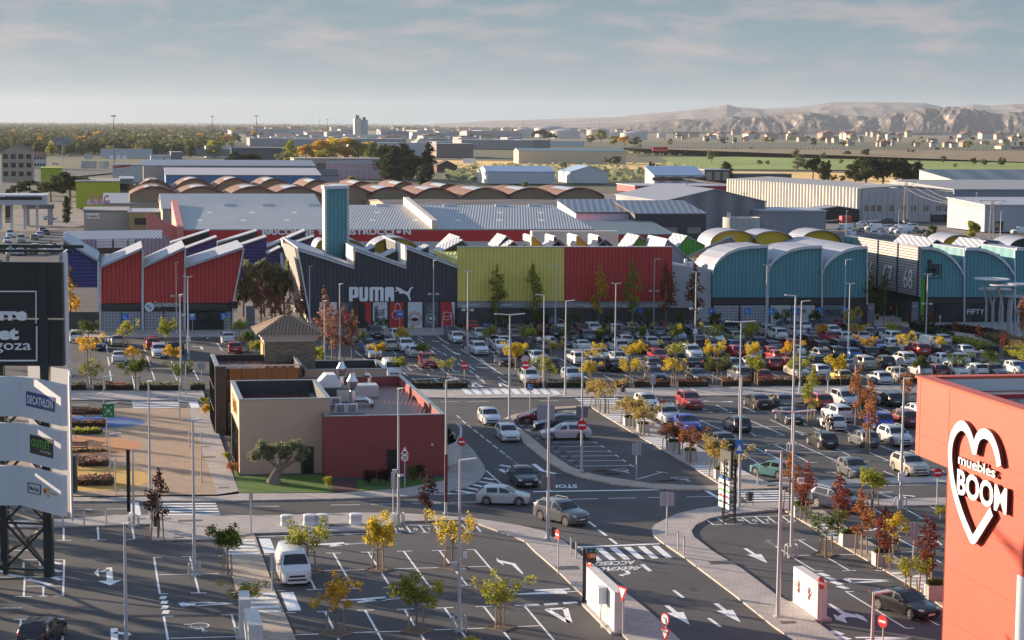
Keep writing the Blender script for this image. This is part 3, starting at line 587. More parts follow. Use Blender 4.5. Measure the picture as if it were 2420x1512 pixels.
# teal tower
TP=fp(13)
r=thing('tower','tall square teal sheet-metal tower behind the black hall','tower',TP.q('D',[(796,600)])[0].to_tuple()[:2]+(0,))
q=TP.q('D',[(770,447),(822,445),(822,620),(770,620)]); w=(q[1]-q[0]).length
b=MB(); b.prism([q[0],q[1],V((q[1].x,q[1].y,0)),V((q[0].x,q[0].y,0))],-VD*3.6); b.build('wall',M_tealW,r)
b=MB(); b.prism([q[0]+V((-.25,-.25,0)),q[1]+V((.25,-.25,0)),q[1]+V((.25,-.25,.45)),q[0]+V((-.25,-.25,.45))],-VD*4.1); b.build('cap',M_trim,r)
b=MB(); 
for c in (q[0],q[1]): b.prism([c+V((-.14,-.12,0)),c+V((.14,-.12,0)),V((c.x+.14,c.y-.12,0)),V((c.x-.14,c.y-.12,0))],(0,.15,0))
b.prism([q[0]+UD*-.1,q[0]+UD*-.1-VD*3.6,V((q[0].x,q[0].y,0))+UD*-.1-VD*3.6,V((q[0].x,q[0].y,0))+UD*-.1],UD*-.08); b.build('trim',mat('sunlit_tower_side',(.60,.60,.58),.6,rib=(.5,'Z'),ribd=.2),r)  # tower's left face given a pale colour for the sun on it
panel(r,'access_door','f',[(788,1310),(838,1310),(838,1380),(788,1380)],TP,mat('teal_door',(.025,.17,.21),.5),.08)
# yellow and red long boxes
for nm,m,xa,xb,lab in (('yellow',M_yelW,1080.5,1331.7,'long yellow ribbed box hall in the middle of the shop row'),('red',M_redW,1332.2,1587,'long crimson ribbed box hall right of the yellow one')):
    q=FA.q('D',[(xa,583.5),(xb,583.5),(xb,711),(xa,711)],.3); r=thing('shop_hall',lab,'shop hall',(q[0].x,q[0].y,0))
    b=MB(); b.prism(q,-VD*.4); b.build('front_cladding',m,r); b=MB(); q2=[V((p.x,p.y,min(p.z,q[0].z-1.8))) for p in q]; b.prism([q2[0]-VD*.4,q2[1]-VD*.4,q2[2]-VD*.4,q2[3]-VD*.4],-VD*21); b.build('wall',m,r)
    q=FA.q('D',[(xa+.2,711.3),(xb-.2,711.3),(xb-.2,768),(xa+.2,768)],0); b=MB(); b.prism(q,-VD*20); b.build('ground_floor',M_greypl,r)
    b=MB(); q=FA.q('D',[(xa,581.8),(xb,581.8),(xb,583.3),(xa,583.3)],.4); b.prism(q,-VD*.7); b.build('parapet_cap',M_trim,r)
    for x in ([1104,1180] if nm=='yellow' else [1357,1437,1520]): panel(r,'canopy','D',[(x,718),(x+28,718),(x+28,720),(x,720)],FA,M_trim,.9)
    for x in ([1090,1250] if nm=='yellow' else [1380,1470]): panel(r,'door','D',[(x,720),(x+16,720),(x+16,765),(x,765)],FA,M_trim,.04)
# dark slatted fence in front of them
FF=fp(-1.0); r=thing('fence','long dark grey slatted service-yard fence in front of the yellow and crimson halls','fence',FF.q('D',[(1080,766)])[0].to_tuple()[:2]+(0,))
M_fence=mat('fence_slats',(.065,.06,.065),.6,rib=(.35,'X'),ribd=.35)
xs=[1081,1160,1240,1318,1400,1490,1560,1642]
for a,c in zip(xs[:-1],xs[1:]):
    q=FF.q('D',[(a+.4,727),(c-.4,727),(c-.4,768),(a+.4,768)]); b=MB(); b.prism(q,(0,.12,0)); b.build('fence_panel',M_fence,r)
for a in xs:
    q=FF.q('D',[(a-.5,725.5),(a+.5,725.5),(a+.5,768),(a-.5,768)],.04); b=MB(); b.prism(q,(0,.2,0)); b.build('post',M_dark,r)
# grey wall between the crimson hall and the teal vaults
q=FA.q('D',[(1587.4,626),(1646,632),(1681,641),(1681,768),(1587.4,768)],-.3)
r=thing('service_building','plain pale grey service building between the crimson hall and the teal vaults','building',(q[0].x,q[0].y,0)); b=MB(); b.prism(q,-VD*14); b.build('wall',M_greypl,r)
b=MB()
for (x,y,w_,h_) in ((1628,632,9,12),(1618,621,6,8),(1595,630,22,5)):
    qq=fp(5).q('D',[(x,y-h_),(x+w_,y-h_),(x+w_,y+8),(x,y+8)]); b.prism(qq,(0,1.5,0))
b.build('rooftop_unit',M_trim,r)
# teal quarter vaults
def vault(label,k,arc,xr,xl,ybot,push,plane=FA,ground=True,group='teal vaulted halls',pc=None,mroof=None):
    t=plane.q(k,arc)
    r=thing('shop_hall',label,'shop hall',(t[0].x,t[0].y,0),group)
    bt=plane.q('D',[(xl,ybot),(xr,ybot)]); b=MB(); b.prism(t+bt[::-1],-VD*push); b.build('wall',M_tealW,r)
    rf=roofstrip(r,t,push,.12,.25,M_roofv)
    b=MB()
    for a,c in zip(t[:-1],t[1:]): b.prism([a-plane.n*.35+V((0,0,.3)),c-plane.n*.35+V((0,0,.3)),c-plane.n*.35+V((0,0,-.15)),a-plane.n*.35+V((0,0,-.15))],plane.n*.3)
    b.prism(plane.q('D',[(xr-1.2,min(c2(k,*a)[1] for a in arc)),(xr+1,min(c2(k,*a)[1] for a in arc)),(xr+1,766),(xr-1.2,766)],.4),plane.n*.3)
    b.build('trim',M_trim,r)
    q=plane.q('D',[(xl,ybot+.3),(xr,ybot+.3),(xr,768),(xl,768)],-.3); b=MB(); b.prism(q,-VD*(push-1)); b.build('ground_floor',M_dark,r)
    return r
v1=vault('teal vaulted hall at the left of its row, beside the pale grey building','g',[(1832,1500),(1850,1440),(1895,1380),(1960,1330),(2050,1293),(2150,1275),(2310,1268)],1812.5,1682,703,9)
v2=vault('teal vaulted hall between the two other tall teal ones','h',[(163,1490),(175,1440),(215,1388),(275,1342),(350,1306),(440,1284),(530,1275),(625,1272)],1940.5,1813.7,703,11)
v3=vault('deep teal vaulted hall at the entrance lane, its grey roof running far back','h',[(634,1495),(650,1440),(700,1385),(760,1340),(830,1305),(910,1285),(1015,1276)],2047,1941.5,703,26)
for r,x0,x1,kind in ((v1,1684,1811,'b'),(v2,1815,1939,'m'),(v3,1943,2010,'g')):
    panel(r,'fascia','D',[(x0,706),(x1,706),(x1,718),(x0,718)],FA,mat('black_fascia',(.035,.035,.04)),.1)
    if kind=='b':
        for i in range(2): panel(r,'glass_block_screen','D',[(x0+3+i*62,721),(x0+61+i*62,721),(x0+61+i*62,765),(x0+3+i*62,765)],FA,M_block,.02)
    elif kind=='m':
        panel(r,'white_panel','D',[(1820,721),(1869,721),(1869,764),(1820,764)],FA,mat('pale_panel',(.48,.47,.46),.6,var=.1,vs=3),.02); panel(r,'white_panel','D',[(1872,721),(1925,721),(1925,764),(1872,764)],FA,mat('pale_panel',(.48,.47,.46)),.02)
        b=MB(); o=FA.q('D',[(1848,745),(1891,745)],.12); text(b,'MANGO',o[0],o[1]-o[0],(0,0,1),w=(o[1]-o[0]).length,h=1.0,depth=.03); b.build('lettering',M_black,r)
    else:
        panel(r,'grey_panel','D',[(1945,721),(1994,721),(1994,764),(1945,764)],FA,mat('mid_grey_panel',(.16,.17,.19),.5),.02)
        b=MB(); o=FA.q('D',[(1949,746),(1989,746)],.12); text(b,'MANGO',o[0],o[1]-o[0],(0,0,1),w=(o[1]-o[0]).length,h=1.0,depth=.03); b.build('lettering',M_black,r)
# right-hand group: louvred side wall with numbers, reversed quarter vaults
w1=vault('teal quarter-vault hall with a black line sign, right of the entrance lane','h',[(1482,1283),(1560,1283),(1620,1295),(1680,1320),(1740,1362),(1790,1415),(1830,1470),(1855,1530)],2276.5,2174.5,702,30,group='reversed teal vaults')
w2=vault('teal quarter-vault hall behind the steel disc canopies','h',[(1868,1290),(1960,1290),(2040,1305),(2110,1332),(2180,1380),(2240,1440),(2290,1520)],2396,2278.5,702,13,group='reversed teal vaults')
w3=vault('teal hall cut off by the right edge of the picture','h',[(2303,1292),(2440,1292),(2560,1330),(2700,1500)],2508,2398.5,702,13,group='reversed teal vaults')
for r,x0,x1 in ((w1,2190,2275),(w2,2281,2394)):
    panel(r,'fascia','D',[(x0,706),(x1,706),(x1,716),(x0,716)],FA,mat('black_fascia',(.035,.035,.04)),.1); panel(r,'shop_window','D',[(x0+20,720),(x1-4,720),(x1-4,762),(x0+20,762)],FA,M_glass,.02)
b=MB(); o=FA.q('D',[(2284,742),(2324,742)],.12); text(b,'FIFTY',o[0],o[1]-o[0],(0,0,1),w=(o[1]-o[0]).length,h=.75,depth=.03); b.build('lettering',M_white,w2)
b=MB()
def lineq(pts,w=.13):
    q=FA.q('d',pts,.12)
    for a,c in zip(q[:-1],q[1:]): b.tube(a,c,w/2,n=4)
lineq([(1580,125),(1660,125),(1656,242),(1530,242),(1533,150)]); 
o=FA.q('d',[(1545,178),(1640,178)],.12); text(b,'la torre',o[0],o[1]-o[0],(0,0,1),w=(o[1]-o[0]).length,h=1.2,bold=.03)
o=FA.q('d',[(1542,205),(1622,205)],.12); text(b,'outlet',o[0],o[1]-o[0],(0,0,1),w=(o[1]-o[0]).length,h=1.2,bold=.03)
o=FA.q('d',[(1540,232),(1645,232)],.12); text(b,'zaragoza',o[0],o[1]-o[0],(0,0,1),w=(o[1]-o[0]).length,h=1.1)
for (x0,y0,x1,y1) in ((1540,92,1577,112),(1549,80,1567,145)): b.prism(FA.q('d',[(x0,y0),(x1,y0),(x1,y1),(x0,y1)],.12),(0,-.03,0))
b.build('lettering',M_black,w1)
corner=FA.q('D',[(2174,584),(2174,702)])
SW=VP(corner[0]-UD*.3,VD); 
q=SW.q('D',[(2172,583.5),(2027,559.5),(2066,679),(2172,701.5)]); 
b=MB(); b.prism([q[0],q[1],V((q[1].x,q[1].y,q[2].z)),q[3]],UD*.25); b.build('side_wall',M_louv,w1)
b=MB()
for x in (1125,1297,1478):
    qq=SW.q('d',[(x-6,-200),(x+4,-200),(x+4,400),(x-6,400)]); a,c=qq[0],qq[3]; top=SW.q('D',[(c2('d',x,0)[0],559.5+(c2('d',x,0)[0]-2027)/147*24)])[0]
    b.prism([V((a.x,a.y,top.z))-UD*.05,V((a.x,a.y,q[3].z))-UD*.05,V((a.x,a.y,q[3].z))-UD*.05+VD*.25,V((a.x,a.y,top.z))-UD*.05+VD*.25],-UD*.12)
b.build('mullion',mat('navy_mullion',(.04,.04,.12),.5),w1)
for s_,x0,x1,y in (('68',1340,1416,368),('67',1160,1242,330),('66',1008,1068,300)):
    o=SW.q('d',[(x0,y),(x1,y)]); o=[V((p.x,p.y,q[3].z+.9))-UD*.1 for p in o]
    b=MB(); text(b,s_,o[0],o[1]-o[0],(0,0,1),w=(o[1]-o[0]).length,h=2.9,depth=.08); b.build('wall_number',M_white,w1)
# lane floor shops behind the entrance
b=MB(); q0=V((q[0].x,q[0].y,0))+UD*1.2
b.prism([q0,q0-VD*28,q0-VD*28+V((0,0,6.8)),q0+V((0,0,6.8))],UD*.2); b.build('lane_shopfront',mat('dim_shopfront',(.05,.04,.035),.4,col2=(.16,.10,.06),vs=.35),w1)
for t in (.5,9,18):
    b=MB(); a=q0-VD*t-UD*.3; b.cbox(a,.5,.5,6.6,R(9)); b.build('green_pillar',mat('green_pillar',(.08,.42,.03),.5),w1)
b=MB(); q1=FA.q('D',[(2049,703)])[0]; q1=V((q1.x,q1.y,0))-VD*.2; b.prism([q1-VD*1,q1-VD*25,q1-VD*25+V((0,0,6.4)),q1-VD*1+V((0,0,6.4))],UD*-.2); b.build('lane_shopfront',mat('dim_shopfront',(.05,.04,.035)),v3)
qb=FA.q('D',[(2050,560),(2172,560)],-26); r=thing('shop_hall','dark shop front closing the far end of the entrance lane','shop hall',(qb[0].x,qb[0].y,0)); b=MB(); b.cbox(V(((qb[0].x+qb[1].x)/2,(qb[0].y+qb[1].y)/2,0)),14,4,8,R(9)); b.build('wall',mat('dim_shopfront',(.05,.04,.035)),r)
# ---- roofscape behind the front halls ----
def gable(label,k,apex,lb,rb,push,depth,wall,ybot=None,roof=M_roofw):
    pl=fp(push); a,l_,r_=pl.q(k,[apex,lb,rb]); root=thing('roof_light',label,'roof gable',(a.x,a.y,4),'gables on the shop roofs')
    b=MB(); zb=min(l_.z,r_.z)-1.5; b.prism([l_,a,r_,V((r_.x,r_.y,zb)),V((l_.x,l_.y,zb))],-VD*depth); b.build('wall',wall,root)
    roofstrip(root,[l_,a],depth,.15,.4,roof); roofstrip(root,[a,r_],depth,.15,.4,roof); return root
gable('green gable at the right end of the crimson hall roof','g',(1200,1178),(1120,1285),(1310,1255),24,7,M_greenW)
gable('open grey gable above the right part of the crimson hall','g',(905,1207),(822,1280),(985,1270),23,6,M_dark)
gable('open grey gable above the seam of the yellow and crimson halls','g',(505,1207),(425,1280),(570,1270),23,6,M_dark)
gable('small open gable above the left of the yellow hall','g',(112,1225),(40,1280),(170,1272),23,6,M_dark)
gable('blue gable above the left of the yellow hall','g',(52,1180),(-30,1275),(150,1258),27,7,M_blueW)
gable('green gable between the black and yellow halls','f',(1808,1188),(1690,1300),(1905,1275),25,9,M_greenW)
gable('grey ribbed gable running down beside the crimson hall','g',(1440,1207),(1400,1300),(1660,1400),14,10,M_greyW)
gable('bright green gable left of the teal vaults','g',(1610,1178),(1525,1280),(1770,1262),20,7,M_greenW)
gable('crimson gable above the entrance lane','h',(1522,1192),(1440,1265),(1590,1245),20,9,M_redW)
gable('grey gable behind the reversed vaults, left one','h',(1612,1212),(1520,1290),(1672,1240),12,8,M_dark)
gable('grey gable behind the disc canopies','h',(2037,1220),(1960,1290),(2110,1290),12,9,M_dark)
gable('pale gable above the open grey one, behind the reversed vaults','h',(1990,1205),(1915,1270),(2160,1225),24,8,M_greyW)
gable('grey frame gable at the rear of the black hall','f',(1835,1215),(1600,1340),(1905,1300),18,6,M_dark)
def shark(label,k,x,yt,yb,x2,wall,push=23,depth=6):
    pl=fp(push); a,l_,r_=pl.q(k,[(x,yt),(x,yb),(x2,yb-4)]); root=thing('roof_light',label,'roof light',(a.x,a.y,4),'saw-tooth roof lights')
    b=MB(); b.prism([a,r_,V((r_.x,r_.y,r_.z-1.5)),V((l_.x,l_.y,r_.z-1.5))],-VD*depth); b.build('wall',wall,root); roofstrip(root,[a,r_],depth,.15,.3)
    b=MB(); b.prism([a-UD*.05,l_-UD*.05,l_-UD*.05-VD*depth,a-UD*.05-VD*depth],-UD*.1); b.build('cheek',mat('warm_white_sheet',(.70,.66,.60)),root)
shark('saw-tooth roof light with yellow side above the yellow hall','g',277,1178,1268,372,M_yelV); shark('saw-tooth roof light at the seam of the yellow and crimson halls','g',470,1180,1268,540,M_dark); shark('saw-tooth roof light with yellow side above the crimson hall','g',665,1175,1268,765,M_yelV); shark('small saw-tooth roof light right of the yellow-sided one','g',850,1178,1268,930,M_dark)
saw('small dark saw-tooth behind the middle of the black hall','f',[(980,1305),(1078,1255)],1420,10,M_dark,5,'small teeth behind the black hall')
saw('wide dark saw-tooth behind the second roof of the black hall','f',[(1115,1362),(1262,1290)],1440,7,M_dark,5,'small teeth behind the black hall')
saw('small dark saw-tooth behind the third roof of the black hall','f',[(1430,1308),(1543,1252)],1420,10,M_dark,5,'small teeth behind the black hall')
# tilted white sheet between green gable and teal vault
pl=fp(14); q=pl.q('g',[(1618,1345),(2000,1165),(2050,1238),(1720,1375)]); r=thing('canopy_roof','long tilted white roof sheet left of the first teal vault','roof',(q[0].x,q[0].y,3)); b=MB(); b.prism([q[0],q[1],q[2]+V((.5,6,0)),q[3]+V((.5,6,0))],(0,0,-.3)); b.build('sheet',M_roofw,r)
def yvault(label,k,x0,x1,yt,ys,push,depth,left=.55,wall=M_yelV):
    pl=fp(push); n=14; arc=[(x0+(x1-x0)*(.5-.5*cos(pi*i/n)),ys-(ys-yt)*sin(pi*i/n)**.85) for i in range(n+1)]
    depth=min(depth,6); t=pl.q(k,arc); r=thing('roof_vault',label,'vaulted roof',(t[0].x,t[0].y,3),'yellow-ended vaults on the shop roofs')
    ii=pl.q(k,[(x,ys-(ys-y)) for x,y in arc]); b=MB(); b.prism(t+[V((t[-1].x,t[-1].y,3)),V((t[0].x,t[0].y,3))],-VD*depth); b.build('wall',wall,r); roofstrip(r,t,depth,.15,.8,M_roofv)
yvault('yellow-ended vault partly behind the teal tower','f',640,1000,1204,1345,22,12)
yvault('large yellow-ended vault right of the teal tower','f',1035,1460,1192,1350,22,12)
yvault('short yellow-ended vault left of the first, at the tower foot','f',560,700,1212,1320,24,8)
yvault('yellow-ended vault just behind the first teal vault','g',1800,2215,1128,1270,25,12)
yvault('yellow-ended vault between the round silo and the second teal vault','h',-10,395,1135,1275,25,12)
yvault('yellow-ended vault behind the deep teal vault','h',425,795,1128,1262,28,12)
yvault('yellow-ended vault above the numbered side wall, right','h',1650,1945,1170,1280,26,10)
yvault('dark-ended vault at the right edge of the shop roofs','h',2215,2560,1195,1330,20,10,wall=M_dark)
# ================= restaurant in the foreground =================
def rD(x,y): return (531.5+.21964*x,726.4+.21964*y)
M_beige=mat('beige_render',(.53,.39,.285),.85,var=.04,vs=1,bump=.15,bs=40)
M_maroon=mat('maroon_render',(.27,.062,.06),.85,var=.05,vs=1,bump=.15,bs=40)
M_mroof=mat('maroon_sheet_roof',(.17,.055,.05),.4,metal=.25,rib=(.38,'X'),ribd=.35)
M_mroof2=mat('maroon_seam_roof',(.20,.09,.085),.35,metal=.3,rib=(.75,'X'),ribd=.25)
M_cop=mat('metal_coping',(.33,.34,.35),.35,metal=.5)
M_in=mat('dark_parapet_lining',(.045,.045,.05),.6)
M_alu=mat('bright_duct_metal',(.62,.63,.65),.25,metal=.85)
def along(p,d,x):      # distance along d from p at which picture column x is reached (height kept)
    lo,hi=0,200
    def col(t):
        q=p+d*t-C0; w=q.dot(fw); return 1209.5+F*q.dot(cr)/w
    for _ in range(50):
        m_=(lo+hi)/2
        if col(m_)<x: lo=m_
        else: hi=m_
    return lo
def pblock(root,x,y,zt,xr,depth,wall,par_h,roof,lining=M_in,z0=0,dirv=None,nm='wall',slope=0):
    a=G(x,y,zt); w=along(a,UD,xr); D_=-VD*depth; U_=UD*w
    c=[a,a+U_,a+U_+D_,a+D_]; b=MB(); t=.3
    def wl(p,q,inw): 
        b.prism([p,q,V((q.x,q.y,z0)),V((p.x,p.y,z0))],inw*t)
    wl(c[0],c[1],-VD); wl(c[1]-VD*t,c[2],-UD); wl(c[2]-UD*t,c[3],VD); wl(c[3]+VD*t,c[0]-VD*t,UD)
    b.build(nm,wall,root)
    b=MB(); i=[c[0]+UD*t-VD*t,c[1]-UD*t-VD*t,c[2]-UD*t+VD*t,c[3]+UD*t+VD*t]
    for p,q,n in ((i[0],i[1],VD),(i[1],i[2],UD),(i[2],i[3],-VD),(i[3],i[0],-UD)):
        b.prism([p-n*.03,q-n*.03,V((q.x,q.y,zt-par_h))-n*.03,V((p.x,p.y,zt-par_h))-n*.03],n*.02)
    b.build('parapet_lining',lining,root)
    b=MB(); 
    for p,q,n,m_ in ((c[0],c[1],-VD,UD),(c[1],c[2],-UD,-VD),(c[2],c[3],VD,-UD),(c[3],c[0],UD,VD)):
        b.prism([p-n*.05-m_*.05,q-n*.05+m_*.05-m_*(0.0),q+n*.36-m_*.31,p+n*.36+m_*.36],(0,0,.06))
    b.build('coping',M_cop,root)
    b=MB(); b.prism([V((p.x,p.y,zt-par_h+(slope if k_>1 else 0))) for k_,p in enumerate(i)],(0,0,-.12)); b.build('roof',roof,root)
    return c
r=thing('restaurant','beige and maroon restaurant of flat blocks with rooftop ducts and a stone tower','restaurant',G(660,1120))
REST=r
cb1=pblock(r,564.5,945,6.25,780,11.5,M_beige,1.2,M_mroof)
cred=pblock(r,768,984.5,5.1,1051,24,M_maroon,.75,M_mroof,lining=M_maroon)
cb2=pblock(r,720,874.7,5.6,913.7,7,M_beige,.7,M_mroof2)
# glazed black block at the rear left
a=G(508,866.5,6.4); w=along(a,UD,714); c=[a,a+UD*w,a+UD*w-VD*9,a-VD*9]
b=MB(); t=.25
for p,q,n in ((c[1],c[2],-UD),(c[2],c[3],VD)): b.prism([p,q,V((q.x,q.y,0)),V((p.x,p.y,0))],n*t)
b.prism([c[0],c[0]+UD*1.0,V(((c[0]+UD*1.0).x,(c[0]+UD*1.0).y,0)),V((c[0].x,c[0].y,0))],-VD*.8); b.build('wall',mat('dark_brown_cladding',(.035,.028,.025),.4),r)
M_refl=mat('bronze_glass',(.06,.036,.024),.04,metal=.75,spec=.8)
b=MB(); s0=c[0]+UD*1.02; b.prism([s0+VD*-.05-V((0,0,.2)),c[1]-VD*.05-V((0,0,.2)),V((c[1].x,c[1].y,3)),V((s0.x,s0.y,3))],-VD*.06); gl=b.build('glass_front',M_refl,r)
b=MB(); 
for k_ in range(1,5): 
    m0=s0.lerp(c[1],k_/5); b.cbox((m0.x,m0.y,3),.07,.12,3.3,R(9))
b.build('glazing_bar',M_black,gl)
b=MB(); b.prism([c[0]-V((0,0,.2))-VD*.8,c[3]-V((0,0,.2)),V((c[3].x,c[3].y,0)),V(((c[0]-VD*.8).x,(c[0]-VD*.8).y,0))],UD*.06); gs_=b.build('glass_side',M_glass,r)
b=MB(); 
for k_ in range(0,8):
    m0=(c[0]-VD*.8).lerp(c[3],k_/7)-UD*.05; b.cbox((m0.x,m0.y,0),.1,.1,6.3,R(9))
for z_ in (2.1,4.2): b.prism([c[0]-VD*.8-UD*.06+V((0,0,z_-6.4)),c[3]-UD*.06+V((0,0,z_-6.4)),c[3]-UD*.06+V((0,0,z_-6.3)),c[0]-VD*.8-UD*.06+V((0,0,z_-6.3))],-UD*.06)
b.build('glazing_bar',M_black,gs_)
b=MB(); b.prism([c[0],c[1],c[1]-VD*.3,c[0]-VD*.3],(0,0,.1)); b.prism([c[0]-VD*.3,c[0]-VD*.3+UD*.4,c[3]+UD*.4,c[3]],(0,0,.1)); b.prism([c[1]-UD*.3-VD*.3,c[1]-VD*.3,c[2],c[2]-UD*.3],(0,0,.1)); b.build('coping',M_cop,r)
b=MB(); b.prism([V((p.x,p.y,5.5+(.35 if k_>1 else 0))) for k_,p in enumerate([c[0]+UD*.3-VD*.3,c[1]-UD*.3-VD*.3,c[2]-UD*.3,c[3]+UD*.3])],(0,0,-.1)); b.build('roof',M_mroof2,r)
# painted ornament glass beside the column
b=MB(); p0_=c[0]+UD*1.15-VD*.02; ww=2.2; b.prism([p0_+V((0,0,-3)),p0_+UD*ww+V((0,0,-3)),p0_+UD*ww+V((0,0,-6.2)),p0_+V((0,0,-6.2))],-VD*.05); og=b.build('ornament_glass',mat('green_black_glass',(.03,.035,.03),.2),r)
b=MB()
for k_ in range(6):
    cc=p0_+UD*(.5+.9*(k_%2))+V((0,0,-3.5-.5*k_))+VD*.06; pr=None
    for j in range(14):
        q=cc+UD*(.42*(1-j/20)*cos(j*.55))+V((0,0,.42*(1-j/20)*sin(j*.55)))
        if pr is not None: b.tube(pr,q,.035,n=4)
        pr=q
b.build('ornament',mat('pale_green_line',(.35,.40,.30),.6),og)
# front door and side glazing, window
def onwall(k,pts,pl,off,m,nm,th=.05):
    q=pl.q(k,pts,off); b=MB(); b.prism(q,pl.n*th); return b.build(nm,m,r)
PB=VP(cb1[0]); PR=VP(cred[0])
dd=onwall('n',[(440,833),(550,833),(550,1082),(440,1082)],PB,.08,M_black,'door'); q=PB.q('n',[(460,848),(537,848),(537,1068),(460,1068)],.1); b=MB(); b.prism(q,PB.n*.01); b.build('door_glass',M_glass,dd)
dd=onwall('n',[(1184,858),(1294,858),(1294,1100),(1184,1100)],PR,.08,M_black,'window'); 
for a_,c_ in ((1190,1215),(1220,1255),(1260,1288)):
    q=PR.q('n',[(a_,866),(c_,866),(c_,1092),(a_,1092)],.1); b=MB(); b.prism(q,PR.n*.01); b.build('pane',M_glass,dd)
onwall('n',[(1565,805),(1580,808),(1580,822),(1565,822)],PR,.2,M_white,'wall_camera')
SL=VP(cb1[0],VD)   # left side wall plane of the beige block
def sl(pts,off): return [SL.at(*rD(*p))-UD*off for p in pts]
b=MB(); q=[cb1[3]-UD*.03+VD*1.2+V((0,0,-2.6)),cb1[0]-UD*.03-VD*1.0+V((0,0,-2.6)),V((*(cb1[0]-UD*.03-VD*1.0).to_tuple()[:2],.1)),V((*(cb1[3]-UD*.03+VD*1.2).to_tuple()[:2],.1))]
b.prism(q,UD*.02); gz=b.build('side_glazing',M_glass,r)
b=MB()
for k_ in range(6):
    m0=q[0].lerp(q[1],k_/5); b.cbox((m0.x-.05,m0.y,.1),.08,.08,3.5,R(9))
b.build('glazing_bar',M_black,gz)
b=MB(); o_=cb1[3]+VD*3-UD*.05+V((0,0,-2.1)); text(b,'Tagliatella',o_,VD,(0,0,1),w=5.6,h=1.5,depth=-.1,bold=.01); b.build('gold_lettering',mat('gold_letters',(.60,.38,.10),.4,metal=.3),r)
# stone tower with hipped tile roof
M_stone=mat('rubble_stone',(.34,.26,.18),.9,brick=(.42,.14,.012,(.20,.15,.11),(.10,.08,.06)),bump=.5,bs=6)
t_=MATS['rubble_stone'].node_tree; [n for n in t_.nodes if n.type=='MAPPING'][0].inputs['Rotation'].default_value=(R(-90),0,R(12))
M_tile=mat('roman_tiles',(.34,.22,.14),.85,rib=(.33,'X'),ribd=.55,var=.22,vs=1.6,col2=(.24,.17,.13))
a=G(624.8,861.5,5.5); w=along(a,UD,745); z1=7.75; c=[a,a+UD*w,a+UD*w-VD*5,a-VD*5]; tw=thing('tower','square stone tower with hipped tile roof rising from the restaurant','tower',(a.x,a.y,0))
b=MB(); b.slab(c,4.5,z1); b.build('wall',M_stone,tw)
def grow(c,e): return [c[0]-UD*e+VD*e,c[1]+UD*e+VD*e,c[2]+UD*e-VD*e,c[3]-UD*e-VD*e]
b=MB(); b.slab(grow(c,.08),z1,z1+.22); b.slab(grow(c,.25),z1+.22,z1+.5); b.slab(grow(c,.45),z1+.5,z1+.72); b.build('cornice',mat('cream_cornice',(.62,.56,.53),.7),tw)
b=MB(); e=grow(c,.85); e2=[V((p.x,p.y,z1+.74)) for p in e]; mid=(e2[0]+e2[2])/2+V((0,0,1.55)); r1=mid-UD*.35; r2=mid+UD*.35
b.add(e2+[r1,r2],[(0,1,5,4),(1,2,5),(2,3,4,5),(3,0,4),(0,3,2,1)]); rf=b.build('roof',M_tile,tw)
b=MB(); 
for p,q in ((e2[0],r1),(e2[1],r2),(e2[2],r2),(e2[3],r1),(r1,r2)): b.tube(p,q,.11,n=6)
b.build('ridge_tiles',mat('ridge_tile',(.42,.30,.20),.85),rf)
b=MB(); b.prism([c[3]-UD*.04+VD*1.5+V((0,0,z1-5.5-1.6)),c[0]-UD*.04-VD*.8+V((0,0,z1-5.5-1.6)),c[0]-UD*.04-VD*.8+V((0,0,z1-5.5-.4)),c[3]-UD*.04+VD*1.5+V((0,0,z1-5.5-.4))],-UD*.05) ; b.build('sign_board',mat('gold_letters',(.60,.38,.10)),tw)
# rooftop plant: each unit a thing
zr=4.3
def rp(x,y,z=zr): return G(*rD(x,y),z)
def chim(label,x,y,h,rr):
    p=rp(x,y); t=thing('chimney',label,'chimney',p,'metal chimneys on the restaurant roof'); b=MB(); b.lathe(p,[(rr,0),(rr,h*.45),(rr*.9,h*.48)],14); b.build('flue',M_alu,t,smooth=True)
    b=MB(); b.lathe(p,[(rr*.9,h*.48),(rr*1.9,h*.75),(rr*1.9,h*.78),(rr*.95,h*.93),(rr*.95,h),(0,h)],14); b.build('cowl',M_alu,t,smooth=True)
chim('shiny metal chimney with flared cowl, front one of two on the restaurant roof',1372,1060,2.9,.27); chim('shiny metal chimney with flared cowl, rear one of two on the restaurant roof',1255,880,2.6,.25)
p=rp(1175,1010); t=thing('air_handler','dark air handling unit under a white angular hood on the restaurant roof','air unit',p)
b=MB(); b.cbox(p,3.0,2.2,1.3,R(9)); b.build('casing',mat('graphite_casing',(.06,.065,.075),.5),t)
b=MB(); o=p+V((-.5,.3,1.32)); pr=[(-.95,0),(.95,0),(1.05,.35),(.5,1.15),(-.35,1.15),(-.95,.5)]; b.prism([o+UD*x_+V((0,0,z_))+VD*.9 for x_,z_ in pr],-VD*1.8); b.build('hood',M_white,t)
b=MB(); b.prism([p+VD*1.12+UD*.1+V((0,0,.1)),p+VD*1.12+UD*1.3+V((0,0,.1)),p+VD*1.12+UD*1.3+V((0,0,1.2)),p+VD*1.12+UD*.1+V((0,0,1.2))],VD*.03); b.build('service_panel',mat('cream_panel',(.55,.53,.48),.5),t)
def acu(label,x,y):
    p=rp(x,y); t=thing('air_conditioner',label,'air conditioner',p,'air conditioners on the restaurant roof'); b=MB(); b.cbox(p,.95,.4,.75,R(9)); b.build('casing',M_white,t)
    b=MB(); 
    for i in range(2):
        for ax in range(5): 
            for az in range(5): b.cbox(p+UD*(-.3+.13*ax)+VD*.21+V((0,0,.1+.12*az)),.09,.02,.08,R(9))
    b.build('grille',M_dark,t)
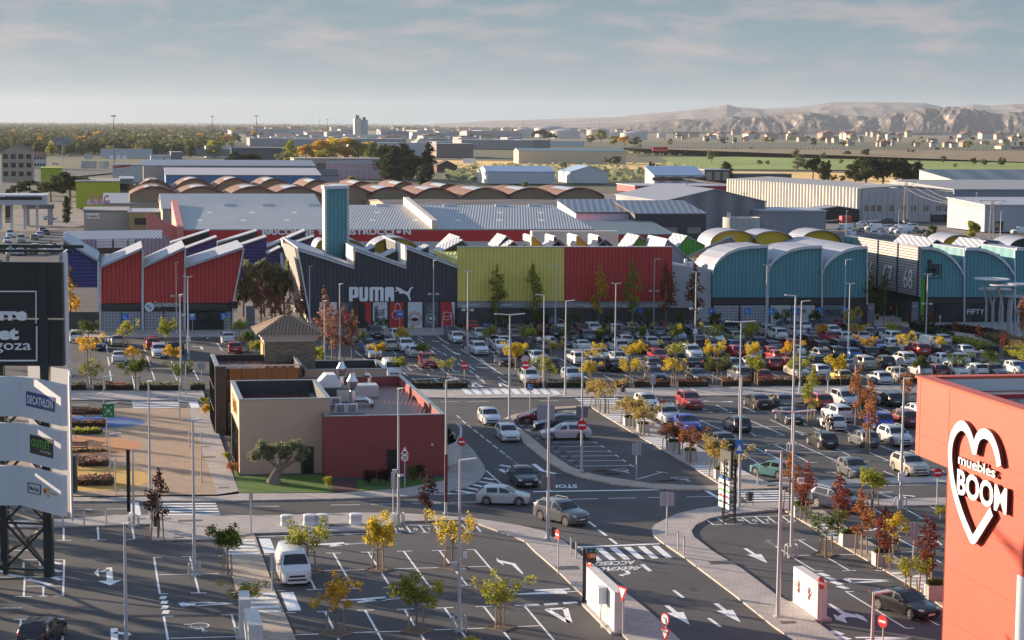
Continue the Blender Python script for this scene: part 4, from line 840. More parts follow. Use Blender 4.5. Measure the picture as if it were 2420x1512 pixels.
acu('white air conditioner box, left of the pair at the front of the roof plant',1245,1130); acu('white air conditioner box, right of the pair at the front of the roof plant',1370,1128); acu('white air conditioner box behind the pair, beside the cream panel',1192,1055)
b=MB(); p=rp(1480,1050); b.path([p+V((-1,0,.5)),p+V((.3,.1,.5)),p+V((.75,-.5,.4)),p+V((.9,-1.1,.15))],.22,10); tag(b.build('duct',M_alu,smooth=True),'shiny round elbow duct beside the front chimney','duct')
b=MB(); p=rp(1490,950); b.cbox(p,2.6,1.9,.95,R(9)); b.cbox(p+V((0,0,.95)),2.4,1.7,.12,R(9)); o=b.build('duct_box',mat('light_duct_wrap',(.60,.61,.62),.35,metal=.4)); tag(o,'low pale metal duct box behind the elbow duct on the maroon roof','duct')
b=MB(); p=rp(1552,900); b.path([p,p+V((0,0,1.35))],.24,12); b.path([p+V((0,0,1.3)),p+V((-.15,-.1,1.55)),p+V((-.45,-.2,1.6))],.24,12); tag(b.build('vent_pipe',M_alu,smooth=True),'gooseneck vent pipe, rightmost on the restaurant roof','vent')
b=MB(); p=rp(1310,1150); b.cbox(p,3.0,.6,.16,R(9)); tag(b.build('plinth',mat('plinth_grey',(.25,.25,.26),.7)),'low grey steel plinth under the front air conditioners','plinth')
b=MB(); b.tube(G(*c2('b',387,945),5.0),G(*c2('b',387,945),5.0)+V((0,0,5.6)),.05,.02); tag(b.build('lightning_rod',M_galv),'thin lightning rod on the restaurant roof in front of the stone tower','rod')
# curved concrete garden wall with cypress
b=MB(); pts=[G(1055,1105),G(1075,1096),G(1086,1078),G(1086,1058),G(1075,1048)]
for p,q in zip(pts[:-1],pts[1:]): b.prism([p,q,q+V((0,0,1.9)),p+V((0,0,1.9))],(.2,.15,0))
o=b.build('garden_wall',M_conc); tag(o,'curved raw concrete wall at the right corner of the restaurant','wall')
# lawn
M_lawn=mat('lawn',(.075,.15,.02),.9,var=.25,vs=3,bump=.6,bs=80)
b=MB()
for poly in ([(545,1085),(566,1125),(763,1121),(785,1133),(786,1163),(566,1164)],[(840,1135),(1050,1128),(1052,1133),(955,1152),(850,1160)]):
    q=gs('D',poly,.15); b.slab(q,.0,.15)
tag(b.build('lawn',M_lawn,base=(0,0,0)),kind='structure')
b=MB(); b.slab(gs('D',[(786,1133),(840,1135),(850,1160),(786,1163)],.14),0,.14); tag(b.build('paved_entry',mat('dark_red_paving',(.12,.05,.045),.8,brick=(.4,.2,.02,(.09,.04,.035),(.04,.03,.03))),base=(0,0,0)),kind='structure')
# ================= red furniture shop on the right =================
M_boom=mat('vermilion_cladding',(.62,.07,.036),.55,var=.09,vs=.35,bump=.1,bs=2)
k0=P(2244,917,95); zt=k0.z; zb=P(2234,1100,95.4).z
BW=VP(k0,VD); e0=k0-VD*4.0; e1=k0+VD*22
r=thing('furniture_shop','huge vermilion shop block with a white heart sign at the right edge','shop building',(k0.x,k0.y,0))
b=MB(); b.prism([e0,e1,V((e1.x,e1.y,zb)),V((e0.x,e0.y,zb))],UD*.5); b.prism([e0+UD*.5,e0+UD*20,V(((e0+UD*20).x,(e0+UD*20).y,zb)),V(((e0+UD*.5).x,(e0+UD*.5).y,zb))],VD*.5)
b.build('upper_wall',M_boom,r)
b=MB(); kb=k0+UD*.01; f1=e1+UD*.01; b.prism([V((kb.x,kb.y,zb)),V((f1.x,f1.y,zb)),V((f1.x,f1.y,0)),V((kb.x,kb.y,0))],UD*19); b.build('lower_wall',M_boom,r)
z_=lambda h:V((0,0,h)); ea=e0+UD*.5+VD*.5; eb=e0+UD*.5+VD*3.7; er=UD*19
b=MB(); b.prism([ea-z_(.75),ea+er-z_(.75),eb+er-z_(.45),eb-z_(.45)],-z_(.1)); b.build('roof',mat('gravel_roof',(.46,.38,.31),.9,var=.15,vs=1),r)
b=MB(); b.prism([ea+VD*.02-z_(.7),ea+er+VD*.02-z_(.7),ea+er+VD*.02-z_(.02),ea+VD*.02-z_(.02)],VD*.04); b.build('parapet_lining',mat('pale_lining',(.55,.56,.58),.5),r)
b=MB(); b.prism([eb-z_(.56),eb+er-z_(.56),eb+er-z_(5),eb-z_(5)],-VD*.2); b.build('deck_wall',mat('pale_deck_sheet',(.50,.51,.55),.5,rib=(.6,'X'),ribd=.25),r)
b=MB(); b.prism([eb+VD*.03-z_(.62),eb+er+VD*.03-z_(.62),eb+er+VD*.03-z_(.4),eb+VD*.03-z_(.4)],VD*.12); b.build('deck_edge',mat('wine_trim',(.35,.02,.04),.5),r)
b=MB(); b.prism([eb-z_(4),eb+er-z_(4),e1+UD*.5+er-z_(4),e1+UD*.5-z_(4)],-z_(.1)); b.build('low_roof',MATS['gravel_roof'],r)
b=MB(); b.prism([e0-VD*.1-UD*.1,e1-UD*.1,e1+UD*.7,e0-VD*.1+UD*.7],(0,0,.12)); b.prism([e0-VD*.1+UD*.7,e0+UD*20-VD*.1,e0+UD*20+VD*.6,e0+VD*.6+UD*.7],(0,0,.12)); b.build('coping',mat('red_coping',(.60,.08,.03),.4),r)
b=MB()       # panel joints
for z_ in (zt-3.0,zb,zb-2.6,zb-5.2,zb-8): b.prism([V((e0.x,e0.y,z_)) if z_>zb-.1 else V((kb.x,kb.y,z_)),V((e1.x,e1.y,z_)),V((e1.x,e1.y,z_-.03)),(V((e0.x,e0.y,z_-.03)) if z_>zb-.1 else V((kb.x,kb.y,z_-.03)))],-UD*.012)
for t0 in (.45,4.0,12.5): 
    p=e0+VD*t0; zz=zb if t0<4 else 0; b.prism([p,p+VD*.03,V(((p+VD*.03).x,(p+VD*.03).y,zz)),V((p.x,p.y,zz))],-UD*.012)
b.build('panel_joint',mat('dark_red_joint',(.30,.04,.02),.6),r)
hp=[(2205,1005),(2195,930),(2172,840),(2135,760),(2085,722),(2040,735),(2010,790),(1992,885),(1972,800),(1940,710),(1895,655),(1850,665),(1812,720),(1788,800),(1780,900),(1785,1000),(1800,1120),(1830,1260),(1880,1420),(1930,1545),(1978,1635),(2030,1570),(2090,1475),(2140,1395)]
def sm(pts,n=4):
    out=[]
    for i in range(len(pts)-1):
        p0=pts[max(i-1,0)];p1=pts[i];p2=pts[i+1];p3=pts[min(i+2,len(pts)-1)]
        for j in range(n):
            t=j/n; out.append(tuple(.5*((2*p1[k])+(-p0[k]+p2[k])*t+(2*p0[k]-5*p1[k]+4*p2[k]-p3[k])*t*t+(-p0[k]+3*p1[k]-3*p2[k]+p3[k])*t**3) for k in (0,1)))
    return out+[pts[-1]]
hc=[BW.at(*c2('p',x,y)) for x,y in sm(hp[:8])]+[BW.at(*c2('p',x,y)) for x,y in sm(hp[7:])]
def ribbon(pts,w,off,th):
    b=MB(); o=-UD*off; n=len(pts); A=[];B=[]
    for i,p in enumerate(pts):
        d=(pts[min(i+1,n-1)]-pts[max(i-1,0)]); d.normalize(); s_=UD.cross(d); s_.normalize(); A.append(p+s_*w/2+o); B.append(p-s_*w/2+o)
    e_=-UD*th
    b.add(A+B+[q+e_ for q in A]+[q+e_ for q in B],[f for i in range(n-1) for f in ((i,i+1,n+i+1,n+i),(2*n+i,3*n+i,3*n+i+1,2*n+i+1),(i,2*n+i,2*n+i+1,i+1),(n+i,n+i+1,3*n+i+1,3*n+i))]+[(0,n,3*n,2*n),(n-1,3*n-1,4*n-1,2*n-1)])
    return b
M_lit=mat('sign_white_face',(.88,.88,.88),.35); M_sgd=mat('sign_black_side',(.02,.02,.022),.4)
hw_=.52
ribbon(hc,hw_,.05,.2).build('heart_side',M_sgd,r); ribbon(hc,hw_-.02,.255,.03).build('heart_face',M_lit,r)
for s_,o_,e_,up_ in (('muebles',(1845,980),(2165,1098),(1850,893)),('BOOM',(1832,1240),(2262,1402),(1842,1022))):
    o,e,u_=[BW.at(*c2('p',*t)) for t in (o_,e_,up_)]; w_=(e-o).length; h_=(u_.z-o.z)
    for nm,m_,of,dp,bo in (('letters_side',M_sgd,.08,.13,.04),('letters_face',M_lit,.22,.02,.028)):
        b=MB(); text(b,s_,o-UD*of,VD,(0,0,1),w=w_,h=h_,bold=bo*(.45 if s_=='muebles' else 1),depth=dp); b.build(nm,m_,r)
b=MB(); p=BW.at(*c2('l',2325,945)); b.prism([p-UD*.05,p-UD*.05+VD*9,V(((p+VD*9).x,(p+VD*9).y,0))-UD*.05,V((p.x,p.y,0))-UD*.05],UD*.04); b.build('white_panel',M_lit,r)
# ================= billboard tower on the left =================
BY=116.0
r=thing('billboard','tall black and white sign tower on a lattice frame at the left edge','billboard',(P(100,1370,BY).x,BY,0))
M_bb=mat('billboard_black',(.018,.018,.02),.45); M_bw=mat('billboard_white',(.66,.66,.70),.5)
tp=P(145,620,BY); bt=P(146,865,BY); tm=P(146,754,BY)
b=MB(); b.box(tp.x-16,BY,tm.z+.06,tp.x,BY+.5,tp.z); b.box(tp.x-16,BY,bt.z,tp.x,BY+.5,tm.z-.06); b.build('black_panel',M_bb,r)
BP=VP(V((0,BY,0)),V((1,0,0)))
b=MB()
def bq(k,pts,off=.03): return [BP.at(*c2(k,x,y))+V((0,-off,0)) for x,y in pts]
fx0=-520
for (x0,y0,x1,y1) in ((fx0,352,318,362),(310,352,318,632),(315,657,325,962),(fx0,948,325,960),(fx0,352,fx0+9,960)): b.prism(bq('a',[(x0,y0),(x1,y0),(x1,y1),(x0,y1)],.12),(0,.1,0))
b.build('sign_frame',M_lit,r)
b=MB()
for s_,x0,x1,y,h_,bo in (('la torre',-330,238,605,112,.05),('outlet',-330,166,772,112,.05),('zaragoza',-330,272,885,85,0)):
    o=bq('a',[(x0,y),(x1,y),(x0,y-h_)],.03); text(b,s_,o[0],(1,0,0),(0,0,1),w=o[1].x-o[0].x,h=(o[2].z-o[0].z),bold=bo,depth=.14)
b.build('sign_letters',M_lit,r)
# steel frame
M_st=mat('dark_green_steel',(.02,.028,.028),.4)
def bpt(x,y,Y=BY): return P(x,y,Y)
c_r=V((bpt(115,1374,BY+.0).x,BY+.2,0)); c_l=V((c_r.x-9.5,BY+.2,0)); bk=V((c_r.x-4.0,BY+4.4,0)); top=tp.z+.8
b=MB(); b.cbox(c_r,.55,.55,top-1,0); b.build('column',M_st,r)
b=MB(); b.cbox(c_l,.45,.45,top-1,0); b.build('column',M_st,r)
b=MB(); b.cbox(bk,.45,.45,top-1,0); b.build('column',M_st,r)
cc=V((c_r.x-2.9,BY+.6,0)); b=MB(); b.cbox(cc,.3,.3,top-3,0); b.build('column',M_st,r)
b=MB()
for p,q in ((c_l,cc),(cc,c_r),(c_r,bk),(bk,cc)):
    for i in range(4):
        z0=.4+i*3.0; z1=z0+3.0; b.tube(p+V((0,0,z0)),q+V((0,0,z1)),.1,n=4); b.tube(p+V((0,0,z1)),q+V((0,0,z0)),.1,n=4); b.tube(p+V((0,0,z0)),q+V((0,0,z0)),.09,n=4)
b.build('brace',M_st,r)
b=MB(); 
for k_ in range(4): b.tube(V((tp.x-.2-3.4*k_,BY+.5,tp.z-.2)),V((tp.x-1.4-3.4*k_,BY+6,tp.z+.6)),.12,n=4); 
b.tube(V((tp.x-15,BY+6,tp.z+.6)),V((tp.x,BY+6,tp.z+.6)),.15,n=4); b.tube(V((tp.x-15,BY+3,tp.z+.5)),V((tp.x,BY+3,tp.z+.5)),.12,n=4); b.build('top_truss',M_st,r)
# folded white panels with shop names
for (ya,yb_,y2,y3,nm_) in ((890,984,910,1007,'d'),(1000,1089,1020,1117,'o'),(1101,1194,1125,1220,'m')):
    A0=bpt(50.6,ya,BY); A1=bpt(50.6,yb_,BY); Yn=BY*(ya-288)/(y2-288.5)
    B0=P(143,y2,Yn); B1=V((B0.x,B0.y,A1.z)); B0.z=A0.z
    b=MB(); b.prism([A0+V((-14,0,0)),A0,A1,A1+V((-14,0,0))],(0,.35,0)); b.build('white_panel',M_bw,r)
    b=MB(); b.prism([A0,B0,B1,A1],(.35,.2,0)); sp=b.build('white_panel',M_bw,r)
    dr=(B0-A0).normalized(); PP=VP(A0,dr); PP.n=V((-dr.y,dr.x,0))
    if nm_=='d':
        q=PP.q('a',[(228,1217),(478,1275),(475,1402),(228,1345)],.03); b=MB(); b.prism(q,PP.n*.02); lg=b.build('shop_sign',mat('sign_blue',(.02,.06,.22),.4),sp)
        b=MB(); o=PP.q('a',[(243,1322),(462,1370),(243,1250)],.05); text(b,'DECATHLON',o[0],dr,(0,0,1),w=(o[1]-o[0]).length,h=o[2].z-o[0].z,bold=.02); b.build('sign_words',M_lit,lg)
    if nm_=='o':
        q=PP.q('m',[(260,727),(460,773),(462,938),(262,888)],.03); b=MB(); b.prism(q,PP.n*.02); lg=b.build('shop_sign',M_black,sp)
        b=MB(); o=PP.q('m',[(277,828),(440,862),(277,762)],.05); text(b,'OUTLET',o[0],dr,(0,0,1),w=(o[1]-o[0]).length,h=o[2].z-o[0].z,bold=.01); b.build('sign_words',mat('sign_green',(.12,.50,.04),.4),lg)
        b=MB(); o=PP.q('m',[(352,888),(445,908),(352,860)],.05); text(b,'El Corte Ingles',o[0],dr,(0,0,1),w=(o[1]-o[0]).length,h=o[2].z-o[0].z,sh=.3); b.build('sign_words',M_lit,lg)
    if nm_=='m':
        b=MB(); o=PP.q('m',[(263,1205),(340,1222),(263,1172)],.05); text(b,"Mac'Lab",o[0],dr,(0,0,1),w=(o[1]-o[0]).length,h=o[2].z-o[0].z,bold=.02)
        q=PP.q('m',[(248,1145),(355,1165),(355,1248),(248,1228)],.05)
        for p,q_ in zip(q,q[1:]+q[:1]): b.tube(p,q_,.03,n=4)
        b.build('sign_words',M_black,sp)
        b=MB(); o=PP.q('m',[(440,1250),(495,1262),(440,1222)],.05); text(b,'factory',o[0],dr,(0,0,1),w=(o[1]-o[0]).length,h=o[2].z-o[0].z,bold=.03); b.build('sign_words',mat('sign_orange',(.65,.25,.05),.5),sp)
        for pts,m_ in (([(383,1195),(402,1200),(402,1240),(383,1235)],M_red),([(405,1182),(430,1195),(425,1235),(404,1215)],mat('sign_yellow',(.70,.45,.05),.5)),([(410,1245),(432,1250),(430,1268),(412,1275)],mat('sign_yellow',(.70,.45,.05)))):
            b=MB(); b.prism(PP.q('m',pts,.05),PP.n*.02); b.build('sign_blot',m_,sp)
# rear faces of the tower
b=MB(); p=P(146,612,BY+.5); q=P(156,612,BY+3.5); z1=P(155,1215,BY+3).z; b.prism([V((p.x+.05,p.y,tp.z+.6)),V((q.x,q.y,tp.z+.6)),V((q.x,q.y,bt.z)),V((p.x+.05,p.y,bt.z))],(.12,0,0)); b.build('rear_panel_edge',M_bw,r)
b=MB(); zz=P(150,880,BY+3).z; b.prism([V((p.x+.2,BY+1.0,zz)),V((q.x,q.y,zz+.1)),V((q.x,q.y,z1)),V((p.x+.2,BY+1.0,z1))],(.12,0,0)); b.prism([V((p.x-3.8,BY+6.2,zz+.1)),V((q.x,q.y,zz+.1)),V((q.x,q.y,z1)),V((p.x-3.8,BY+6.2,z1))],(.02,.15,0)); b.build('rear_panel',M_bw,r)
# ================= behind the shops =================
def flatg(name,m,polys,z=-.03):
    b=MB()
    for i,p in enumerate(polys): b.poly([(q.x,q.y,z) for q in gs('D',p)])
    return tag(b.build(name,m,base=(0,0,0)),kind='structure')
M_yard=mat('yard_ground',(.17,.15,.14),.95,var=.2,vs=.05,detail=6)
flatg('yard_ground',M_yard,[[(-300,785),(-300,560),(150,470),(1500,455),(2300,470),(2900,560),(2900,790),(2500,800),(2200,766),(160,783)]],-.3)
flatg('dry_grass_field',mat('dry_grass',(.80,.50,.17),.95,var=.25,vs=.03,detail=6),[[(1700,404),(2419,414),(2900,425),(2900,470),(2419,455),(1720,428)],[(1020,378),(1640,386),(1600,400),(1100,402)]],-.1)
flatg('green_field',mat('green_crop',(.20,.27,.045),.95,var=.25,vs=.015,detail=6),[[(1560,372),(1850,369),(2419,384),(2900,396),(2900,428),(2419,413),(2150,402),(1610,400)]],.06)
flatg('field_strip',mat('dark_reeds',(.10,.11,.045),.95,var=.3,vs=.02),[[(1480,352),(2000,354),(2419,372),(2419,378),(1900,366),(1500,368)]],.05)
flatg('far_plain',mat('far_plain_soil',(.10,.095,.05),.95,col2=(.05,.065,.028),vs=.006,var=.25,detail=8),[[(-900,330),(3300,338),(3300,306),(1209,296),(-900,283)]],-.5)
flatg('road',M_asph,[[(0,470),(150,440),(150,420),(560,380),(560,374),(0,405)],[(0,590),(300,545),(300,520),(0,560)]],.06)
# highway on its embankment
b=MB(); a0,a1=G(1480,357),G(2600,389); t0,t1=G(1480,349.5,6.5),G(2600,357.5,6.5)
b.prism([a0,t0,t0+V((30,90,0)),a0+V((60,120,0))],a1-a0); 
b=MB(); b.add([a0,a1,t1,t0,t0+V((0,40,0)),t1+V((0,40,0)),a0+V((0,120,0)),a1+V((0,120,0))],[(0,1,2,3),(3,2,5,4),(4,5,7,6)])
tag(b.build('embankment',mat('scrub_slope',(.27,.17,.10),.95,var=.3,vs=.03,col2=(.20,.16,.08)),base=(0,0,0)),kind='structure')
b=MB(); b.add([t0+V((0,2,.15)),t1+V((0,2,.15)),t1+V((0,30,.15)),t0+V((0,30,.15))],[(0,1,2,3)]); tag(b.build('highway',mat('pale_road',(.30,.27,.24),.9),base=(0,0,0)),kind='structure')
b=MB(); n_=120
for i in range(n_): p=t0.lerp(t1,i/n_)+V((0,1,.1)); q=t0.lerp(t1,(i+.6)/n_)+V((0,1,.1)); b.prism([p,q,q+V((0,0,.9)),p+V((0,0,.9))],(0,.3,0))
tag(b.build('crash_barrier',mat('pale_barrier',(.5,.46,.4),.7)),'long pale crash barrier along the far highway embankment','barrier')
def bld(name,label,x0,yb,x1,ytop,depth,wall,roof='flat',rise=1.5,roofm=None,cat='building',group=None,wins=None,winm=None,ud=UD,over=.3,sidewins=None):
    a=G(x0,yb); a.z=0; zt=HT(a,ytop); w=along(a,ud,x1) if ud is UD else along(a,ud,x1); U_=ud*w; vd=V((ud.y,-ud.x,0)) if ud is not UD else VD; D_=-vd*depth
    r=thing(name,label,cat,a,group); roofm=roofm or M_roofw; up=V((0,0,zt))
    c=[a,a+U_,a+U_+D_,a+D_]; b=MB()
    if roof=='gable':     # ridge runs away from the lens
        b.prism([a,a+U_,a+U_+up,a+U_/2+up+V((0,0,rise)),a+up],D_)
    elif roof=='ridge':   # ridge runs along the front
        b.prism([a,a+up,a+D_/2+up+V((0,0,rise)),a+D_+up,a+D_],U_)
    elif roof=='shed':
        b.prism([a,a+up,a+D_+up+V((0,0,rise)),a+D_],U_)
    else: b.slab(c,0,zt)
    b.build('wall',wall,r); b=MB(); e=V((0,0,.02)); tn=V((0,0,.3)); un=ud*over; vn=-vd*over
    if roof=='gable':
        for s_ in (0,1):
            p=a+up-un if not s_ else a+U_+up+un; q=a+U_/2+up+V((0,0,rise)); p=p-vn-V((0,0,rise*over/(w/2))); q=q-vn; b.prism([p+e,q+e,q+tn,p+tn],D_+vn*2)
    elif roof=='ridge':
        for s_ in (0,1):
            p=(a+up-vn if not s_ else a+D_+up+vn)-V((0,0,rise*over/(depth/2)))-un; q=a+D_/2+up+V((0,0,rise))-un; b.prism([p+e,q+e,q+tn,p+tn],U_+un*2)
    elif roof=='shed': p=a+up-vn-un; q=a+D_+up+V((0,0,rise))+vn-un; b.prism([p+e,q+e,q+tn,p+tn],U_+un*2)
    else: g4=[c[0]-un-vn,c[1]+un-vn,c[2]+un+vn,c[3]-un+vn]; b.slab(g4,zt+.02,zt+.35)
    b.build('roof',roofm,r)
    if wins:
        rows,cols,ww,wh,z0,dz=wins; winm=winm or M_glass
        for i in range(rows):
            for j in range(cols):
                p=a+ud*(w*(j+.5)/cols-ww/2)+vd*.03+V((0,0,z0+dz*i)); b=MB(); b.prism([p,p+ud*ww,p+ud*ww+V((0,0,wh)),p+V((0,0,wh))],vd*.04); b.build('window',winm,r)
    if sidewins:
        rows,cols,ww,wh,z0,dz=sidewins
        for i in range(rows):
            for j in range(cols):
                p=a-vd*(depth*(j+.5)/cols-ww/2)-ud*.03+V((0,0,z0+dz*i)); b=MB(); b.prism([p,p-vd*ww,p-vd*ww+V((0,0,wh)),p+V((0,0,wh))],-ud*.04); b.build('window',winm or M_glass,r)
    r['_w']=w; r['_z']=zt; return r,a,w,zt
M_tan=mat('tan_render',(.42,.34,.26),.85,var=.08,vs=.5); M_cream=mat('cream_render',(.55,.47,.36),.8,var=.05,vs=.5)
M_wsh=mat('white_sheet',(.58,.60,.64),.5,rib=(.8,'X'),ribd=.1); M_terra=mat('terracotta_tiles',(.24,.13,.09),.85,var=.2,vs=.5)
M_lime=mat('lime_wall',(.42,.46,.02),.7,var=.05,vs=.2); M_bluew=mat('azure_sheet',(.06,.20,.42),.5,rib=(.8,'X'),ribd=.15)
M_bgr=mat('dark_blue_glass',(.06,.075,.10),.25); M_gy=mat('warm_grey_wall',(.30,.28,.28),.8,var=.06,vs=.2)
# --- the long red building-supply warehouse
BQ=VP(P(1209,539,352),V((cos(R(8)),sin(R(8)),0))); u8=BQ.d
q=BQ.q('D',[(434,541.5),(1405,541)],0)
zt=9.0; a=V((q[0].x,q[0].y,0)); c_=V((q[1].x,q[1].y,0)); W8=(c_-a).length
r=thing('warehouse','huge warehouse with red wall, grey ribbed roof and big white letters','warehouse',a); dn=-VD*36
b=MB(); b.prism([a,c_,c_+V((0,0,zt)),a+V((0,0,zt))],VD*-.4); b.prism([a,a+V((0,0,zt)),a+V((0,0,zt+3.0))+dn,a+dn],u8*.3); b.prism([c_,c_+V((0,0,zt)),c_+V((0,0,zt+3.0))+dn,c_+dn],-u8*.3); b.build('wall',mat('red_wall',(.50,.02,.025),.6),r)
b=MB(); b.prism([a+V((0,0,zt+.05)),c_+V((0,0,zt+.05)),c_+V((0,0,zt+3.05))+dn,a+V((0,0,zt+3.05))+dn],(0,0,.2)); rf=b.build('roof',M_roofg,r)
b=MB(); b.prism([a+V((0,0,zt+3.05))+dn,c_+V((0,0,zt+3.05))+dn,c_+V((0,0,zt))+dn*2,a+V((0,0,zt))+dn*2],(0,0,.2)); b.build('rear_roof',M_roofg,r)
for i in range(9):
    for j in (.3,.62):
        t=(i+.35+ .3*(j>.5))/9.3; p=a.lerp(c_,t)+dn*j+V((0,0,zt+.26+3*j)); b=MB(); b.prism([p,p+u8*1.0,p+u8*1.0+dn*.07+V((0,0,.21)),p+dn*.07+V((0,0,.21))],(0,0,.03)); b.build('skylight',mat('skylight_sheet',(.66,.60,.50),.4),rf)
b=MB()
for t in (.12,.22,.34,.52,.60,.70,.84,.93): 
    p=a.lerp(c_,t)+dn*.95+V((0,0,zt+3.1)); b.tube(p,p+u8*2.6,.45,n=8)
b.build('ridge_vent',mat('ridge_vent',(.55,.56,.58),.4,metal=.3),rf)
w0=BQ.q('f',[(1285,872),(1570,1095)])
t=along(a+V((0,0,zt)),u8,1020); p=a+u8*t; b=MB(); b.prism([p+V((0,0,zt+.3)),p+V((0,0,zt+1.9)),p+dn+V((0,0,zt+4.9)),p+dn+V((0,0,zt+3.3))],u8*1.1); b.build('fire_wall',mat('cream_parapet',(.72,.62,.50),.7),r)
b=MB(); p0=a-u8*1.2; b.prism([p0+V((0,0,0)),p0+V((0,0,zt+.6)),p0+dn+V((0,0,zt+4.2)),p0+dn],u8*1.2); b.prism([p0-u8*5.5+VD*-4,p0+VD*-4,p0+VD*-4+V((0,0,zt+.5)),p0-u8*5.5+VD*-4+V((0,0,zt+3.2))],VD*-.5); b.build('end_wall',mat('sunlit_red_end_wall',(.62,.20,.18),.7),r)  # end wall's red paled towards rose: low sunlight put into the colour
b=MB(); b.prism([a+V((0,0,1)),c_+V((0,0,1)),c_+V((0,0,6.9)),a+V((0,0,6.9))],VD*.06); b.build('lower_wall',mat('pale_lower_wall',(.50,.50,.52),.7),r)
b=MB(); o=[p_+VD*.1 for p_ in BQ.q('D',[(619,559),(970.5,558.5),(619,542.5)])]; text(b,'BRICOLAJE Y CONSTRUCCIÓN',V((o[0].x,o[0].y,o[0].z)),u8,(0,0,1),w=(o[1]-o[0]).length,h=1.75,bold=.04,depth=.12); b.build('lettering',M_lit,r)
# second ridge of the same plot, left
r2,_,_,_=bld('warehouse','grey ribbed roof of the warehouse standing behind the red one',385,560,760,495,40,M_tan,'ridge',3.0,M_roofg,cat='warehouse')
bld('warehouse','brown strip-roofed factory shed behind the right half of the red warehouse',930,545,1560,497,60,M_tan,'ridge',1.5,mat('brown_sheet',(.26,.20,.18),.7,rib=(4.0,'Y'),ribd=.5,var=.15,vs=.1),cat='factory shed')
# white and charcoal office with solar roof
bld('office_building','white office wall with small windows under a solar roof, right of the red warehouse',1360,575,1498,504,20,mat('white_wall',(.60,.61,.66),.6),'shed',2.4,mat('solar_roof',(.13,.12,.17),.3,metal=.2,rib=(1.6,'X'),ribd=.4),cat='office',wins=(1,3,2.6,1.4,2.6,3))
bld('office_building','charcoal office with three wide windows under a solar roof',1499,578,1667,507,20,mat('charcoal_wall',(.045,.045,.06),.6),'shed',2.4,mat('solar_roof',(.13,.12,.17)),cat='office',wins=(1,3,3.4,1.5,2.7,3),winm=mat('curtained_glass',(.25,.22,.2),.3))
bld('shed','low red wall with grey-green roof right of the red warehouse',1406,592,1592,556,22,MATS['red_wall'],'shed',2.2,mat('grey_green_roof',(.16,.20,.22),.6),cat='shed')
bld('warehouse','grey gabled shed with striped cladding left of the white warehouse',1566,556,1806,477,48,mat('striped_sheet',(.24,.25,.27),.6,rib=(5.5,'X'),ribd=.35),'gable',3.2,mat('slate_sheet',(.26,.27,.32),.5),cat='warehouse')
bld('shed','low grey shed between the striped shed and the white warehouse',1800,560,1950,500,20,mat('grey_sheet',(.30,.30,.33),.6,rib=(.8,'X'),ribd=.2),'flat',cat='shed')
bld('shed','open shed with orange roof trusses before the white warehouse',1896,524,2062,501,9,mat('shaded_opening',(.03,.028,.03),.8),'gable',1.6,mat('slate_sheet',(.26,.27,.32)),cat='shed')  # near-black solid wall paints the shade inside the open front
# big white ribbed warehouse
a=G(2031,524); a.z=0; zt=HT(a,447); w=along(a,UD,2250); far=V((76.8,663,0)); sv=(far-a); r=thing('warehouse','very large white ribbed warehouse with a pale grey front on the right','warehouse',a)
b=MB(); b.prism([a+VD*.0,a+UD*w,a+UD*w+V((0,0,zt-.8)),a+UD*w*.5+V((0,0,zt+.6)),a+V((0,0,zt))],-VD*.5); b.build('front_wall',mat('stained_concrete',(.40,.40,.42),.8,var=.08,vs=.15),r)
b=MB(); b.prism([a,a+V((0,0,zt)),far+V((0,0,zt)),far],UD*.4); sw=b.build('ribbed_wall',mat('white_ribbed_wall',(.66,.63,.58),.6),r)
b=MB(); n_=44
for i in range(n_): p=a.lerp(far,(i+.5)/n_); b.cbox(p-UD*.35+V((0,0,1)),.7,.8,zt-.7,R(9))
b.build('rib',mat('white_ribbed_wall',(.66,.63,.58)),sw)
b=MB(); b.prism([a+V((0,0,zt+.02)),a+UD*w*.5+V((0,0,zt+.9)),far+UD*w*.5+V((0,0,zt+.9)),far+V((0,0,zt+.02))],(0,0,.3)); b.prism([a+UD*w*.5+V((0,0,zt+.9)),a+UD*w+V((0,0,zt-.6)),far+UD*w+V((0,0,zt-.6)),far+UD*w*.5+V((0,0,zt+.9))],(0,0,.3)); b.build('roof',mat('pale_corrugated_roof',(.42,.41,.41),.6,rib=(1.2,'Y'),ribd=.3),r)
for i in range(15): p=a+UD*(w*(i+.5)/15)+VD*.05; b=MB(); b.cbox(p,.35,.3,zt-.6,R(9)); b.build('pilaster',mat('stained_concrete',(.40,.40,.42)),r)
for i in (0,1,2,4,6,7.5,9.5,11.5,12.5,13.5): p=a+UD*(w*(i+.5)/15+.5)+VD*.05+V((0,0,3.3)); b=MB(); b.prism([p,p+UD*1.6,p+UD*1.6+V((0,0,1.7)),p+V((0,0,1.7))],VD*.05); b.build('window',M_glass,r)
for i in (11.4,13.3): p=a+UD*(w*i/15)+VD*.05; b=MB(); b.prism([p,p+UD*5,p+UD*5+V((0,0,2.2)),p+V((0,0,2.2))],VD*.8); b.build('dock_door',M_black,r)
bld('warehouse','blue-grey block with white eaves at the right edge behind the tow-truck yard',2252,520,2600,449,50,mat('blue_grey_wall',(.22,.24,.30),.7),'shed',1.5,mat('pale_corrugated_roof',(.42,.41,.41)),cat='warehouse')
bld('warehouse','nearer pale grey shop unit with blue signs at the right edge',2325,548,2600,486,24,mat('pale_unit_wall',(.34,.36,.42),.7),'shed',1.2,M_roofw,cat='warehouse',wins=(1,4,2.4,2.6,.4,3))
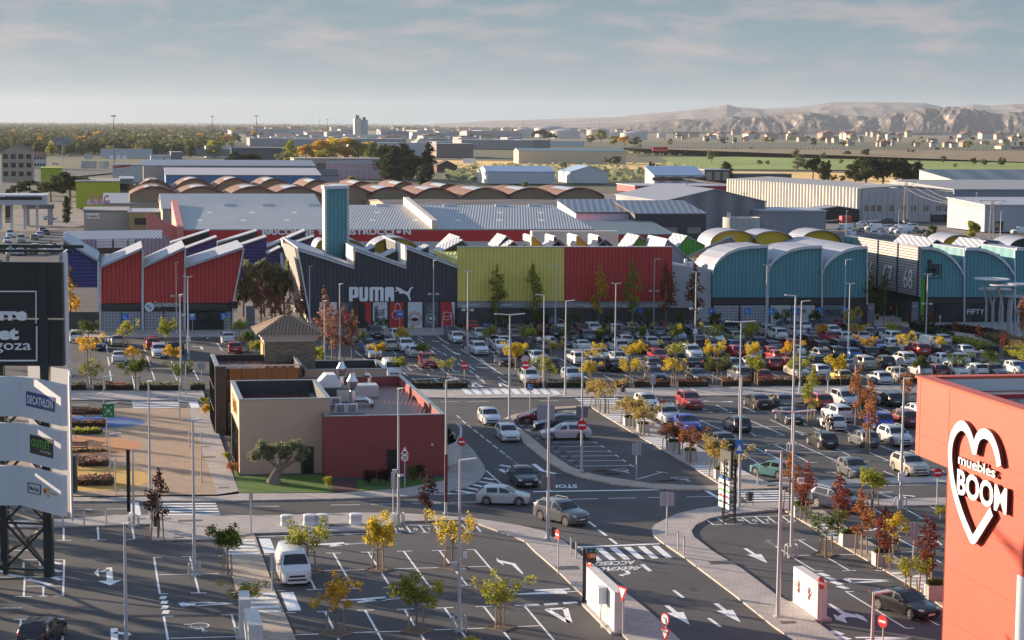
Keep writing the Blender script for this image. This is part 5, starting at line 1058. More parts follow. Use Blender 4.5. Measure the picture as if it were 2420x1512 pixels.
bld('warehouse','pale green shed with a dark solar roof on the far right',2286,462,2650,436,50,mat('pale_green_sheet',(.45,.52,.42),.6,rib=(2,'X'),ribd=.1),'shed',5,mat('dark_solar_roof',(.06,.065,.08),.35,rib=(14,'X'),ribd=.1),cat='shed')
bld('warehouse','small red and white flat shed in front of the dark timber office',1500,455,1716,440,30,MATS['red_wall'],'flat',cat='shed')
bld('office_building','white panelled office with pale blue roof and dark frame',1545,443,1664,415,16,mat('panel_white',(.58,.6,.66),.6,rib=(7,'X'),ribd=.5),'shed',4,mat('light_blue_roof',(.36,.46,.60),.4),cat='office',wins=(1,3,10,1.6,3.2,3))
bld('office_building','dark brown boxy building beside the pale blue roofed office',1664,440,1724,402,16,mat('dark_brown_wall',(.09,.07,.08),.8),'flat',cat='office',wins=(1,3,3,4,3,4),winm=mat('tan_pane',(.35,.28,.22),.6))
bld('shed','white portacabin building with red eave in the yard',1812,551,1945,524,9,mat('white_wall',(.60,.61,.66)),'shed',.6,M_roofw,cat='cabin',wins=(1,7,1.2,1.2,1.2,2))
# round concrete silo tank
p=G(1750,585); p.z=0; h_=HT(p,513); r=thing('storage_tank','round stained concrete tank left of the yellow vaults','tank',p)
rr=(1822-1680)/2*p.y/F/2*1.0*1.0; rr=44*p.y/F; b=MB(); b.lathe(p,[(rr,0),(rr,h_),(rr*.97,h_),(rr*.97,h_-.3),(0,h_-.3)],28); b.build('shell',mat('stained_tank',(.44,.43,.42),.8,var=.15,vs=.4,brick=(2.5,1.2,.03,(.40,.39,.39),(.25,.25,.25))),r,smooth=True)
b=MB(); b.tube(p+V((-rr*.8,-rr*.65,0)),p+V((-rr*.8,-rr*.65,h_+1.2)),.08,n=5); b.tube(p+V((-rr*.7,-rr*.75,0)),p+V((-rr*.7,-rr*.75,h_+1.2)),.08,n=5); b.build('ladder',M_galv,r)
# brown barrel vaults
M_bv=mat('brown_vault_roof',(.24,.105,.06),.8,var=.25,vs=.12,col2=(.15,.10,.09)); M_bf=mat('tan_gable',(.28,.20,.12),.85,var=.08,vs=.3); M_rim=mat('dark_red_rim',(.17,.04,.04),.7); M_tr=mat('translucent_strip',(.48,.52,.56),.4,var=.1,vs=.5)
def bvault(ki,x0,x1,yt,ys,Y,n_,row):
    pl=VP(V((0,Y,0)),UD); m=10; arc=[(x0+(x1-x0)*i/m,ys+30-(ys-yt)*sin(pi*i/m)**.9) for i in range(m+1)]; t=pl.q(ki,arc)
    r=thing('vaulted_shed','%s of the %s row of brown barrel-vaulted factory sheds'%(n_,row),'factory shed',(t[0].x,t[0].y,0),'brown barrel-vaulted factory sheds')
    b=MB(); b.prism(t+[V((t[-1].x,t[-1].y,0)),V((t[0].x,t[0].y,0))],-VD*40); b.build('gable_wall',M_bf,r)
    roofstrip(r,t,40,.25,.3,M_bv); b=MB()
    for p,q in zip(t[:-1],t[1:]): b.prism([p-pl.n*.5+V((0,0,.3)),q-pl.n*.5+V((0,0,.3)),q-pl.n*.5+V((0,0,.75)),p-pl.n*.5+V((0,0,.75))],pl.n*.6)
    b.build('rim',M_rim,r); b=MB()
    for k_ in (3,4,5):
        p,q=t[k_],t[k_+1]; b.prism([p+V((0,0,.29)),q+V((0,0,.29)),q+V((0,0,.33)),p+V((0,0,.33))],-VD*26) if k_!=4 or n_!='first' else None
    b.build('skylight',M_tr,r)
OR=['first','second','third','fourth','fifth','sixth','seventh','eighth','ninth','tenth','eleventh']
for i,(k_,x0,x1,yt) in enumerate([('e',1160,1500,672),('e',1500,1860,664),('e',1850,2215,660),('f',45,375,665),('f',430,735,676),('f',825,1110,688),('f',1190,1480,694),('f',1560,1890,712)]): bvault(k_,x0,x1,yt,yt+88,650,OR[i],'rear')
for i,(k_,x0,x1,yt) in enumerate([('e',1120,1545,735),('e',1530,1955,735),('e',1980,2400,735),('f',190,620,737),('f',625,1060,725),('f',1005,1420,740),('f',1420,1790,745),('f',1830,2250,747),('g',60,480,745),('g',480,900,745)]): bvault(k_,x0,x1,yt,yt+72,570,OR[i],'front')
# left-hand cluster
bld('apartment_house','four-storey tan apartment house with rows of small windows at the left edge',5,431,78,357,16,M_tan,'gable',3.2,M_terra,cat='apartment block',wins=(3,4,2.2,2.2,3,4.1),sidewins=None)
bld('house','low white house with tiled roof beside the tan apartment house',80,400,108,372,14,mat('white_house',(.55,.53,.5),.8),'ridge',3,M_terra,cat='house',wins=(2,4,1.2,1.6,2,4))
bld('warehouse','lime green box on the roof of the lime warehouse, left part',97,445,146,398,16,M_lime,'flat',roofm=M_lime,cat='building')
bld('warehouse','lime green warehouse wall behind the dark pine',180,492,283,430,34,M_lime,'flat',roofm=mat('grey_flat_roof',(.22,.22,.23),.9),cat='warehouse')
bld('warehouse','grey rendered annex right of the lime warehouse',284,482,316,424,30,M_gy,'flat',cat='building',wins=(1,7,.8,2.2,5,3),ud=UD)
bld('hostel','white hostel block with dark red sign band behind the lime warehouse',266,430,338,390,14,mat('white_house',(.55,.53,.5)),'flat',cat='hostel')
b=MB(); o=G(266,430); pl=VP(o,UD); q=pl.q('e',[(985,575),(1130,555),(1130,570),(985,592)],.3); b.prism(q,pl.n*.1); tag(b.build('hostel_sign',MATS['red_wall']),'dark red strip sign on top of the white hostel','sign')
b=MB(); o=pl.q('e',[(997,598),(1068,598),(997,586)],.5); text(b,'HOSTEL',o[0],UD,(0,0,1),w=(o[1]-o[0]).length,h=o[2].z-o[0].z,bold=.03); tag(b.build('hostel_letters',M_lit),'white HOSTEL letters below the dark red sign strip','sign')
bld('warehouse','beige low building with a small red and white sign in front of the grey roofs',199,545,305,500,22,mat('beige_wall',(.46,.38,.32),.8),'flat',roofm=mat('grey_flat_roof',(.22,.22,.23)),cat='building')
pl=VP(G(199,545),UD); q=pl.q('e',[(745,978),(860,978),(860,1025),(745,1025)],.1); r=thing('wall_sign','white sign with red letters on the beige low building','sign',q[3]); b=MB(); b.prism(q,pl.n*.05); b.build('board',M_lit,r); b=MB(); o=pl.q('e',[(750,1018),(857,1018),(750,992)],.15); text(b,'JP muebles JP',o[0],UD,(0,0,1),w=(o[1]-o[0]).length,h=o[2].z-o[0].z,bold=.03); b.build('letters',M_red,r)
bld('warehouse','ochre annex with a barred window right of the beige building',305,547,376,503,20,mat('ochre_wall',(.36,.28,.15),.8),'flat',cat='building',wins=(1,1,5,1.8,1.8,3))
bld('warehouse','grey ribbed roofs stepping up behind the beige building',245,520,700,482,40,M_tan,'shed',1.5,M_roofg,cat='warehouse')
q=VP(G(210,520),UD).q('e',[(750,862),(948,862),(948,900),(750,905)]); r=thing('roof_sign','faded roof sign with pink letters above the beige building','sign',(q[3].x,q[3].y,q[3].z-2)); b=MB(); b.prism(q,(0,.3,0)); b.build('board',mat('faded_board',(.58,.58,.64),.6),r); b=MB(); text(b,'K B C',q[3]+V((1.2,-.2,.3)),UD,(0,0,1),w=(q[1]-q[0]).length*.8,h=2.6,bold=.04); b.build('letters',mat('faded_pink',(.60,.22,.24),.6),r)
b=MB()
for x in (780,930): p=VP(G(210,520),UD).at(*c2('e',x,905)); b.tube((p.x,p.y,0),p,.12,n=4)
b.build('post',M_galv,r)
bld('warehouse','long grey-blue roofed shed behind the brown vaults',339,426,745,392,20,M_gy,'shed',2.5,mat('blue_grey_roof',(.28,.31,.38)),cat='shed')
bld('warehouse','azure-walled shed with a white roof between the vaults and the grey-blue shed',392,446,758,414,24,M_bluew,'shed',2.5,mat('white_pinkish_roof',(.56,.50,.50),.6),cat='shed')
bld('showroom','white box car showroom with glass front',486,372,546,346,22,mat('showroom_white',(.66,.66,.68),.5),'flat',cat='showroom',wins=(1,1,38,6,1,3),winm=mat('showroom_glass',(.16,.22,.24),.2))
bld('office_building','long dark blue glass building with a navy roof band',547,378,705,350,20,M_bgr,'flat',roofm=mat('navy_band',(.05,.06,.18),.5),cat='office')
bld('factory','three-storey pink panelled factory with a row of louvred bays on its left',695,420,908,375,22,mat('tan_frame',(.40,.34,.27),.8),'flat',roofm=mat('pale_flat_roof',(.36,.34,.33),.9),cat='factory')
pl=VP(G(695,420),UD); r=[o for o in COL.objects if o.get('label','').startswith('three-storey pink')][0]
for j in range(3): q=pl.q('f',[(388+92*j,545),(468+92*j,545),(468+92*j,610),(388+92*j,610)],.1); b=MB(); b.prism(q,pl.n*.05); b.build('louvre_bay',mat('louvre_grey',(.12,.12,.12),.7),r)
q=pl.q('f',[(662,525),(1155,512),(1155,680),(662,690)],.1); b=MB(); b.prism(q,pl.n*.05); fr=b.build('facade_frame',mat('pale_frame',(.50,.50,.54),.7),r)
for j in range(10):
    for i_ in range(3):
        x=668+49*j; y=548+50*i_; q=pl.q('f',[(x,y),(x+40,y-1),(x+40,y+42),(x,y+43)],.15); b=MB(); b.prism(q,pl.n*.04); b.build('pink_panel',mat('pink_panel',(.62,.34,.38),.7),fr)
for lab,x0,yb,x1,yt,dp,w_,rf,ri,rm in [
 ('white gabled shed with blue roof, larger of two by the cable pylon',1152,434,1310,406,26,M_wsh,'ridge',2.5,mat('light_blue_roof',(.36,.46,.60))),
 ('white gabled shed with blue roof, smaller one to the right',1347,433,1436,407,26,M_wsh,'gable',3,mat('light_blue_roof',(.36,.46,.60))),
 ('long cream factory with green eave line behind small trees',1225,386,1478,357,18,M_cream,'ridge',2,mat('grey_green_eave',(.30,.38,.34),.6)),
 ('brick office block with vertical fins behind the cypresses',1031,372,1118,340,40,mat('brick_brown',(.24,.19,.17),.8),'flat',1,None),
 ('wide white windowless warehouse left of the brick office block',830,368,1032,338,40,mat('pinkish_white',(.50,.49,.52),.8),'flat',1,None),
 ('long tan distribution centre right of the brick block',1090,352,1262,331,60,mat('tan_box',(.33,.29,.28),.8),'flat',1,None),
 ('grey-brown pair of boxes right of the long tan centre',1230,352,1300,331,40,mat('tan_box2',(.25,.22,.21),.8),'flat',1,None),
 ('very long grey logistics building in the middle distance',590,345,960,327,60,mat('cool_grey_box',(.28,.29,.33),.8),'flat',1,None),
 ('white box warehouse before the far town, left one',974,328,1030,312,40,mat('pinkish_white',(.50,.49,.52)),'flat',1,None),
 ('slate-blue warehouse right of the twin silo towers',900,326,975,310,40,mat('slate_box',(.20,.22,.30),.8),'flat',1,None),
 ('long pale roofed plant left of the silo towers',600,320,735,306,60,mat('pale_roofed',(.36,.39,.45),.8),'flat',1,None),
 ('small white boxes at the foot of the silo towers',815,328,905,318,30,M_wsh,'flat',1,None),
 ('cream tank house left of the silo towers',782,318,822,301,30,mat('cream_tanks',(.52,.47,.38),.8),'flat',1,None),
 ('white stepped office left of the silo towers',640,338,665,323,20,M_wsh,'flat',1,None),
 ('long white low shop row under the cars at far left',238,372,360,353,14,M_wsh,'flat',1,None),
 ('white low workshop left of the small cypresses',356,388,404,368,16,M_wsh,'flat',1,None),
 ('grey annex of the white low workshop',404,382,430,360,30,mat('annex_grey',(.16,.16,.17),.8),'flat',1,None),
 ('beige house with a tile band beyond the grey-blue shed',450,404,505,382,14,M_cream,'flat',1,None),
 ('white villa right of the beige house with tile band',505,402,530,382,14,M_wsh,'flat',1,None),
 ('dark slate-roofed barn behind the round tree',508,406,615,398,20,mat('barn_wall',(.35,.27,.18),.8),'ridge',2.5,mat('slate_dark',(.07,.075,.09),.7)),
 ('dark-roofed shed at the foot of the pink factory',730,440,800,415,18,M_gy,'ridge',2.5,mat('slate_dark',(.07,.075,.09))),
 ('old red-roofed barn among the cypresses',1335 and 1032,407,1080,392,12,mat('old_brick',(.14,.07,.06),.9),'gable',3,mat('old_roof',(.11,.06,.05),.9)),
 ('long grey farm shed left of the dark cypress pair',1722,422,1870,412,16,mat('dark_farm',(.08,.08,.09),.9),'flat',1,mat('farm_roof',(.16,.16,.17),.9)),
 ('white low depot with parked trucks beyond the cream factory',1235,345,1380,333,30,M_wsh,'flat',1,None),
 ('white farmhouse beyond the highway on the right',2365,352,2390,345,20,M_cream,'gable',3,M_terra),
 ('long brick-red hall beyond the highway on the right',2390,352,2430,346,20,mat('brick_far',(.35,.17,.12),.8),'flat',1,None)]:
    bld('building',label=lab,x0=x0,yb=yb,x1=x1,ytop=yt,depth=dp,wall=w_,roof=rf,rise=ri,roofm=rm)
# twin silo towers
for lab,x0,x1,yt in (('taller white grain silo tower with grey cap on the skyline',838,853,279),('shorter grey-blue silo tower beside the white one',854,869,284)):
    r,a,w,z_=bld('silo_tower',lab,x0,325,x1,yt,26,mat('silo_white' if x0<850 else 'silo_blue',(.50,.48,.44) if x0<850 else (.33,.37,.44),.8),'flat',roofm=mat('silo_cap',(.14,.18,.20),.8),cat='tower',group='silo towers on the skyline')
    b=MB(); b.cbox(a+UD*w*.5-VD*10+V((0,0,z_+.3)),w*.5,10,6,R(9)); b.build('cap',mat('silo_cap',(.14,.18,.20)),r)
# storage tanks
M_tank=mat('tank_cream',(.56,.52,.47),.7,var=.05,vs=.05); M_dome=mat('tank_dome',(.38,.36,.36),.7)
for i,(x0,x1,yt,yb) in enumerate([(1214,1262,303,324),(1262,1335,300,324),(1300,1371,307,327),(1386,1440,304,326),(1392,1412,312,326),(1434,1464,311,325),(1465,1529,312,331),(1692,1713,316,329),(1552,1572,312,325)]):
    c_=G((x0+x1)/2,yb); c_.z=0; rr=(x1-x0)/2*c_.y/F; h_=HT(c_,yt+3); r=thing('storage_tank','cream fuel storage tank, number %s counted from the left'%['one','two','three','four','five','six','seven','nine, the lone white cylinder,','eight'][i],'tank',c_,'fuel storage tanks on the plain')
    b=MB(); b.lathe(c_,[(rr,0),(rr,h_)],24); b.build('shell',M_tank,r,smooth=True); b=MB(); b.lathe(c_,[(rr*1.01,h_),(rr*.7,h_+rr*.10),(rr*.35,h_+rr*.15),(0,h_+rr*.17)],24); b.build('dome',M_dome,r,smooth=True)
# petrol station
for lab,(x0,yb,x1,yt,dp) in (('white petrol station canopy with black fascia at the left edge',(-60,545,113,467,14)),):
    a=G(x0,yb); a.z=0; zt=HT(a,484); w=along(a,UD,x1); r=thing('petrol_station',lab,'petrol station',a)
    b=MB(); b.prism([a+V((0,0,zt)),a+UD*w+V((0,0,zt)),a+UD*w-VD*dp+V((0,0,zt)),a-VD*dp+V((0,0,zt))],(0,0,2.6)); b.build('canopy',mat('canopy_white',(.56,.57,.60),.5,rib=(.4,'X'),ribd=.15),r)
    b=MB(); b.prism([a+V((0,0,zt+1.3))+VD*.1,a+UD*w*.93+V((0,0,zt+1.3))+VD*.1,a+UD*w*.93+V((0,0,zt+2.2))+VD*.1,a+V((0,0,zt+2.2))+VD*.1],VD*-.08); b.build('fascia',M_black,r)
    for t in (.35,.5,.68,.85): b=MB(); b.cbox(a+UD*w*t-VD*4,.6,.6,zt,0); b.build('pillar',M_trim,r)
    b=MB(); o=VP(a,UD).q('e',[(-60,838),(46,838)],.3); text(b,'REPSOL',o[0],UD,(0,0,1),w=(o[1]-o[0]).length,h=.8,bold=.04); b.build('letters',M_lit,r)
p=G(32,528); p.z=0; z_=HT(p,453); pl=VP(p,UD); q=pl.q('e',[(45,795),(102,795),(102,1060),(45,1060)]); r=thing('price_totem','tall black petrol price totem with orange and red logo','sign',p); b=MB(); b.prism(q,(0,.5,0)); b.build('board',M_black,r)
for y0,y1,x0,x1,m_ in ((807,825,52,95,mat('logo_orange',(.75,.25,.03),.5)),(825,832,52,95,M_lit),(832,840,55,92,M_red),(874,893,48,98,MATS['logo_orange']),(903,915,48,98,mat('logo_blue',(.15,.25,.5),.5)),(1015,1030,48,98,mat('logo_orange2',(.5,.15,.05),.5)),(1035,1047,48,98,M_conc)):
    b=MB(); b.prism(pl.q('e',[(x0,y0),(x1,y0),(x1,y1),(x0,y1)],.1),(0,.05,0)); b.build('sign_patch',m_,r)
b=MB(); o=pl.q('e',[(50,852),(97,852),(50,842)],.12); text(b,'REPSOL',o[0],UD,(0,0,1),w=(o[1]-o[0]).length,h=.6,bold=.03); b.build('letters',M_lit,r)
p=G(64,532); p.z=0; r=thing('carwash','small grey car-wash portal in the station yard','car wash',p)
for dx in (0,6.4): b=MB(); b.cbox(p+UD*dx,1.2,3,4.6,R(9)); b.build('side_wall',mat('portal_grey',(.30,.31,.33),.6),r)
b=MB(); b.cbox(p+UD*3.2+V((0,0,4.62)),8.4,3.4,1.2,R(9)); b.build('lintel',mat('portal_dark',(.10,.12,.13),.6),r)
# billboards, masts, wires
def board(lab,k,pts,yb,words=None,m=M_lit):
    x=(pts[0][0]+pts[1][0])/2; p=g(k,x,yb); p.z=0; pl=VP(p,V((1,0,0))); q=pl.q(k,pts); r=thing('hoarding',lab,'billboard',p); b=MB(); b.prism(q,(0,.5,0)); b.build('board',m,r); b=MB(); c_=(q[2]+q[3])/2; b.tube(p,V((p.x,p.y,c_.z)),.35,.25,n=6); b.build('post',M_galv,r); return r,pl
board('tall grey advertising billboard above the trees on the left','e',[(463,320),(620,320),(620,390),(463,390)],545,m=mat('ad_picture',(.35,.38,.42),.5,col2=(.10,.10,.11),vs=.22))
board('white road-sign gantry board with dark writing, left of two','e',[(700,527),(835,527),(835,592),(700,592)],640,m=mat('board_text',(.62,.58,.52),.6,col2=(.4,.35,.3),vs=.4)); board('white road-sign gantry board with dark writing, right of two','e',[(843,530),(940,530),(940,592),(843,592)],640,m=mat('board_text',(.62,.58,.52)))
board('striped white board in the roadside grass at the left','e',[(727,467),(803,467),(803,512),(727,512)],535,m=mat('striped_board',(.60,.58,.55),.6,rib=(3,'X'),ribd=.3))
board('white roadside board on the dry slope right of the cypresses','f',[(1843,503),(1952,503),(1952,548),(1843,548)],600)
for i,x in enumerate((963,1020,1075)): board('square white signal board with a black traffic light, %s of three'%['left','middle','right'][i],'e',[(x-15,478),(x+15,478),(x+15,516),(x-15,516)],560,m=M_lit)
def mast(lab,k,x,yt,yb,r0_=.35,head=True,grp='tall highway lighting masts'):
    p=g(k,x,yb); p.z=0; z_=HT(p,c2(k,x,yt)[1]); r=thing('light_mast',lab,'mast',p,grp); b=MB(); b.tube(p,p+V((0,0,z_)),r0_,r0_*.5,n=6); b.build('pole',mat('mast_grey',(.16,.15,.15),.7),r)
    if head: b=MB(); b.lathe(p+V((0,0,z_-.4)),[(r0_*5,0),(r0_*5,.5),(r0_*2,.7)],8); b.build('lamp_ring',M_dark,r)
mast('tallest dark lighting mast rising above the horizon on the left','e',988,137,600); mast('distant lighting mast near the grain towers road','e',1835,140,420,.5); mast('lighting mast above the white showroom','e',2218,138,440,.5); mast('distant lighting mast left of the silo towers','f',668,165,330,.8)
mast('thin mast left of the silo towers','f',600,143,300,.5,False); mast('distant lighting mast among the tanks, left','g',202,193,330,.6); mast('distant lighting mast among the tanks, middle','g',858,197,330,.6); mast('distant lighting mast right of the tanks, nearer','g',1423,208,350,.6); mast('distant lighting mast right of the tanks, further','g',1497,212,340,.6); mast('distant lighting mast by the lone cylinder','g',1798,216,340,.6); mast('distant lighting mast left of the pink factory roofline','f',1230,190,280,.7)
def pylon(lab,k,x,yt,yb,w=1.2,wide=6):
    p=g(k,x,yb); p.z=0; z_=HT(p,c2(k,x,yt)[1]); r=thing('pylon',lab,'pylon',p,'lattice power pylons'); b=MB()
    cs=[V((sx*w/2,sy*w/2,0)) for sx,sy in ((-1,-1),(1,-1),(1,1),(-1,1))]
    n_=int(z_/1.2)
    for i in range(4):
        b.tube(p+cs[i],p+cs[i]*.45+V((0,0,z_)),.07,n=4); c2_=cs[(i+1)%4]
        for j in range(n_): 
            f0=1-.55*j/n_; f1=1-.55*(j+1)/n_; b.tube(p+cs[i]*f0+V((0,0,z_*j/n_)),p+c2_*f1+V((0,0,z_*(j+1)/n_)),.045,n=4)
    b.build('lattice',mat('pylon_steel',(.30,.27,.25),.7),r); b=MB()
    b.tube(p+V((-wide/2,0,z_)),p+V((wide/2,0,z_)),.1,n=4); b.tube(p+V((-wide/2,0,z_)),p+V((0,0,z_-2.4)),.06,n=4); b.tube(p+V((wide/2,0,z_)),p+V((0,0,z_-2.4)),.06,n=4); b.build('crossarm',mat('pylon_steel',(.30,.27,.25)),r)
    return p+V((0,0,z_))
t1=pylon('lattice power pylon in front of the white warehouse','h',1348,705,1070); t2=pylon('lattice power pylon at the right behind the fence','h',2092,872,1200,1.2,7); t3=pylon('slim lattice pylon beside the round concrete tank','g',2108,805,1010,.7,2.5); t4=pylon('lattice post between the two blue-roofed white sheds','g',548,588,790,.7,3); t5=pylon('small pylon before the panelled office','g',1612,680,800,.8,4)
def wire(p,q,sag,n_=12):
    pts=[p.lerp(q,i/n_)-V((0,0,sag*4*(i/n_)*(1-i/n_))) for i in range(n_+1)]; return pts
b=MB()
for dx in (-3,0,3):
    b.path(wire(t1+V((dx,0,0)),t2+V((dx,0,0)),3),.035,3); b.path(wire(t5+V((dx*.6,0,0)),t1+V((dx,0,0)),3),.035,3)
tag(b.build('power_cables',mat('cable',(.35,.32,.28),.8)),'power cables strung between the pylons at the right','cables')
# far little houses of the town, on both sides
hm=[MATS['tan_render'],mat('far_white',(.52,.50,.47),.8),mat('far_cream',(.50,.40,.30),.8),mat('far_brick',(.30,.22,.17),.8),mat('far_grey',(.30,.30,.33),.8)]
rm_=[M_terra,mat('far_roof',(.28,.15,.10),.8),M_roofw]
hp_=[]
for wm_ in range(5):
    t=thing('house','small far house of the town','house',(0,0,0)); b=MB(); b.cbox((0,0,0),1,1,1); b.build('wall',hm[wm_],t,local=True); b=MB()
    if wm_<4: b.prism([V((-.55,-.55,1)),V((.55,-.55,1)),V((0,-.55,1.35))],(0,1.1,0))
    else: b.cbox((0,0,1),1.04,1.04,.05)
    b.build('roof',rm_[0 if wm_<2 else (1 if wm_<4 else 2)],t,local=True); hp_.append(t)
rh=random.Random(5)
bands=[(620,1230,322,346,38,'between the grain towers and the conifers',(20,40)),(600,1240,300,312,100,'in the town around the silo towers',(9,16)),(1260,1560,306,316,26,'in the settlement behind the fuel tanks',(8,13)),(1560,2010,318,340,36,'in the left village before the badlands',(7,12)),(1990,2419,320,348,36,'in the right village before the badlands',(6,12)),(560,1130,316,338,62,'among the industrial sheds left of centre',(14,30))]
kinds=['tan house with terracotta roof','white house with terracotta roof','cream house with brown roof','brick-coloured house with brown roof','grey flat-roofed block']
for x0,x1,y0,y1,n_,where,(s0,s1) in bands:
    for i in range(n_):
        x=rh.uniform(x0,x1); y=rh.uniform(y0,y1)+(x-x0)/(x1-x0)*2; p=G(x,y); k_=(rh.choice([1,4,4,4,4]) if x1 in(1130,1230) else rh.choice([0,1,1,2,2,3])) if y1>315 else rh.choice([0,1,2,3,3,4]); w=rh.uniform(s0,s1)*(1.0 if p.y<4000 else 2.2); h=rh.uniform(4.5,8)*(1 if p.y<4000 else 1.9)
        place(hp_[k_],(p.x,p.y,0),rh.choice([R(9),R(99)])+rh.uniform(-.2,.2),(w,w*rh.uniform(.7,1.6),h),'small %s %s'%(kinds[k_],where),'far houses')
# mountains
def rangeof(name,prof,Yc,depth,rows,amp,fr,m,yb,seed,plate=.3):
    xs=[];x=prof[0][0]
    while x<=prof[-1][0]: xs.append(x); x+=1.7
    def crest(x):
        for (a,ya),(b_,yb_) in zip(prof[:-1],prof[1:]):
            if a<=x<=b_: return ya+(yb_-ya)*(x-a)/(b_-a)
    b=MB(); vs=[]; 
    for x in xs:
        cz=P(x,crest(x),Yc).z; X=P(x,300,Yc).x
        for j in range(rows+1):
            t=j/rows; yy=Yc-depth*(1-t); u_=X/fr
            g1=noise.fractal(V((u_,t*1.3+seed,seed)),1,2,5); rd=1-abs(noise.noise(V((u_*2.2,t*.8,seed+3))))*2.0; rd2=1-abs(noise.noise(V((u_*5.5,t*2,seed+9))))*2
            prof_=t**.8 if plate<0 else (t**.75)
            z_=cz*prof_; k_=4*t*(1-t)
            z_+=cz*amp*k_*(rd*.6+rd2*.35+g1*.5); 
            z_+= cz*(.05*noise.noise(V((u_*9,t*7,seed)))+.03*noise.noise(V((u_*21,t*15,seed))))*(t>.05)*(1.2-t)
            vs.append((X*yy/Yc,yy,max(z_,-5) if j else -20))
        vs.append((X*(Yc+depth*.8)/Yc,Yc+depth*.8,cz*.9))
    m_=rows+2
    b.add(vs,[(i*m_+j,(i+1)*m_+j,(i+1)*m_+j+1,i*m_+j+1) for i in range(len(xs)-1) for j in range(m_-1)])
    o=b.build(name,m,base=(0,0,0),smooth=60); return tag(o,kind='structure')
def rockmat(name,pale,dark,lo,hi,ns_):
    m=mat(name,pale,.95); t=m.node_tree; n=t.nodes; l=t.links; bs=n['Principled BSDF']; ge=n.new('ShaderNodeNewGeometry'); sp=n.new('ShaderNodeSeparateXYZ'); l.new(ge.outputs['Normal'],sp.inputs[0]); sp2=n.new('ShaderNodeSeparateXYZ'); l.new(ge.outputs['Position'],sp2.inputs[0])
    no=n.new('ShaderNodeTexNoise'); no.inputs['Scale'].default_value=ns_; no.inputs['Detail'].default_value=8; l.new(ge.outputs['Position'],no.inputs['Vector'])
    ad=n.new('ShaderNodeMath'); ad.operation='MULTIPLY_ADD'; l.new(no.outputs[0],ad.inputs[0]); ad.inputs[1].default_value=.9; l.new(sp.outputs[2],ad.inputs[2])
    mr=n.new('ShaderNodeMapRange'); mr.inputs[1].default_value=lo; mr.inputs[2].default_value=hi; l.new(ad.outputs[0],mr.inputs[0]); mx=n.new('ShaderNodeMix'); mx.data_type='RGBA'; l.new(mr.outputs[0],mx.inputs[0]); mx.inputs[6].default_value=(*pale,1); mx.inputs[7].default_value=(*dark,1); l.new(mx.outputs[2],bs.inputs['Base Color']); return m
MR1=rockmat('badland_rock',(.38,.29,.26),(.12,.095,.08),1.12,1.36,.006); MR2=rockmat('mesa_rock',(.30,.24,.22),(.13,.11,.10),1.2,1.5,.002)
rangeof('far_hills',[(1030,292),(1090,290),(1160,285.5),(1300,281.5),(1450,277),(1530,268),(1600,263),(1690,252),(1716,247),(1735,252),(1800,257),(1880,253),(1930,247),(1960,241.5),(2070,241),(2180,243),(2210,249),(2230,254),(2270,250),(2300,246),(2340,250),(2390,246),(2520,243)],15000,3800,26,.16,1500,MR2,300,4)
rangeof('badland_hills',[(1440,299),(1500,293),(1560,287),(1640,282),(1700,279),(1770,275),(1830,272),(1870,268),(1900,265),(1925,267),(1960,272),(2050,275),(2100,271),(2150,267),(2200,259),(2240,252),(2262,253),(2290,258),(2350,268),(2385,268),(2420,264),(2520,258)],8800,1700,60,.34,300,MR1,305,11)
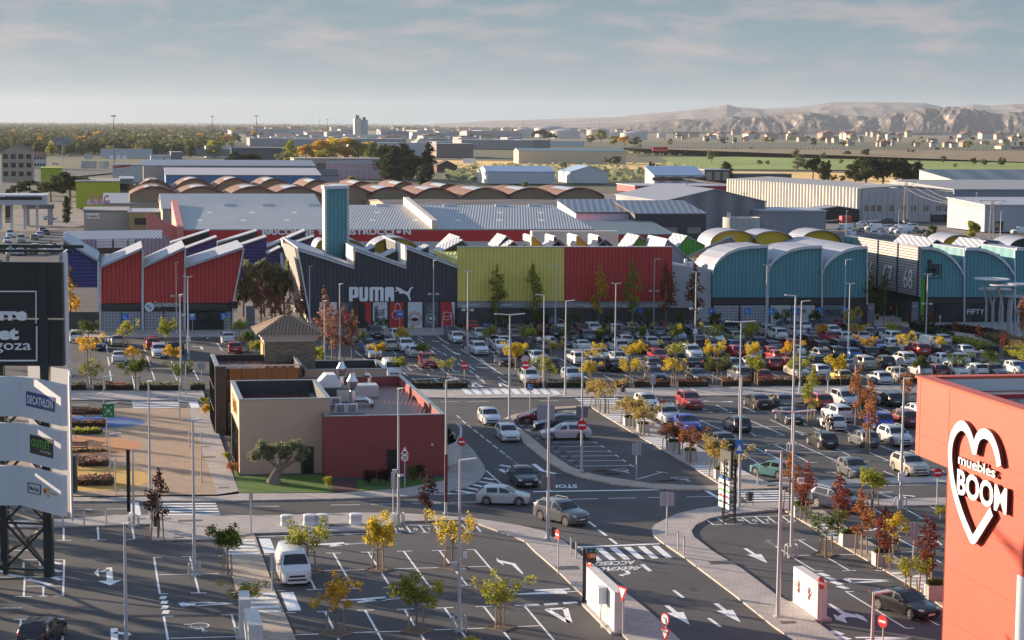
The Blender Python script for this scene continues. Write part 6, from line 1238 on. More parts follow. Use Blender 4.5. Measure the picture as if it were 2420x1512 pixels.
# ================= vehicles =================
ORDW=['first','second','third','fourth','fifth','sixth','seventh','eighth','ninth','tenth','eleventh','twelfth','thirteenth','fourteenth','fifteenth','sixteenth']
def interp(pr,x):
    for (a,ya),(b_,yb_) in zip(pr[:-1],pr[1:]):
        if x<=b_: return ya+(yb_-ya)*(x-a)/(b_-a) if b_>a else yb_
    return pr[-1][1]
M_tyre=mat('tyre_rubber',(.015,.015,.016),.8); M_rim=mat('alloy_rim',(.45,.45,.47),.3,metal=.7); M_lampg=mat('headlamp_glass',(.55,.58,.60),.1,spec=.8); M_tail=mat('tail_lamp',(.45,.01,.01),.2); M_plate=mat('number_plate',(.62,.62,.62),.5); M_trimb=mat('black_plastic',(.02,.02,.022),.6)
M_win=mat('car_glass',(.012,.014,.017),.04,spec=.8)
KINDS={'hatchback':(4.1,1.76,[(0,.60),(.03,.74),(.10,.84),(.25,.96),(.285,.99),(.44,1.36),(.54,1.46),(.78,1.43),(.87,1.35),(.955,1.02),(.985,.96),(1,.85)],.93,(.19,.80),(.285,.45),(.865,.955),(.33,.58,.82)),
'saloon':(4.6,1.80,[(0,.58),(.03,.70),(.10,.80),(.25,.92),(.28,.95),(.42,1.33),(.51,1.43),(.66,1.41),(.72,1.35),(.83,1.07),(.86,1.05),(.97,1.02),(1,.85)],.92,(.18,.79),(.28,.43),(.71,.83),(.32,.53,.74)),
'estate car':(4.7,1.80,[(0,.58),(.03,.72),(.10,.82),(.25,.94),(.28,.97),(.42,1.38),(.50,1.49),(.84,1.46),(.90,1.38),(.97,1.02),(1,.85)],.93,(.18,.78),(.28,.42),(.89,.965),(.32,.53,.88)),
'off-roader':(4.45,1.86,[(0,.72),(.03,.90),(.10,.99),(.24,1.09),(.27,1.12),(.40,1.53),(.49,1.66),(.82,1.62),(.89,1.52),(.96,1.13),(.985,1.08),(1,.95)],1.07,(.19,.80),(.27,.41),(.885,.955),(.31,.55,.86)),
'people carrier':(4.45,1.82,[(0,.62),(.03,.80),(.10,.92),(.19,1.03),(.22,1.06),(.38,1.50),(.48,1.65),(.85,1.60),(.92,1.50),(.975,1.08),(1,.95)],1.0,(.18,.80),(.22,.39),(.915,.97),(.27,.52,.90)),
'van':(4.95,1.92,[(0,.72),(.02,.98),(.13,1.18),(.155,1.22),(.28,1.76),(.34,1.92),(.46,1.97),(.95,1.95),(.975,1.88),(.99,1.2),(1,1.0)],1.15,(.18,.79),(.155,.29),(.972,.989),(.21,.36,.90))}
def carproto(kind):
    Lc,Wc,prof,belt,wh,ws,rw,sw=KINDS[kind]; t=thing('parked_car','parked %s'%kind,'car' if kind!='van' else 'van'); R_=.33 if kind not in('off-roader','van') else .36; zb=.20 if kind!='off-roader' else .26
    xs=[i*Lc/50 for i in range(51)]; rings=[]; info=[]
    for x in xs:
        f=x/Lc; top=interp(prof,f); hw=Wc/2
        if f<.12: hw*=1-.22*((.12-f)/.12)**2
        if f>.90: hw*=1-.13*((f-.90)/.10)**2
        zl=zb+(.10*(1-f/.04) if f<.04 else 0)+(.12*((f-.96)/.04) if f>.96 else 0)
        for w_ in wh:
            dx=abs(x-w_*Lc); ra=R_+.07
            if dx<ra: zl=max(zl,R_+sqrt(ra*ra-dx*dx))
        bl=min(belt+.05*f,top-.05); gh=top-bl
        hr=hw*.97-(.30*gh if gh>.12 else 0.08); 
        mid=max(zl+.04,bl-.26)
        pts=[(0,zb),(hw*.78,zb),(hw*.80,max(zb,zl-.02)),(hw*.985,zl),(hw*1.0,mid),(hw*.97,bl),(hr,top-.06),(hr-.14,top-.012),(0,top+.01)]
        rings.append(pts); info.append((f,top,bl,gh,hw,hr))
    b=MB(); n=len(rings[0]); vs=[]
    for x,pts in zip(xs,rings):
        X=Lc/2-x
        vs+= [(X,y,z) for y,z in pts]+[(X,-y,z) for y,z in pts[1:-1][::-1]]
    m=2*n-2; fs=[]
    for i in range(len(xs)-1):
        for j in range(m): fs.append((i*m+j,i*m+(j+1)%m,(i+1)*m+(j+1)%m,(i+1)*m+j))
    fs.append(tuple(range(m))[::-1]); fs.append(tuple((len(xs)-1)*m+j for j in range(m)))
    b.add(vs,fs); b.build('body',MATS.get('paint_white') or M_white,t,local=True,smooth=38)
    def rows(f0,f1): 
        k=[i for i,q in enumerate(info) if f0<=q[0]<=f1]; return k
    for nm,(f0,f1),sgn in (('windscreen',ws,1),('rear_window',rw,-1)):
        b=MB(); k=rows(f0-.005,f1+.005); 
        if len(k)<2: k=[k[0]-1]+k if k else [48,49]
        v=[]
        for i in k:
            f,top,bl,gh,hw,hr=info[i]; X=Lc/2-xs[i]+.02*sgn; yy=max(hr-.10,.3); v+=[(X,yy,top-.02+.015),(X,yy*.6,top+.012),(X,0,top+.025),(X,-yy*.6,top+.012),(X,-yy,top-.02+.015)]
        b.add(v,[(i*5+j,i*5+j+1,(i+1)*5+j+1,(i+1)*5+j) for i in range(len(k)-1) for j in range(4)]); b.build(nm,M_win,t,local=True,smooth=True)
    A,B,C_=sw
    for s_ in (1,-1):
        for (f0,f1) in ((A,B-.012),(B+.012,C_)) if not (kind=='van') else ((A,B),):
            b=MB(); k=[i for i in rows(f0-.01,f1) if info[i][3]>.2]; v=[]
            for i in k:
                f,top,bl,gh,hw,hr=info[i]; X=Lc/2-xs[i]; y0=hw*.97;y1=hr; z0=bl;z1=top-.06
                for q in (.08,.90): v.append((X,s_*(y0+(y1-y0)*q+.010),z0+(z1-z0)*q))
            b.add(v,[(i*2,i*2+1,(i+1)*2+1,(i+1)*2) for i in range(len(k)-1)]); b.build('side_window',M_win,t,local=True)
        for w_ in wh:
            X=Lc/2-w_*Lc; y=s_*(Wc/2-.03); b=MB(); b.tube((X,y-s_*.20,R_),(X,y,R_),R_,n=18); ty=b.build('wheel',M_tyre,t,local=True); 
            b=MB()
            for a_ in range(5):
                an=a_*2*pi/5; b.prism([V((X+.05*cos(an+1.57),y+s_*.004,R_+.05*sin(an+1.57))),V((X+.05*cos(an-1.57),y+s_*.004,R_+.05*sin(an-1.57))),V((X+R_*.68*cos(an-.16),y+s_*.004,R_+R_*.68*sin(an-.16))),V((X+R_*.68*cos(an+.16),y+s_*.004,R_+R_*.68*sin(an+.16)))],(0,s_*.012,0))
            nn=20; v=[]
            for i in range(nn): 
                for r_ in (R_*.62,R_*.72): v.append((X+r_*cos(2*pi*i/nn),y+s_*.014,R_+r_*sin(2*pi*i/nn)))
            b.add(v,[(2*i,2*i+1,(2*i+3)%(2*nn),(2*i+2)%(2*nn)) for i in range(nn)]); b.build('rim',M_rim,ty,local=True)
        z_=.66 if kind not in('off-roader','van') else .80
        b=MB(); b.ball((Lc/2-.20,s_*Wc*.365,z_),.22,.15,.085,8,6,rot=-s_*.5); b.build('headlight',M_lampg,t,local=True,smooth=True)
        zt_=z_+.24 if kind!='van' else 1.05; b=MB(); b.ball((-Lc/2+.10,s_*Wc*.385,zt_),.12,.10,.09 if kind in('saloon','hatchback') else .19,8,6); b.build('tail_light',M_tail,t,local=True,smooth=True)
        b=MB(); f=ws[0]+.06; X=Lc/2-f*Lc-.1; b.ball((X,s_*(Wc/2+.08),belt+.07),.07,.12,.085,8,6); b.build('mirror',MATS.get('paint_white') or M_white,t,local=True,smooth=True)
    z0=.52 if kind not in('off-roader','van') else .66
    b=MB(); b.box(Lc/2-.02,-.50,z0-.06,Lc/2+.012,.50,z0+.06); b.box(Lc/2-.03,-.58,z0-.30,Lc/2+.010,.58,z0-.18); b.build('grille',M_trimb,t,local=True)
    b=MB(); b.box(Lc/2,-.26,z0-.18,Lc/2+.03,.26,z0-.07); b.build('number_plate',M_plate,t,local=True)
    b=MB(); b.box(-Lc/2-.03,-.26,z0+.02,-Lc/2,.26,z0+.13); b.build('number_plate',M_plate,t,local=True)
    b=MB(); b.box(-Lc/2-.012,-.62,zb+.13,-Lc/2+.05,.62,zb+.26); b.build('rear_bumper_trim',M_trimb,t,local=True)
    if kind in('off-roader','estate car'):
        for s_ in (1,-1): b=MB(); hr=[q for q in info if .5<q[0]<.55][0]; b.path([(Lc/2-.5*Lc,s_*(hr[5]-.06),hr[1]+.0),(Lc/2-.53*Lc,s_*(hr[5]-.06),hr[1]+.06),(Lc/2-.78*Lc,s_*(hr[5]-.06),hr[1]+.04),(Lc/2-.82*Lc,s_*(hr[5]-.06),hr[1]-.05)],.022,5); b.build('roof_rail',M_galv,t,local=True)
    return t
PAINT={'white':((.66,.66,.67),0),'silver':((.50,.51,.54),.25),'grey':((.13,.135,.15),.25),'black':((.012,.012,.014),.2),'red':((.36,.012,.02),.15),'dark red':((.16,.012,.02),.3),'navy':((.015,.022,.06),.4),'blue':((.02,.10,.34),.3),'pale blue':((.34,.42,.52),.2),'beige':((.44,.40,.33),.2),'dark green':((.03,.05,.045),.4),'teal':((.10,.25,.27),.4),'yellow':((.55,.46,.14),.2),'olive':((.26,.30,.13),.3),'bright blue':((.02,.05,.42),.3)}
for k_,(c_,m_) in PAINT.items(): mat('paint_'+k_,c_,.28,metal=m_,coat=.7)
CP={k_:carproto(k_) for k_ in KINDS}
H2='hatchback';S2='saloon';E2='estate car';O2='off-roader';P2='people carrier';V2='van'
KM={'h':H2,'s':S2,'w':E2,'o':O2,'m':P2,'v':V2}
CM={'w':'white','s':'silver','g':'grey','k':'black','r':'red','d':'dark red','n':'navy','b':'blue','p':'pale blue','e':'beige','G':'dark green','t':'teal','y':'yellow','O':'olive','B':'bright blue'}
CARS=[ # row name, then crop: x,y_bottom,colour+kind+facing
('back row of the left car park','a','668,810,woR;850,875,khF;1020,838,ehR;1320,870,rmR;1965,820,wmR;2030,900,rhR'),
('front row of the left car park','a','1035,990,wsR;1375,940,woF;1530,905,kmR;2440,800,shF'),
('back row left of the taxi rank','b','1080,775,koF;1270,785,whF;1205,875,ehR;1015,890,bmF;1345,890,woF;870,800,shF'),
('front row beside the restaurant','b','1065,945,whF;1410,932,whR;1535,1027,roF;1220,1115,wvF'),
('rearmost row along the fence','b','1745,760,ghF;1910,715,rmR;1790,812,wsF;1985,778,shF;2060,745,bhF;2240,735,khR;2340,735,nhR'),
('rearmost row along the fence','c','90,742,ghR;215,742,khR;350,735,dhR;430,695,nvR;500,700,whF;690,748,doR;805,742,woF;985,735,whR;1125,722,ehR;1415,715,dhR;1740,715,dhR;1310,722,khR;1000,700,ghR;1600,700,ghR;1860,700,khR;620,700,khR;280,705,khR;1230,705,nhR'),
('second row from the fence','c','455,762,khR;605,797,ghR;740,800,goR;885,793,khR;1065,762,ghR;1200,772,wsF;1345,758,ghR;1520,795,psR;1660,770,khR;1800,762,ssF;1980,783,koR;120,785,ghR;2020,800,OhR'),
('second row from the fence','d','155,752,eoR;240,783,woR;405,762,ssR;550,773,gsR;715,765,woF;850,748,koR;1010,765,ghR;1140,772,gsF;300,705,ghR;450,708,whR;640,700,khR;780,690,rhR'),
('rearmost row along the fence','d','555,705,GhR;870,690,kvR'),
('middle row','b','1910,865,gmF;1975,917,woF;2110,845,whF;2165,885,whF'),
('middle row','c','20,845,whR;125,838,nhR;345,890,goR;410,850,shR;700,885,wsR;1020,895,woR;1070,835,whR;1210,902,kmR;1290,850,whR;1415,850,ghR;1515,902,ksR;1700,840,ksR;1810,885,kmR;1850,825,woF;2005,880,bhR;2155,888,khR;560,855,ghR'),
('middle row','d','190,892,GsR;340,882,rmR;515,850,koR;600,893,kwR;675,800,rhR;770,882,nwR;800,808,swR;940,882,nhR;950,800,shR;1105,885,bhF;1215,868,whR;1220,812,woR;1365,892,whR;1440,815,ghR;1540,880,wvR;60,852,khR;1650,830,shR'),
('third row from the hedge','c','330,988,phF;665,1003,woR;870,962,whF;1020,995,ssF;1365,985,rmF;1655,950,woF;1850,925,ghR;2025,930,rhR;2175,935,phR;2330,940,rhR;105,945,ksL;1500,930,ghR'),
('third row from the hedge','d','225,972,rhR;390,932,wsR;600,962,gwR;870,952,bhR;1020,940,khR;1210,935,khR;1455,925,roR;1650,915,khR;1840,925,whR;740,940,GhR'),
('second row from the hedge','c','420,1062,noR;815,1052,goR;990,1058,ksR;1295,1045,gwR;1655,1043,ksR;1840,1045,rhR;2010,1045,ghR;2180,1042,ssF;35,1013,nmF'),
('second row from the hedge','d','50,1035,shF;190,1040,rhR;320,1043,rhR;560,1033,kmR;850,1063,gsR;980,1040,emR;1160,1025,khR;1335,1010,woR;1655,1002,whR;1800,1002,whR;1950,1002,goR;470,1035,GhR'),
('front row behind the hedge','c','250,1172,woF;620,1147,phF;1340,1143,nwF;1700,1153,ksF;2065,1143,goR;2245,1150,rhR'),
('front row behind the hedge','d','410,1110,esF;595,1107,whR;785,1155,yhR;1290,1142,ehF;1475,1100,shR;1610,1103,dhR;1785,1113,woF;1950,1097,whR;2110,1107,gsF;2310,1082,whF'),
('crossing exit by the front hedge','d','1125,1172,shR'),
('back row of the near right car park','o','1265,522,whF;1635,522,roF;2220,522,ksR'),
('back row of the near right car park','p','265,512,ghR;600,527,roR;825,502,smF;1005,492,goF;1215,497,khR'),
('middle row of the near right car park','o','1445,652,soF;1620,718,BhF;2045,722,nhR'),
('middle row of the near right car park','p','340,652,nsF;755,632,wmR;710,707,whR;1110,702,BoR;1325,682,doR;1440,600,shR'),
('third row of the near right car park','p','625,863,khR;985,852,ghR;1255,845,soF'),
('third row of the near right car park','o','1910,876,ksR'),
('front row of the near right car park','p','900,1122,ghF;1385,1107,eoF;210,1130,thA'),
('traffic island lot','o','330,642,dhL;505,702,nwL;565,783,swL'),
('lane beside the restaurant','n','2065,657,whF;2222,805,whF'),
('main road','o','200,1200,ksF'),
('main road','n','2190,1350,shX'),
('main road','k','530,545,goY'),
('lower right car park','l','760,432,noY;1335,1362,ksY'),
('lower middle car park','j','370,1055,wvF'),
('lower left car park','i','370,1610,khR'),
('yard of the petrol station','e','435,1040,whX;90,1190,wvF;185,1235,evF;65,1240,whF;300,1215,ghR;345,1190,shR;400,1170,khR;130,1300,ghR;205,1335,ghR;90,1345,whF;175,1345,whF;290,1335,dhF;305,1300,whR;430,1330,wvR;20,1330,khR;370,1150,ghR;480,560,shX'),
('tow-truck yard at the right','h','870,1105,whL;960,1095,whL;1040,1065,shL;1075,1130,wvL;1180,1130,wmL;1290,1140,wvL;1390,1115,wmL;1330,1160,wvL;1420,1145,ghR;1490,1165,khR;1540,1190,khR;1060,1175,shR;1130,1180,whR;1210,1190,ehR;1190,1065,khL;1120,1060,whL;820,1130,wvL;1340,1075,ghR;870,1190,wvR;950,1150,ghR;2160,1135,whR;2340,1160,wvL'),
]
allc=[]
for row,k_,s_ in CARS:
    for it in s_.split(';'):
        x,y,c_=it.split(','); allc.append((row,k_,float(x),float(y),CM[c_[0]],KM[c_[1]],c_[2]))
from collections import defaultdict
cnt=defaultdict(list)
for i,(row,k_,x,y,c_,kd,f) in enumerate(allc): cnt[(row,c_,kd)].append((c2(k_,x,y)[0],i))
lab={}
rc=random.Random(3)
for (row,c_,kd),l_ in cnt.items():
    l_.sort()
    pos={'rearmost row along the fence':'in','yard of the petrol station':'in','tow-truck yard at the right':'in','main road':'on'}.get(row,'in')
    for j,(x,i) in enumerate(l_):
        f=allc[i][6]; 
        if len(l_)==1: lab[i]='only %s %s %s the %s'%(c_,kd,pos,row)
        else: lab[i]='%s %s %s from left %s the %s'%(ORDW[j],c_,kd,pos,row)
    
angF=atan2(VD.y,VD.x)
for i,(row,k_,x,y,c_,kd,f) in enumerate(allc):
    an={'F':angF,'R':angF+pi,'L':pi+R(9),'X':R(-6),'Y':R(-48),'A':R(130)}[f]+rc.uniform(-.03,.03)
    if row=='lower right car park': an=R(-58)
    if row=='lower left car park': an=R(86)
    p=g(k_,x,y); Lc,Wc=KINDS[kd][:2]
    ext=abs(cos(an)*0+sin(an))*Lc/2+abs(cos(an))*Wc/2
    cpos=V((p.x,p.y+ext*.96,0)); cpos.x*=cpos.y/p.y   # same column, moved back by half the car
    rough={'yard of the petrol station':0,'tow-truck yard at the right':0}
    o=place(CP[kd],(cpos.x,cpos.y,.0 if row not in rough else .05),an,1,lab[i],{'main road':'cars on the roads','lane beside the restaurant':'cars on the roads'}.get(row,'cars in the car parks'))
    if kd!='van' : o['category']='car'
    if row in('main road','lane beside the restaurant'): o.name='moving_car'
    for ch in o.children:
        if ch.name.startswith('body') or (ch.name.startswith('mirror') and kd!='van'):
            ch.material_slots[0].link='OBJECT'; ch.material_slots[0].material=MATS['paint_'+c_]
# wheel stops
pr=thing('wheel_stop','short black rubber wheel stop','wheel stop'); b=MB(); b.prism([(-.85,-.08,0),(.85,-.08,0),(.85,-.05,.11),(-.85,-.05,.11)],(0,.14,0)); b.build('bar',M_black,pr,local=True)
for q in (-.7,.7): b=MB(); b.box(q-.12,-.083,.02,q+.12,-.07,.09); b.build('reflector',mat('reflector_orange',(.5,.15,.03),.4),pr,local=True)
ws_=[('o',520,503),('o',228,655),('o',285,690),('o',435,800),('o',488,840),('o',545,880),('o',600,918),('o',658,962),('o',865,1048),('o',968,1070),('o',1443,1132),('o',1850,530),('o',2040,530),('p',465,465),('p',1400,448),('p',215,1137),('p',690,1127),('p',1160,1113),('p',1620,1105),('o',2360,1138)]
for i,(k_,x,y) in enumerate(ws_):
    p=g(k_,x,y); w='traffic island lot' if (k_=='o' and x<1500) else 'near right car park'
    js=sorted([c2(a_,b_,c_)[0] for a_,b_,c_ in ws_ if ((a_=='o' and b_<1500)==(w=='traffic island lot'))]); place(pr,p,R(9) if (w!='traffic island lot' or y>1000 or y<510) else R(80),1,'black rubber wheel stop in the %s, %s from the left'%(w,(ORDW)[js.index(c2(k_,x,y)[0])]),'rubber wheel stops')
# motorbikes
mp=thing('motorbike','dark motorbike','motorbike'); 
for x in (-.7,.7): b=MB(); b.tube((x,-.06,.31),(x,.06,.31),.31,n=14); b.build('wheel',M_tyre,mp,local=True)
b=MB(); b.prism([(-.6,-.16,.4),(.45,-.16,.35),(.62,-.12,.85),(.2,-.16,.98),(-.1,-.16,.78),(-.9,-.12,.88),(-.85,-.12,.7)],(0,.3,0)); b.build('body',mat('bike_black',(.02,.02,.022),.3,coat=.5),mp,local=True)
b=MB(); b.path([(.7,0,.31),(.45,0,.98)],.04); b.tube((.42,-.36,1.05),(.42,.36,1.05),.025); b.build('fork',M_galv,mp,local=True); b=MB(); b.prism([(.48,-.18,.9),(.62,-.18,.95),(.42,-.15,1.3)],(0,.34,0)); b.build('windshield',M_win,mp,local=True)
for i,(k_,x,y) in enumerate([('c',1945,688),('c',1975,690),('c',2005,690),('c',2035,688),('c',1640,672),('c',1700,668),('e',455,1268)]):
    place(mp,g(k_,x,y,.12 if k_=='c' else 0),R(-60)+.2*(i%3) if k_=='c' else R(160),1.05,('black motorbike, %s of four parked on the pavement before the first teal vault'%ORDW[i]) if i<4 else ('black motorbike left of the lamp post beside the grey building' if i==4 else ('black motorbike right of the lamp post beside the grey building' if i==5 else 'motorbike ridden beside the white van near the blue hall')),'motorbikes')
# ================= trees and plants =================
LC={'yellow':((.72,.52,.05),(.46,.36,.04)),'gold':((.74,.48,.05),(.50,.28,.03)),'lime':((.44,.40,.06),(.20,.23,.03)),'green':((.12,.16,.03),(.07,.10,.02)),'dark':((.045,.06,.022),(.025,.04,.015)),'brown':((.30,.12,.05),(.16,.06,.03)),'red':((.26,.06,.035),(.17,.045,.03)),'rust':((.46,.20,.07),(.28,.11,.04)),'amber':((.52,.38,.11),(.34,.26,.09)),'plum':((.07,.025,.025),(.04,.02,.02)),'olive':((.27,.28,.17),(.15,.17,.09)),'pine':((.075,.085,.025),(.035,.045,.016)),'dry':((.34,.25,.14),(.2,.15,.08)),'russet':((.36,.18,.13),(.20,.10,.07))}
for k_,(a,c_) in LC.items(): mat('leaf_'+k_,a,.75,col2=c_,vs=.9 if k_ not in('pine','dark') else .25,island=.35,trans=.5,spec=.2)
rt=random.Random(11)
def crown(kind,seed,H):
    r_=random.Random(seed); bl=[]
    if kind=='lot':
        for i in range(17):
            a=i*2.4+r_.random(); q=r_.uniform(.1,.95); z=.44+.10*(1-q)+r_.uniform(0,.42)*(.5+.5*q); rad=(.32+.62*(z-.40))*q*2.7
            bl.append((rad*cos(a),rad*sin(a),H*z,r_.uniform(.22,.40),r_.uniform(.35,.65)))
        return bl,r_.randint(800,1600),.105
    if kind=='col':
        for i in range(16):
            z=.30+.68*i/15; w=.9*sin(pi*min(1,(z-.22)/.80)**.8)+.12; a=r_.random()*6.28; bl.append((w*.55*cos(a),w*.55*sin(a),H*z,w*.62,.6))
        return bl,640,.19
    if kind=='slim':
        for i in range(13):
            z=.34+.64*i/12; w=.52*sin(pi*min(1,(z-.25)/.78)**.75)+.08; a=r_.random()*6.28; bl.append((w*.7*cos(a),w*.7*sin(a),H*z,w*.8,.30))
        return bl,850,.10
    if kind=='round':
        for i in range(15):
            a=r_.random()*6.28; q=r_.random()**.5; z=r_.uniform(.30,.86); w=sin(pi*min(1,max(0,(z-.12)/.86)))**.6; bl.append((.36*H*q*w*cos(a),.36*H*q*w*sin(a),H*z,H*.15,H*.13))
        return bl,2200,H*.045
    if kind=='pine':
        for i in range(20):
            a=r_.random()*6.28; q=r_.random()**.5; z=.88-.32*q*q+r_.uniform(-.14,.04); bl.append((.48*H*q*cos(a),.48*H*q*sin(a),H*z,H*.13,H*.11))
        return bl,3400,H*.042
    if kind=='cypress':
        for i in range(16):
            z=.08+.86*i/15; w=.13*sin(pi*(z*.86+.12))**.7+.01; a=r_.random()*6.28; bl.append((w*H*.35*cos(a),w*H*.35*sin(a),H*z,H*w*.9,H*.07))
        return bl,1500,H*.03
    if kind=='poplar':
        for i in range(16):
            z=.15+.80*i/15; w=.22*sin(pi*(z*.85+.10))**.8+.02; a=r_.random()*6.28; bl.append((w*H*.5*cos(a),w*H*.5*sin(a),H*z,H*w*.6,H*.08))
        return bl,1300,H*.035
    if kind=='shrub':
        for i in range(9):
            a=r_.random()*6.28; q=r_.random()**.5; bl.append((.34*H*q*cos(a),.34*H*q*sin(a),H*r_.uniform(.3,.78),H*.22,H*.22))
        return bl,500,H*.075
def treeproto(kind,seed,H,stakes=0):
    t=thing('tree','tree','tree'); bl,n,sz=crown(kind,seed,H); r_=random.Random(seed)
    b=MB(); tr={'lot':.05,'col':.08,'slim':.05,'round':H*.03,'pine':H*.03,'cypress':H*.02,'poplar':H*.02,'shrub':H*.02}[kind]
    zt={'lot':.46,'col':.9,'slim':.88,'round':.5,'pine':.62,'cypress':.5,'poplar':.8,'shrub':.3}[kind]*H
    mid=V((r_.uniform(-.1,.1)*tr*8,r_.uniform(-.1,.1)*tr*8,zt*.5)); tp=V((0,0,zt)); b.tube((0,0,-.05),mid,tr*1.2,tr,n=7); b.tube(mid,tp,tr,tr*.6 if kind in('lot','round','pine') else tr*.2,n=7)
    for i,q in enumerate(bl):
        if kind in('lot','round','pine') and i%2==0: b.tube(tp-V((0,0,zt*.08*(i%4))),(q[0],q[1],q[2]),tr*.5,tr*.12,n=4)
        if kind in('col','slim') and i%2==0: b.tube((0,0,q[2]-.3),(q[0]*1.6,q[1]*1.6,q[2]+.2),tr*.3,.01,n=4)
    b.build('trunk',M_bark,t,local=True,smooth=True)
    b=MB(); b.leaves(bl,n,sz,rnd=r_); b.build('crown',MATS['leaf_green'],t,local=True)
    for i in range(stakes):
        a=i*2*pi/stakes+.5; b=MB(); b.tube((.42*cos(a),.42*sin(a),-.02),(.34*cos(a),.34*sin(a),1.45),.045,n=6); b.build('stake',M_stake,t,local=True)
    if stakes: b=MB(); 
    if stakes:
        for i in range(stakes): a=i*2*pi/stakes+.5; b.tube((.35*cos(a),.35*sin(a),1.3),(0,0,1.32),.022,n=4)
        b.build('tie',M_black,t,local=True)
    return t
TP_={}
def proto(kind,v,H,st):
    k_=(kind,v,st)
    if k_ not in TP_: TP_[k_]=treeproto(kind,v*13+sum(map(ord,kind)),H,st)
    return TP_[k_]
HB={'lot':4.0,'col':8.5,'slim':4.2,'round':10,'pine':10,'cypress':10,'poplar':10,'shrub':1.2}
nt_=0
def tree(kind,col,k_,x,yb,yt,label,group,st=0,z0=0,wd=1.0,nm=None,cat='tree',hmax=None):
    global nt_; nt_+=1
    p=g(k_,x,yb,z0); h_=HT(V((p.x,p.y,0)),c2(k_,x,yt)[1])-z0
    if hmax: h_=min(h_,hmax)
    s_=h_/HB[kind]; nv={'lot':5,'col':3,'slim':3,'round':4,'pine':3,'cypress':2,'poplar':2,'shrub':3}[kind]
    sx=(s_*(1.35 if kind=='col' else 1) if kind not in('lot','slim') else (.5+.5*s_)*(1.28 if kind=='lot' else 1.1))*wd
    o=place(proto(kind,nt_%nv,HB[kind],st),(p.x,p.y,z0),rt.uniform(0,6.28),(sx,sx,s_),label,group)
    o['category']=cat
    if nm: o.name=nm
    for ch in o.children:
        if ch.name.startswith('crown'): ch.material_slots[0].link='OBJECT'; ch.material_slots[0].material=MATS['leaf_'+col]
    return o
CN={'a':'amber','y':'yellow','G':'gold','l':'lime','g':'green','b':'brown','r':'red','u':'rust','p':'plum','d':'dark','R':'russet'}
CW={'amber':'faded gold','yellow':'yellow','gold':'golden','lime':'yellow-green','green':'green','brown':'brown-leaved','red':'red-leaved','rust':'orange-brown','plum':'dark purple','dark':'dark green','russet':'russet'}
TL=[('lot',2,'upper row of the lower middle car park','j','500,922,420,l;1105,905,385,y;1750,885,370,y'),
('lot',2,'lower row of the lower middle car park','j','738,1460,880,G;1435,1435,880,l;2160,1405,890,l;1890,1770,1450,y'),
('slim',2,'main road pavement','j','1530,495,55,p'),('lot',2,'left footpath','i','1965,940,440,g;2120,1290,965,l'),('slim',3,'main road pavement','i','1365,632,40,p'),
('slim',3,'right footpath','l','490,480,-10,r;350,385,-110,u;770,660,80,r;970,775,215,u;1165,895,370,r;1535,1100,455,r'),('lot',3,'right footpath','l','665,785,320,g;1240,760,360,y;1395,1120,730,l;1065,362,-25,l;1690,480,330,l'),
('slim',2,'near right car park','p','535,652,140,l;940,642,150,u;1025,872,265,u;1355,480,180,u'),
('lot',3,'middle footpath','o','820,492,215,a;905,548,215,a;1085,635,365,a;1155,682,360,a;1245,738,410,a;1440,855,600,b;1545,902,590,b;1650,972,620,b;1850,1092,710,a;1985,1130,790,a'),
('lot',2,'front hedge','b','1293,1100,895,l;1690,1105,908,l'),('lot',2,'front hedge','c','395,1185,865,l;775,1150,930,y;1130,1155,900,y;1500,1165,885,y;1877,1165,865,g;2213,1168,865,l'),('lot',2,'front hedge','d','425,1160,875,l;765,1162,860,y;1480,1110,885,g;1805,1100,855,g;2095,1090,828,g'),
('lot',2,'middle tree row','b','1110,955,775,y;1480,950,782,g;2290,1020,768,y'),('lot',2,'middle tree row','c','120,1012,770,y;470,920,757,y;825,1010,770,y;1165,1005,752,y;1510,1010,755,l;1855,1005,748,y;2190,1000,765,y'),('lot',2,'middle tree row','d','345,990,757,G;1025,910,720,G;1340,905,690,y;1650,900,715,y'),
('lot',2,'rear tree row','b','965,870,668,l;1310,845,635,y;2070,830,625,l;1140,725,570,g'),('lot',2,'rear tree row','c','238,850,618,l;570,850,610,g;885,855,605,g;1213,850,597,g;1527,855,598,l;1845,855,600,l;2165,850,587,l'),('lot',2,'rear tree row','d','635,780,618,G;935,790,612,G;1245,780,592,l;10,780,590,l'),
('lot',0,'shaded row at the pavement','c','30,690,510,g;325,690,498,g;625,690,510,g;940,690,535,g;1250,690,488,g;1560,690,515,g;1850,690,515,g'),('lot',0,'shaded row at the pavement','d','285,690,495,g;570,690,487,g;880,690,478,y'),
('lot',2,'left car park','a','765,850,560,g;1095,860,560,l;1435,860,553,l;755,985,700,G;1150,1010,790,G;1490,1015,790,G;778,1213,930,l;1172,1210,880,g;1562,1210,915,g;2065,800,560,l;2145,880,668,g;2215,935,755,l'),
('col',0,'crimson and yellow halls front','c','290,682,112,l;850,682,135,G;1142,682,108,l;1432,682,110,b;1690,682,115,b'),('col',0,'crimson and yellow halls front','b','2125,682,130,l'),('col',0,'blue hall front','a','612,712,155,G'),
('col',0,'lane beside the black sports shop','b','95,665,225,R;190,665,285,R;265,660,345,R;345,670,385,R;435,665,250,R;490,670,325,R;545,675,320,R'),('col',0,'bed behind the restaurant','b','625,960,340,R;712,990,470,R;812,960,490,R;880,960,515,R;745,955,535,R'),
('slim',0,'path right of the entrance lane','d','1585,700,550,r;1770,755,600,r;1983,810,645,r;2198,915,690,r;1378,640,520,R'),('col',0,'path right of the entrance lane','d','2362,790,400,u'),
('slim',0,'entrance lane','d','1165,650,195,g;1042,640,190,g')]
tl=[]
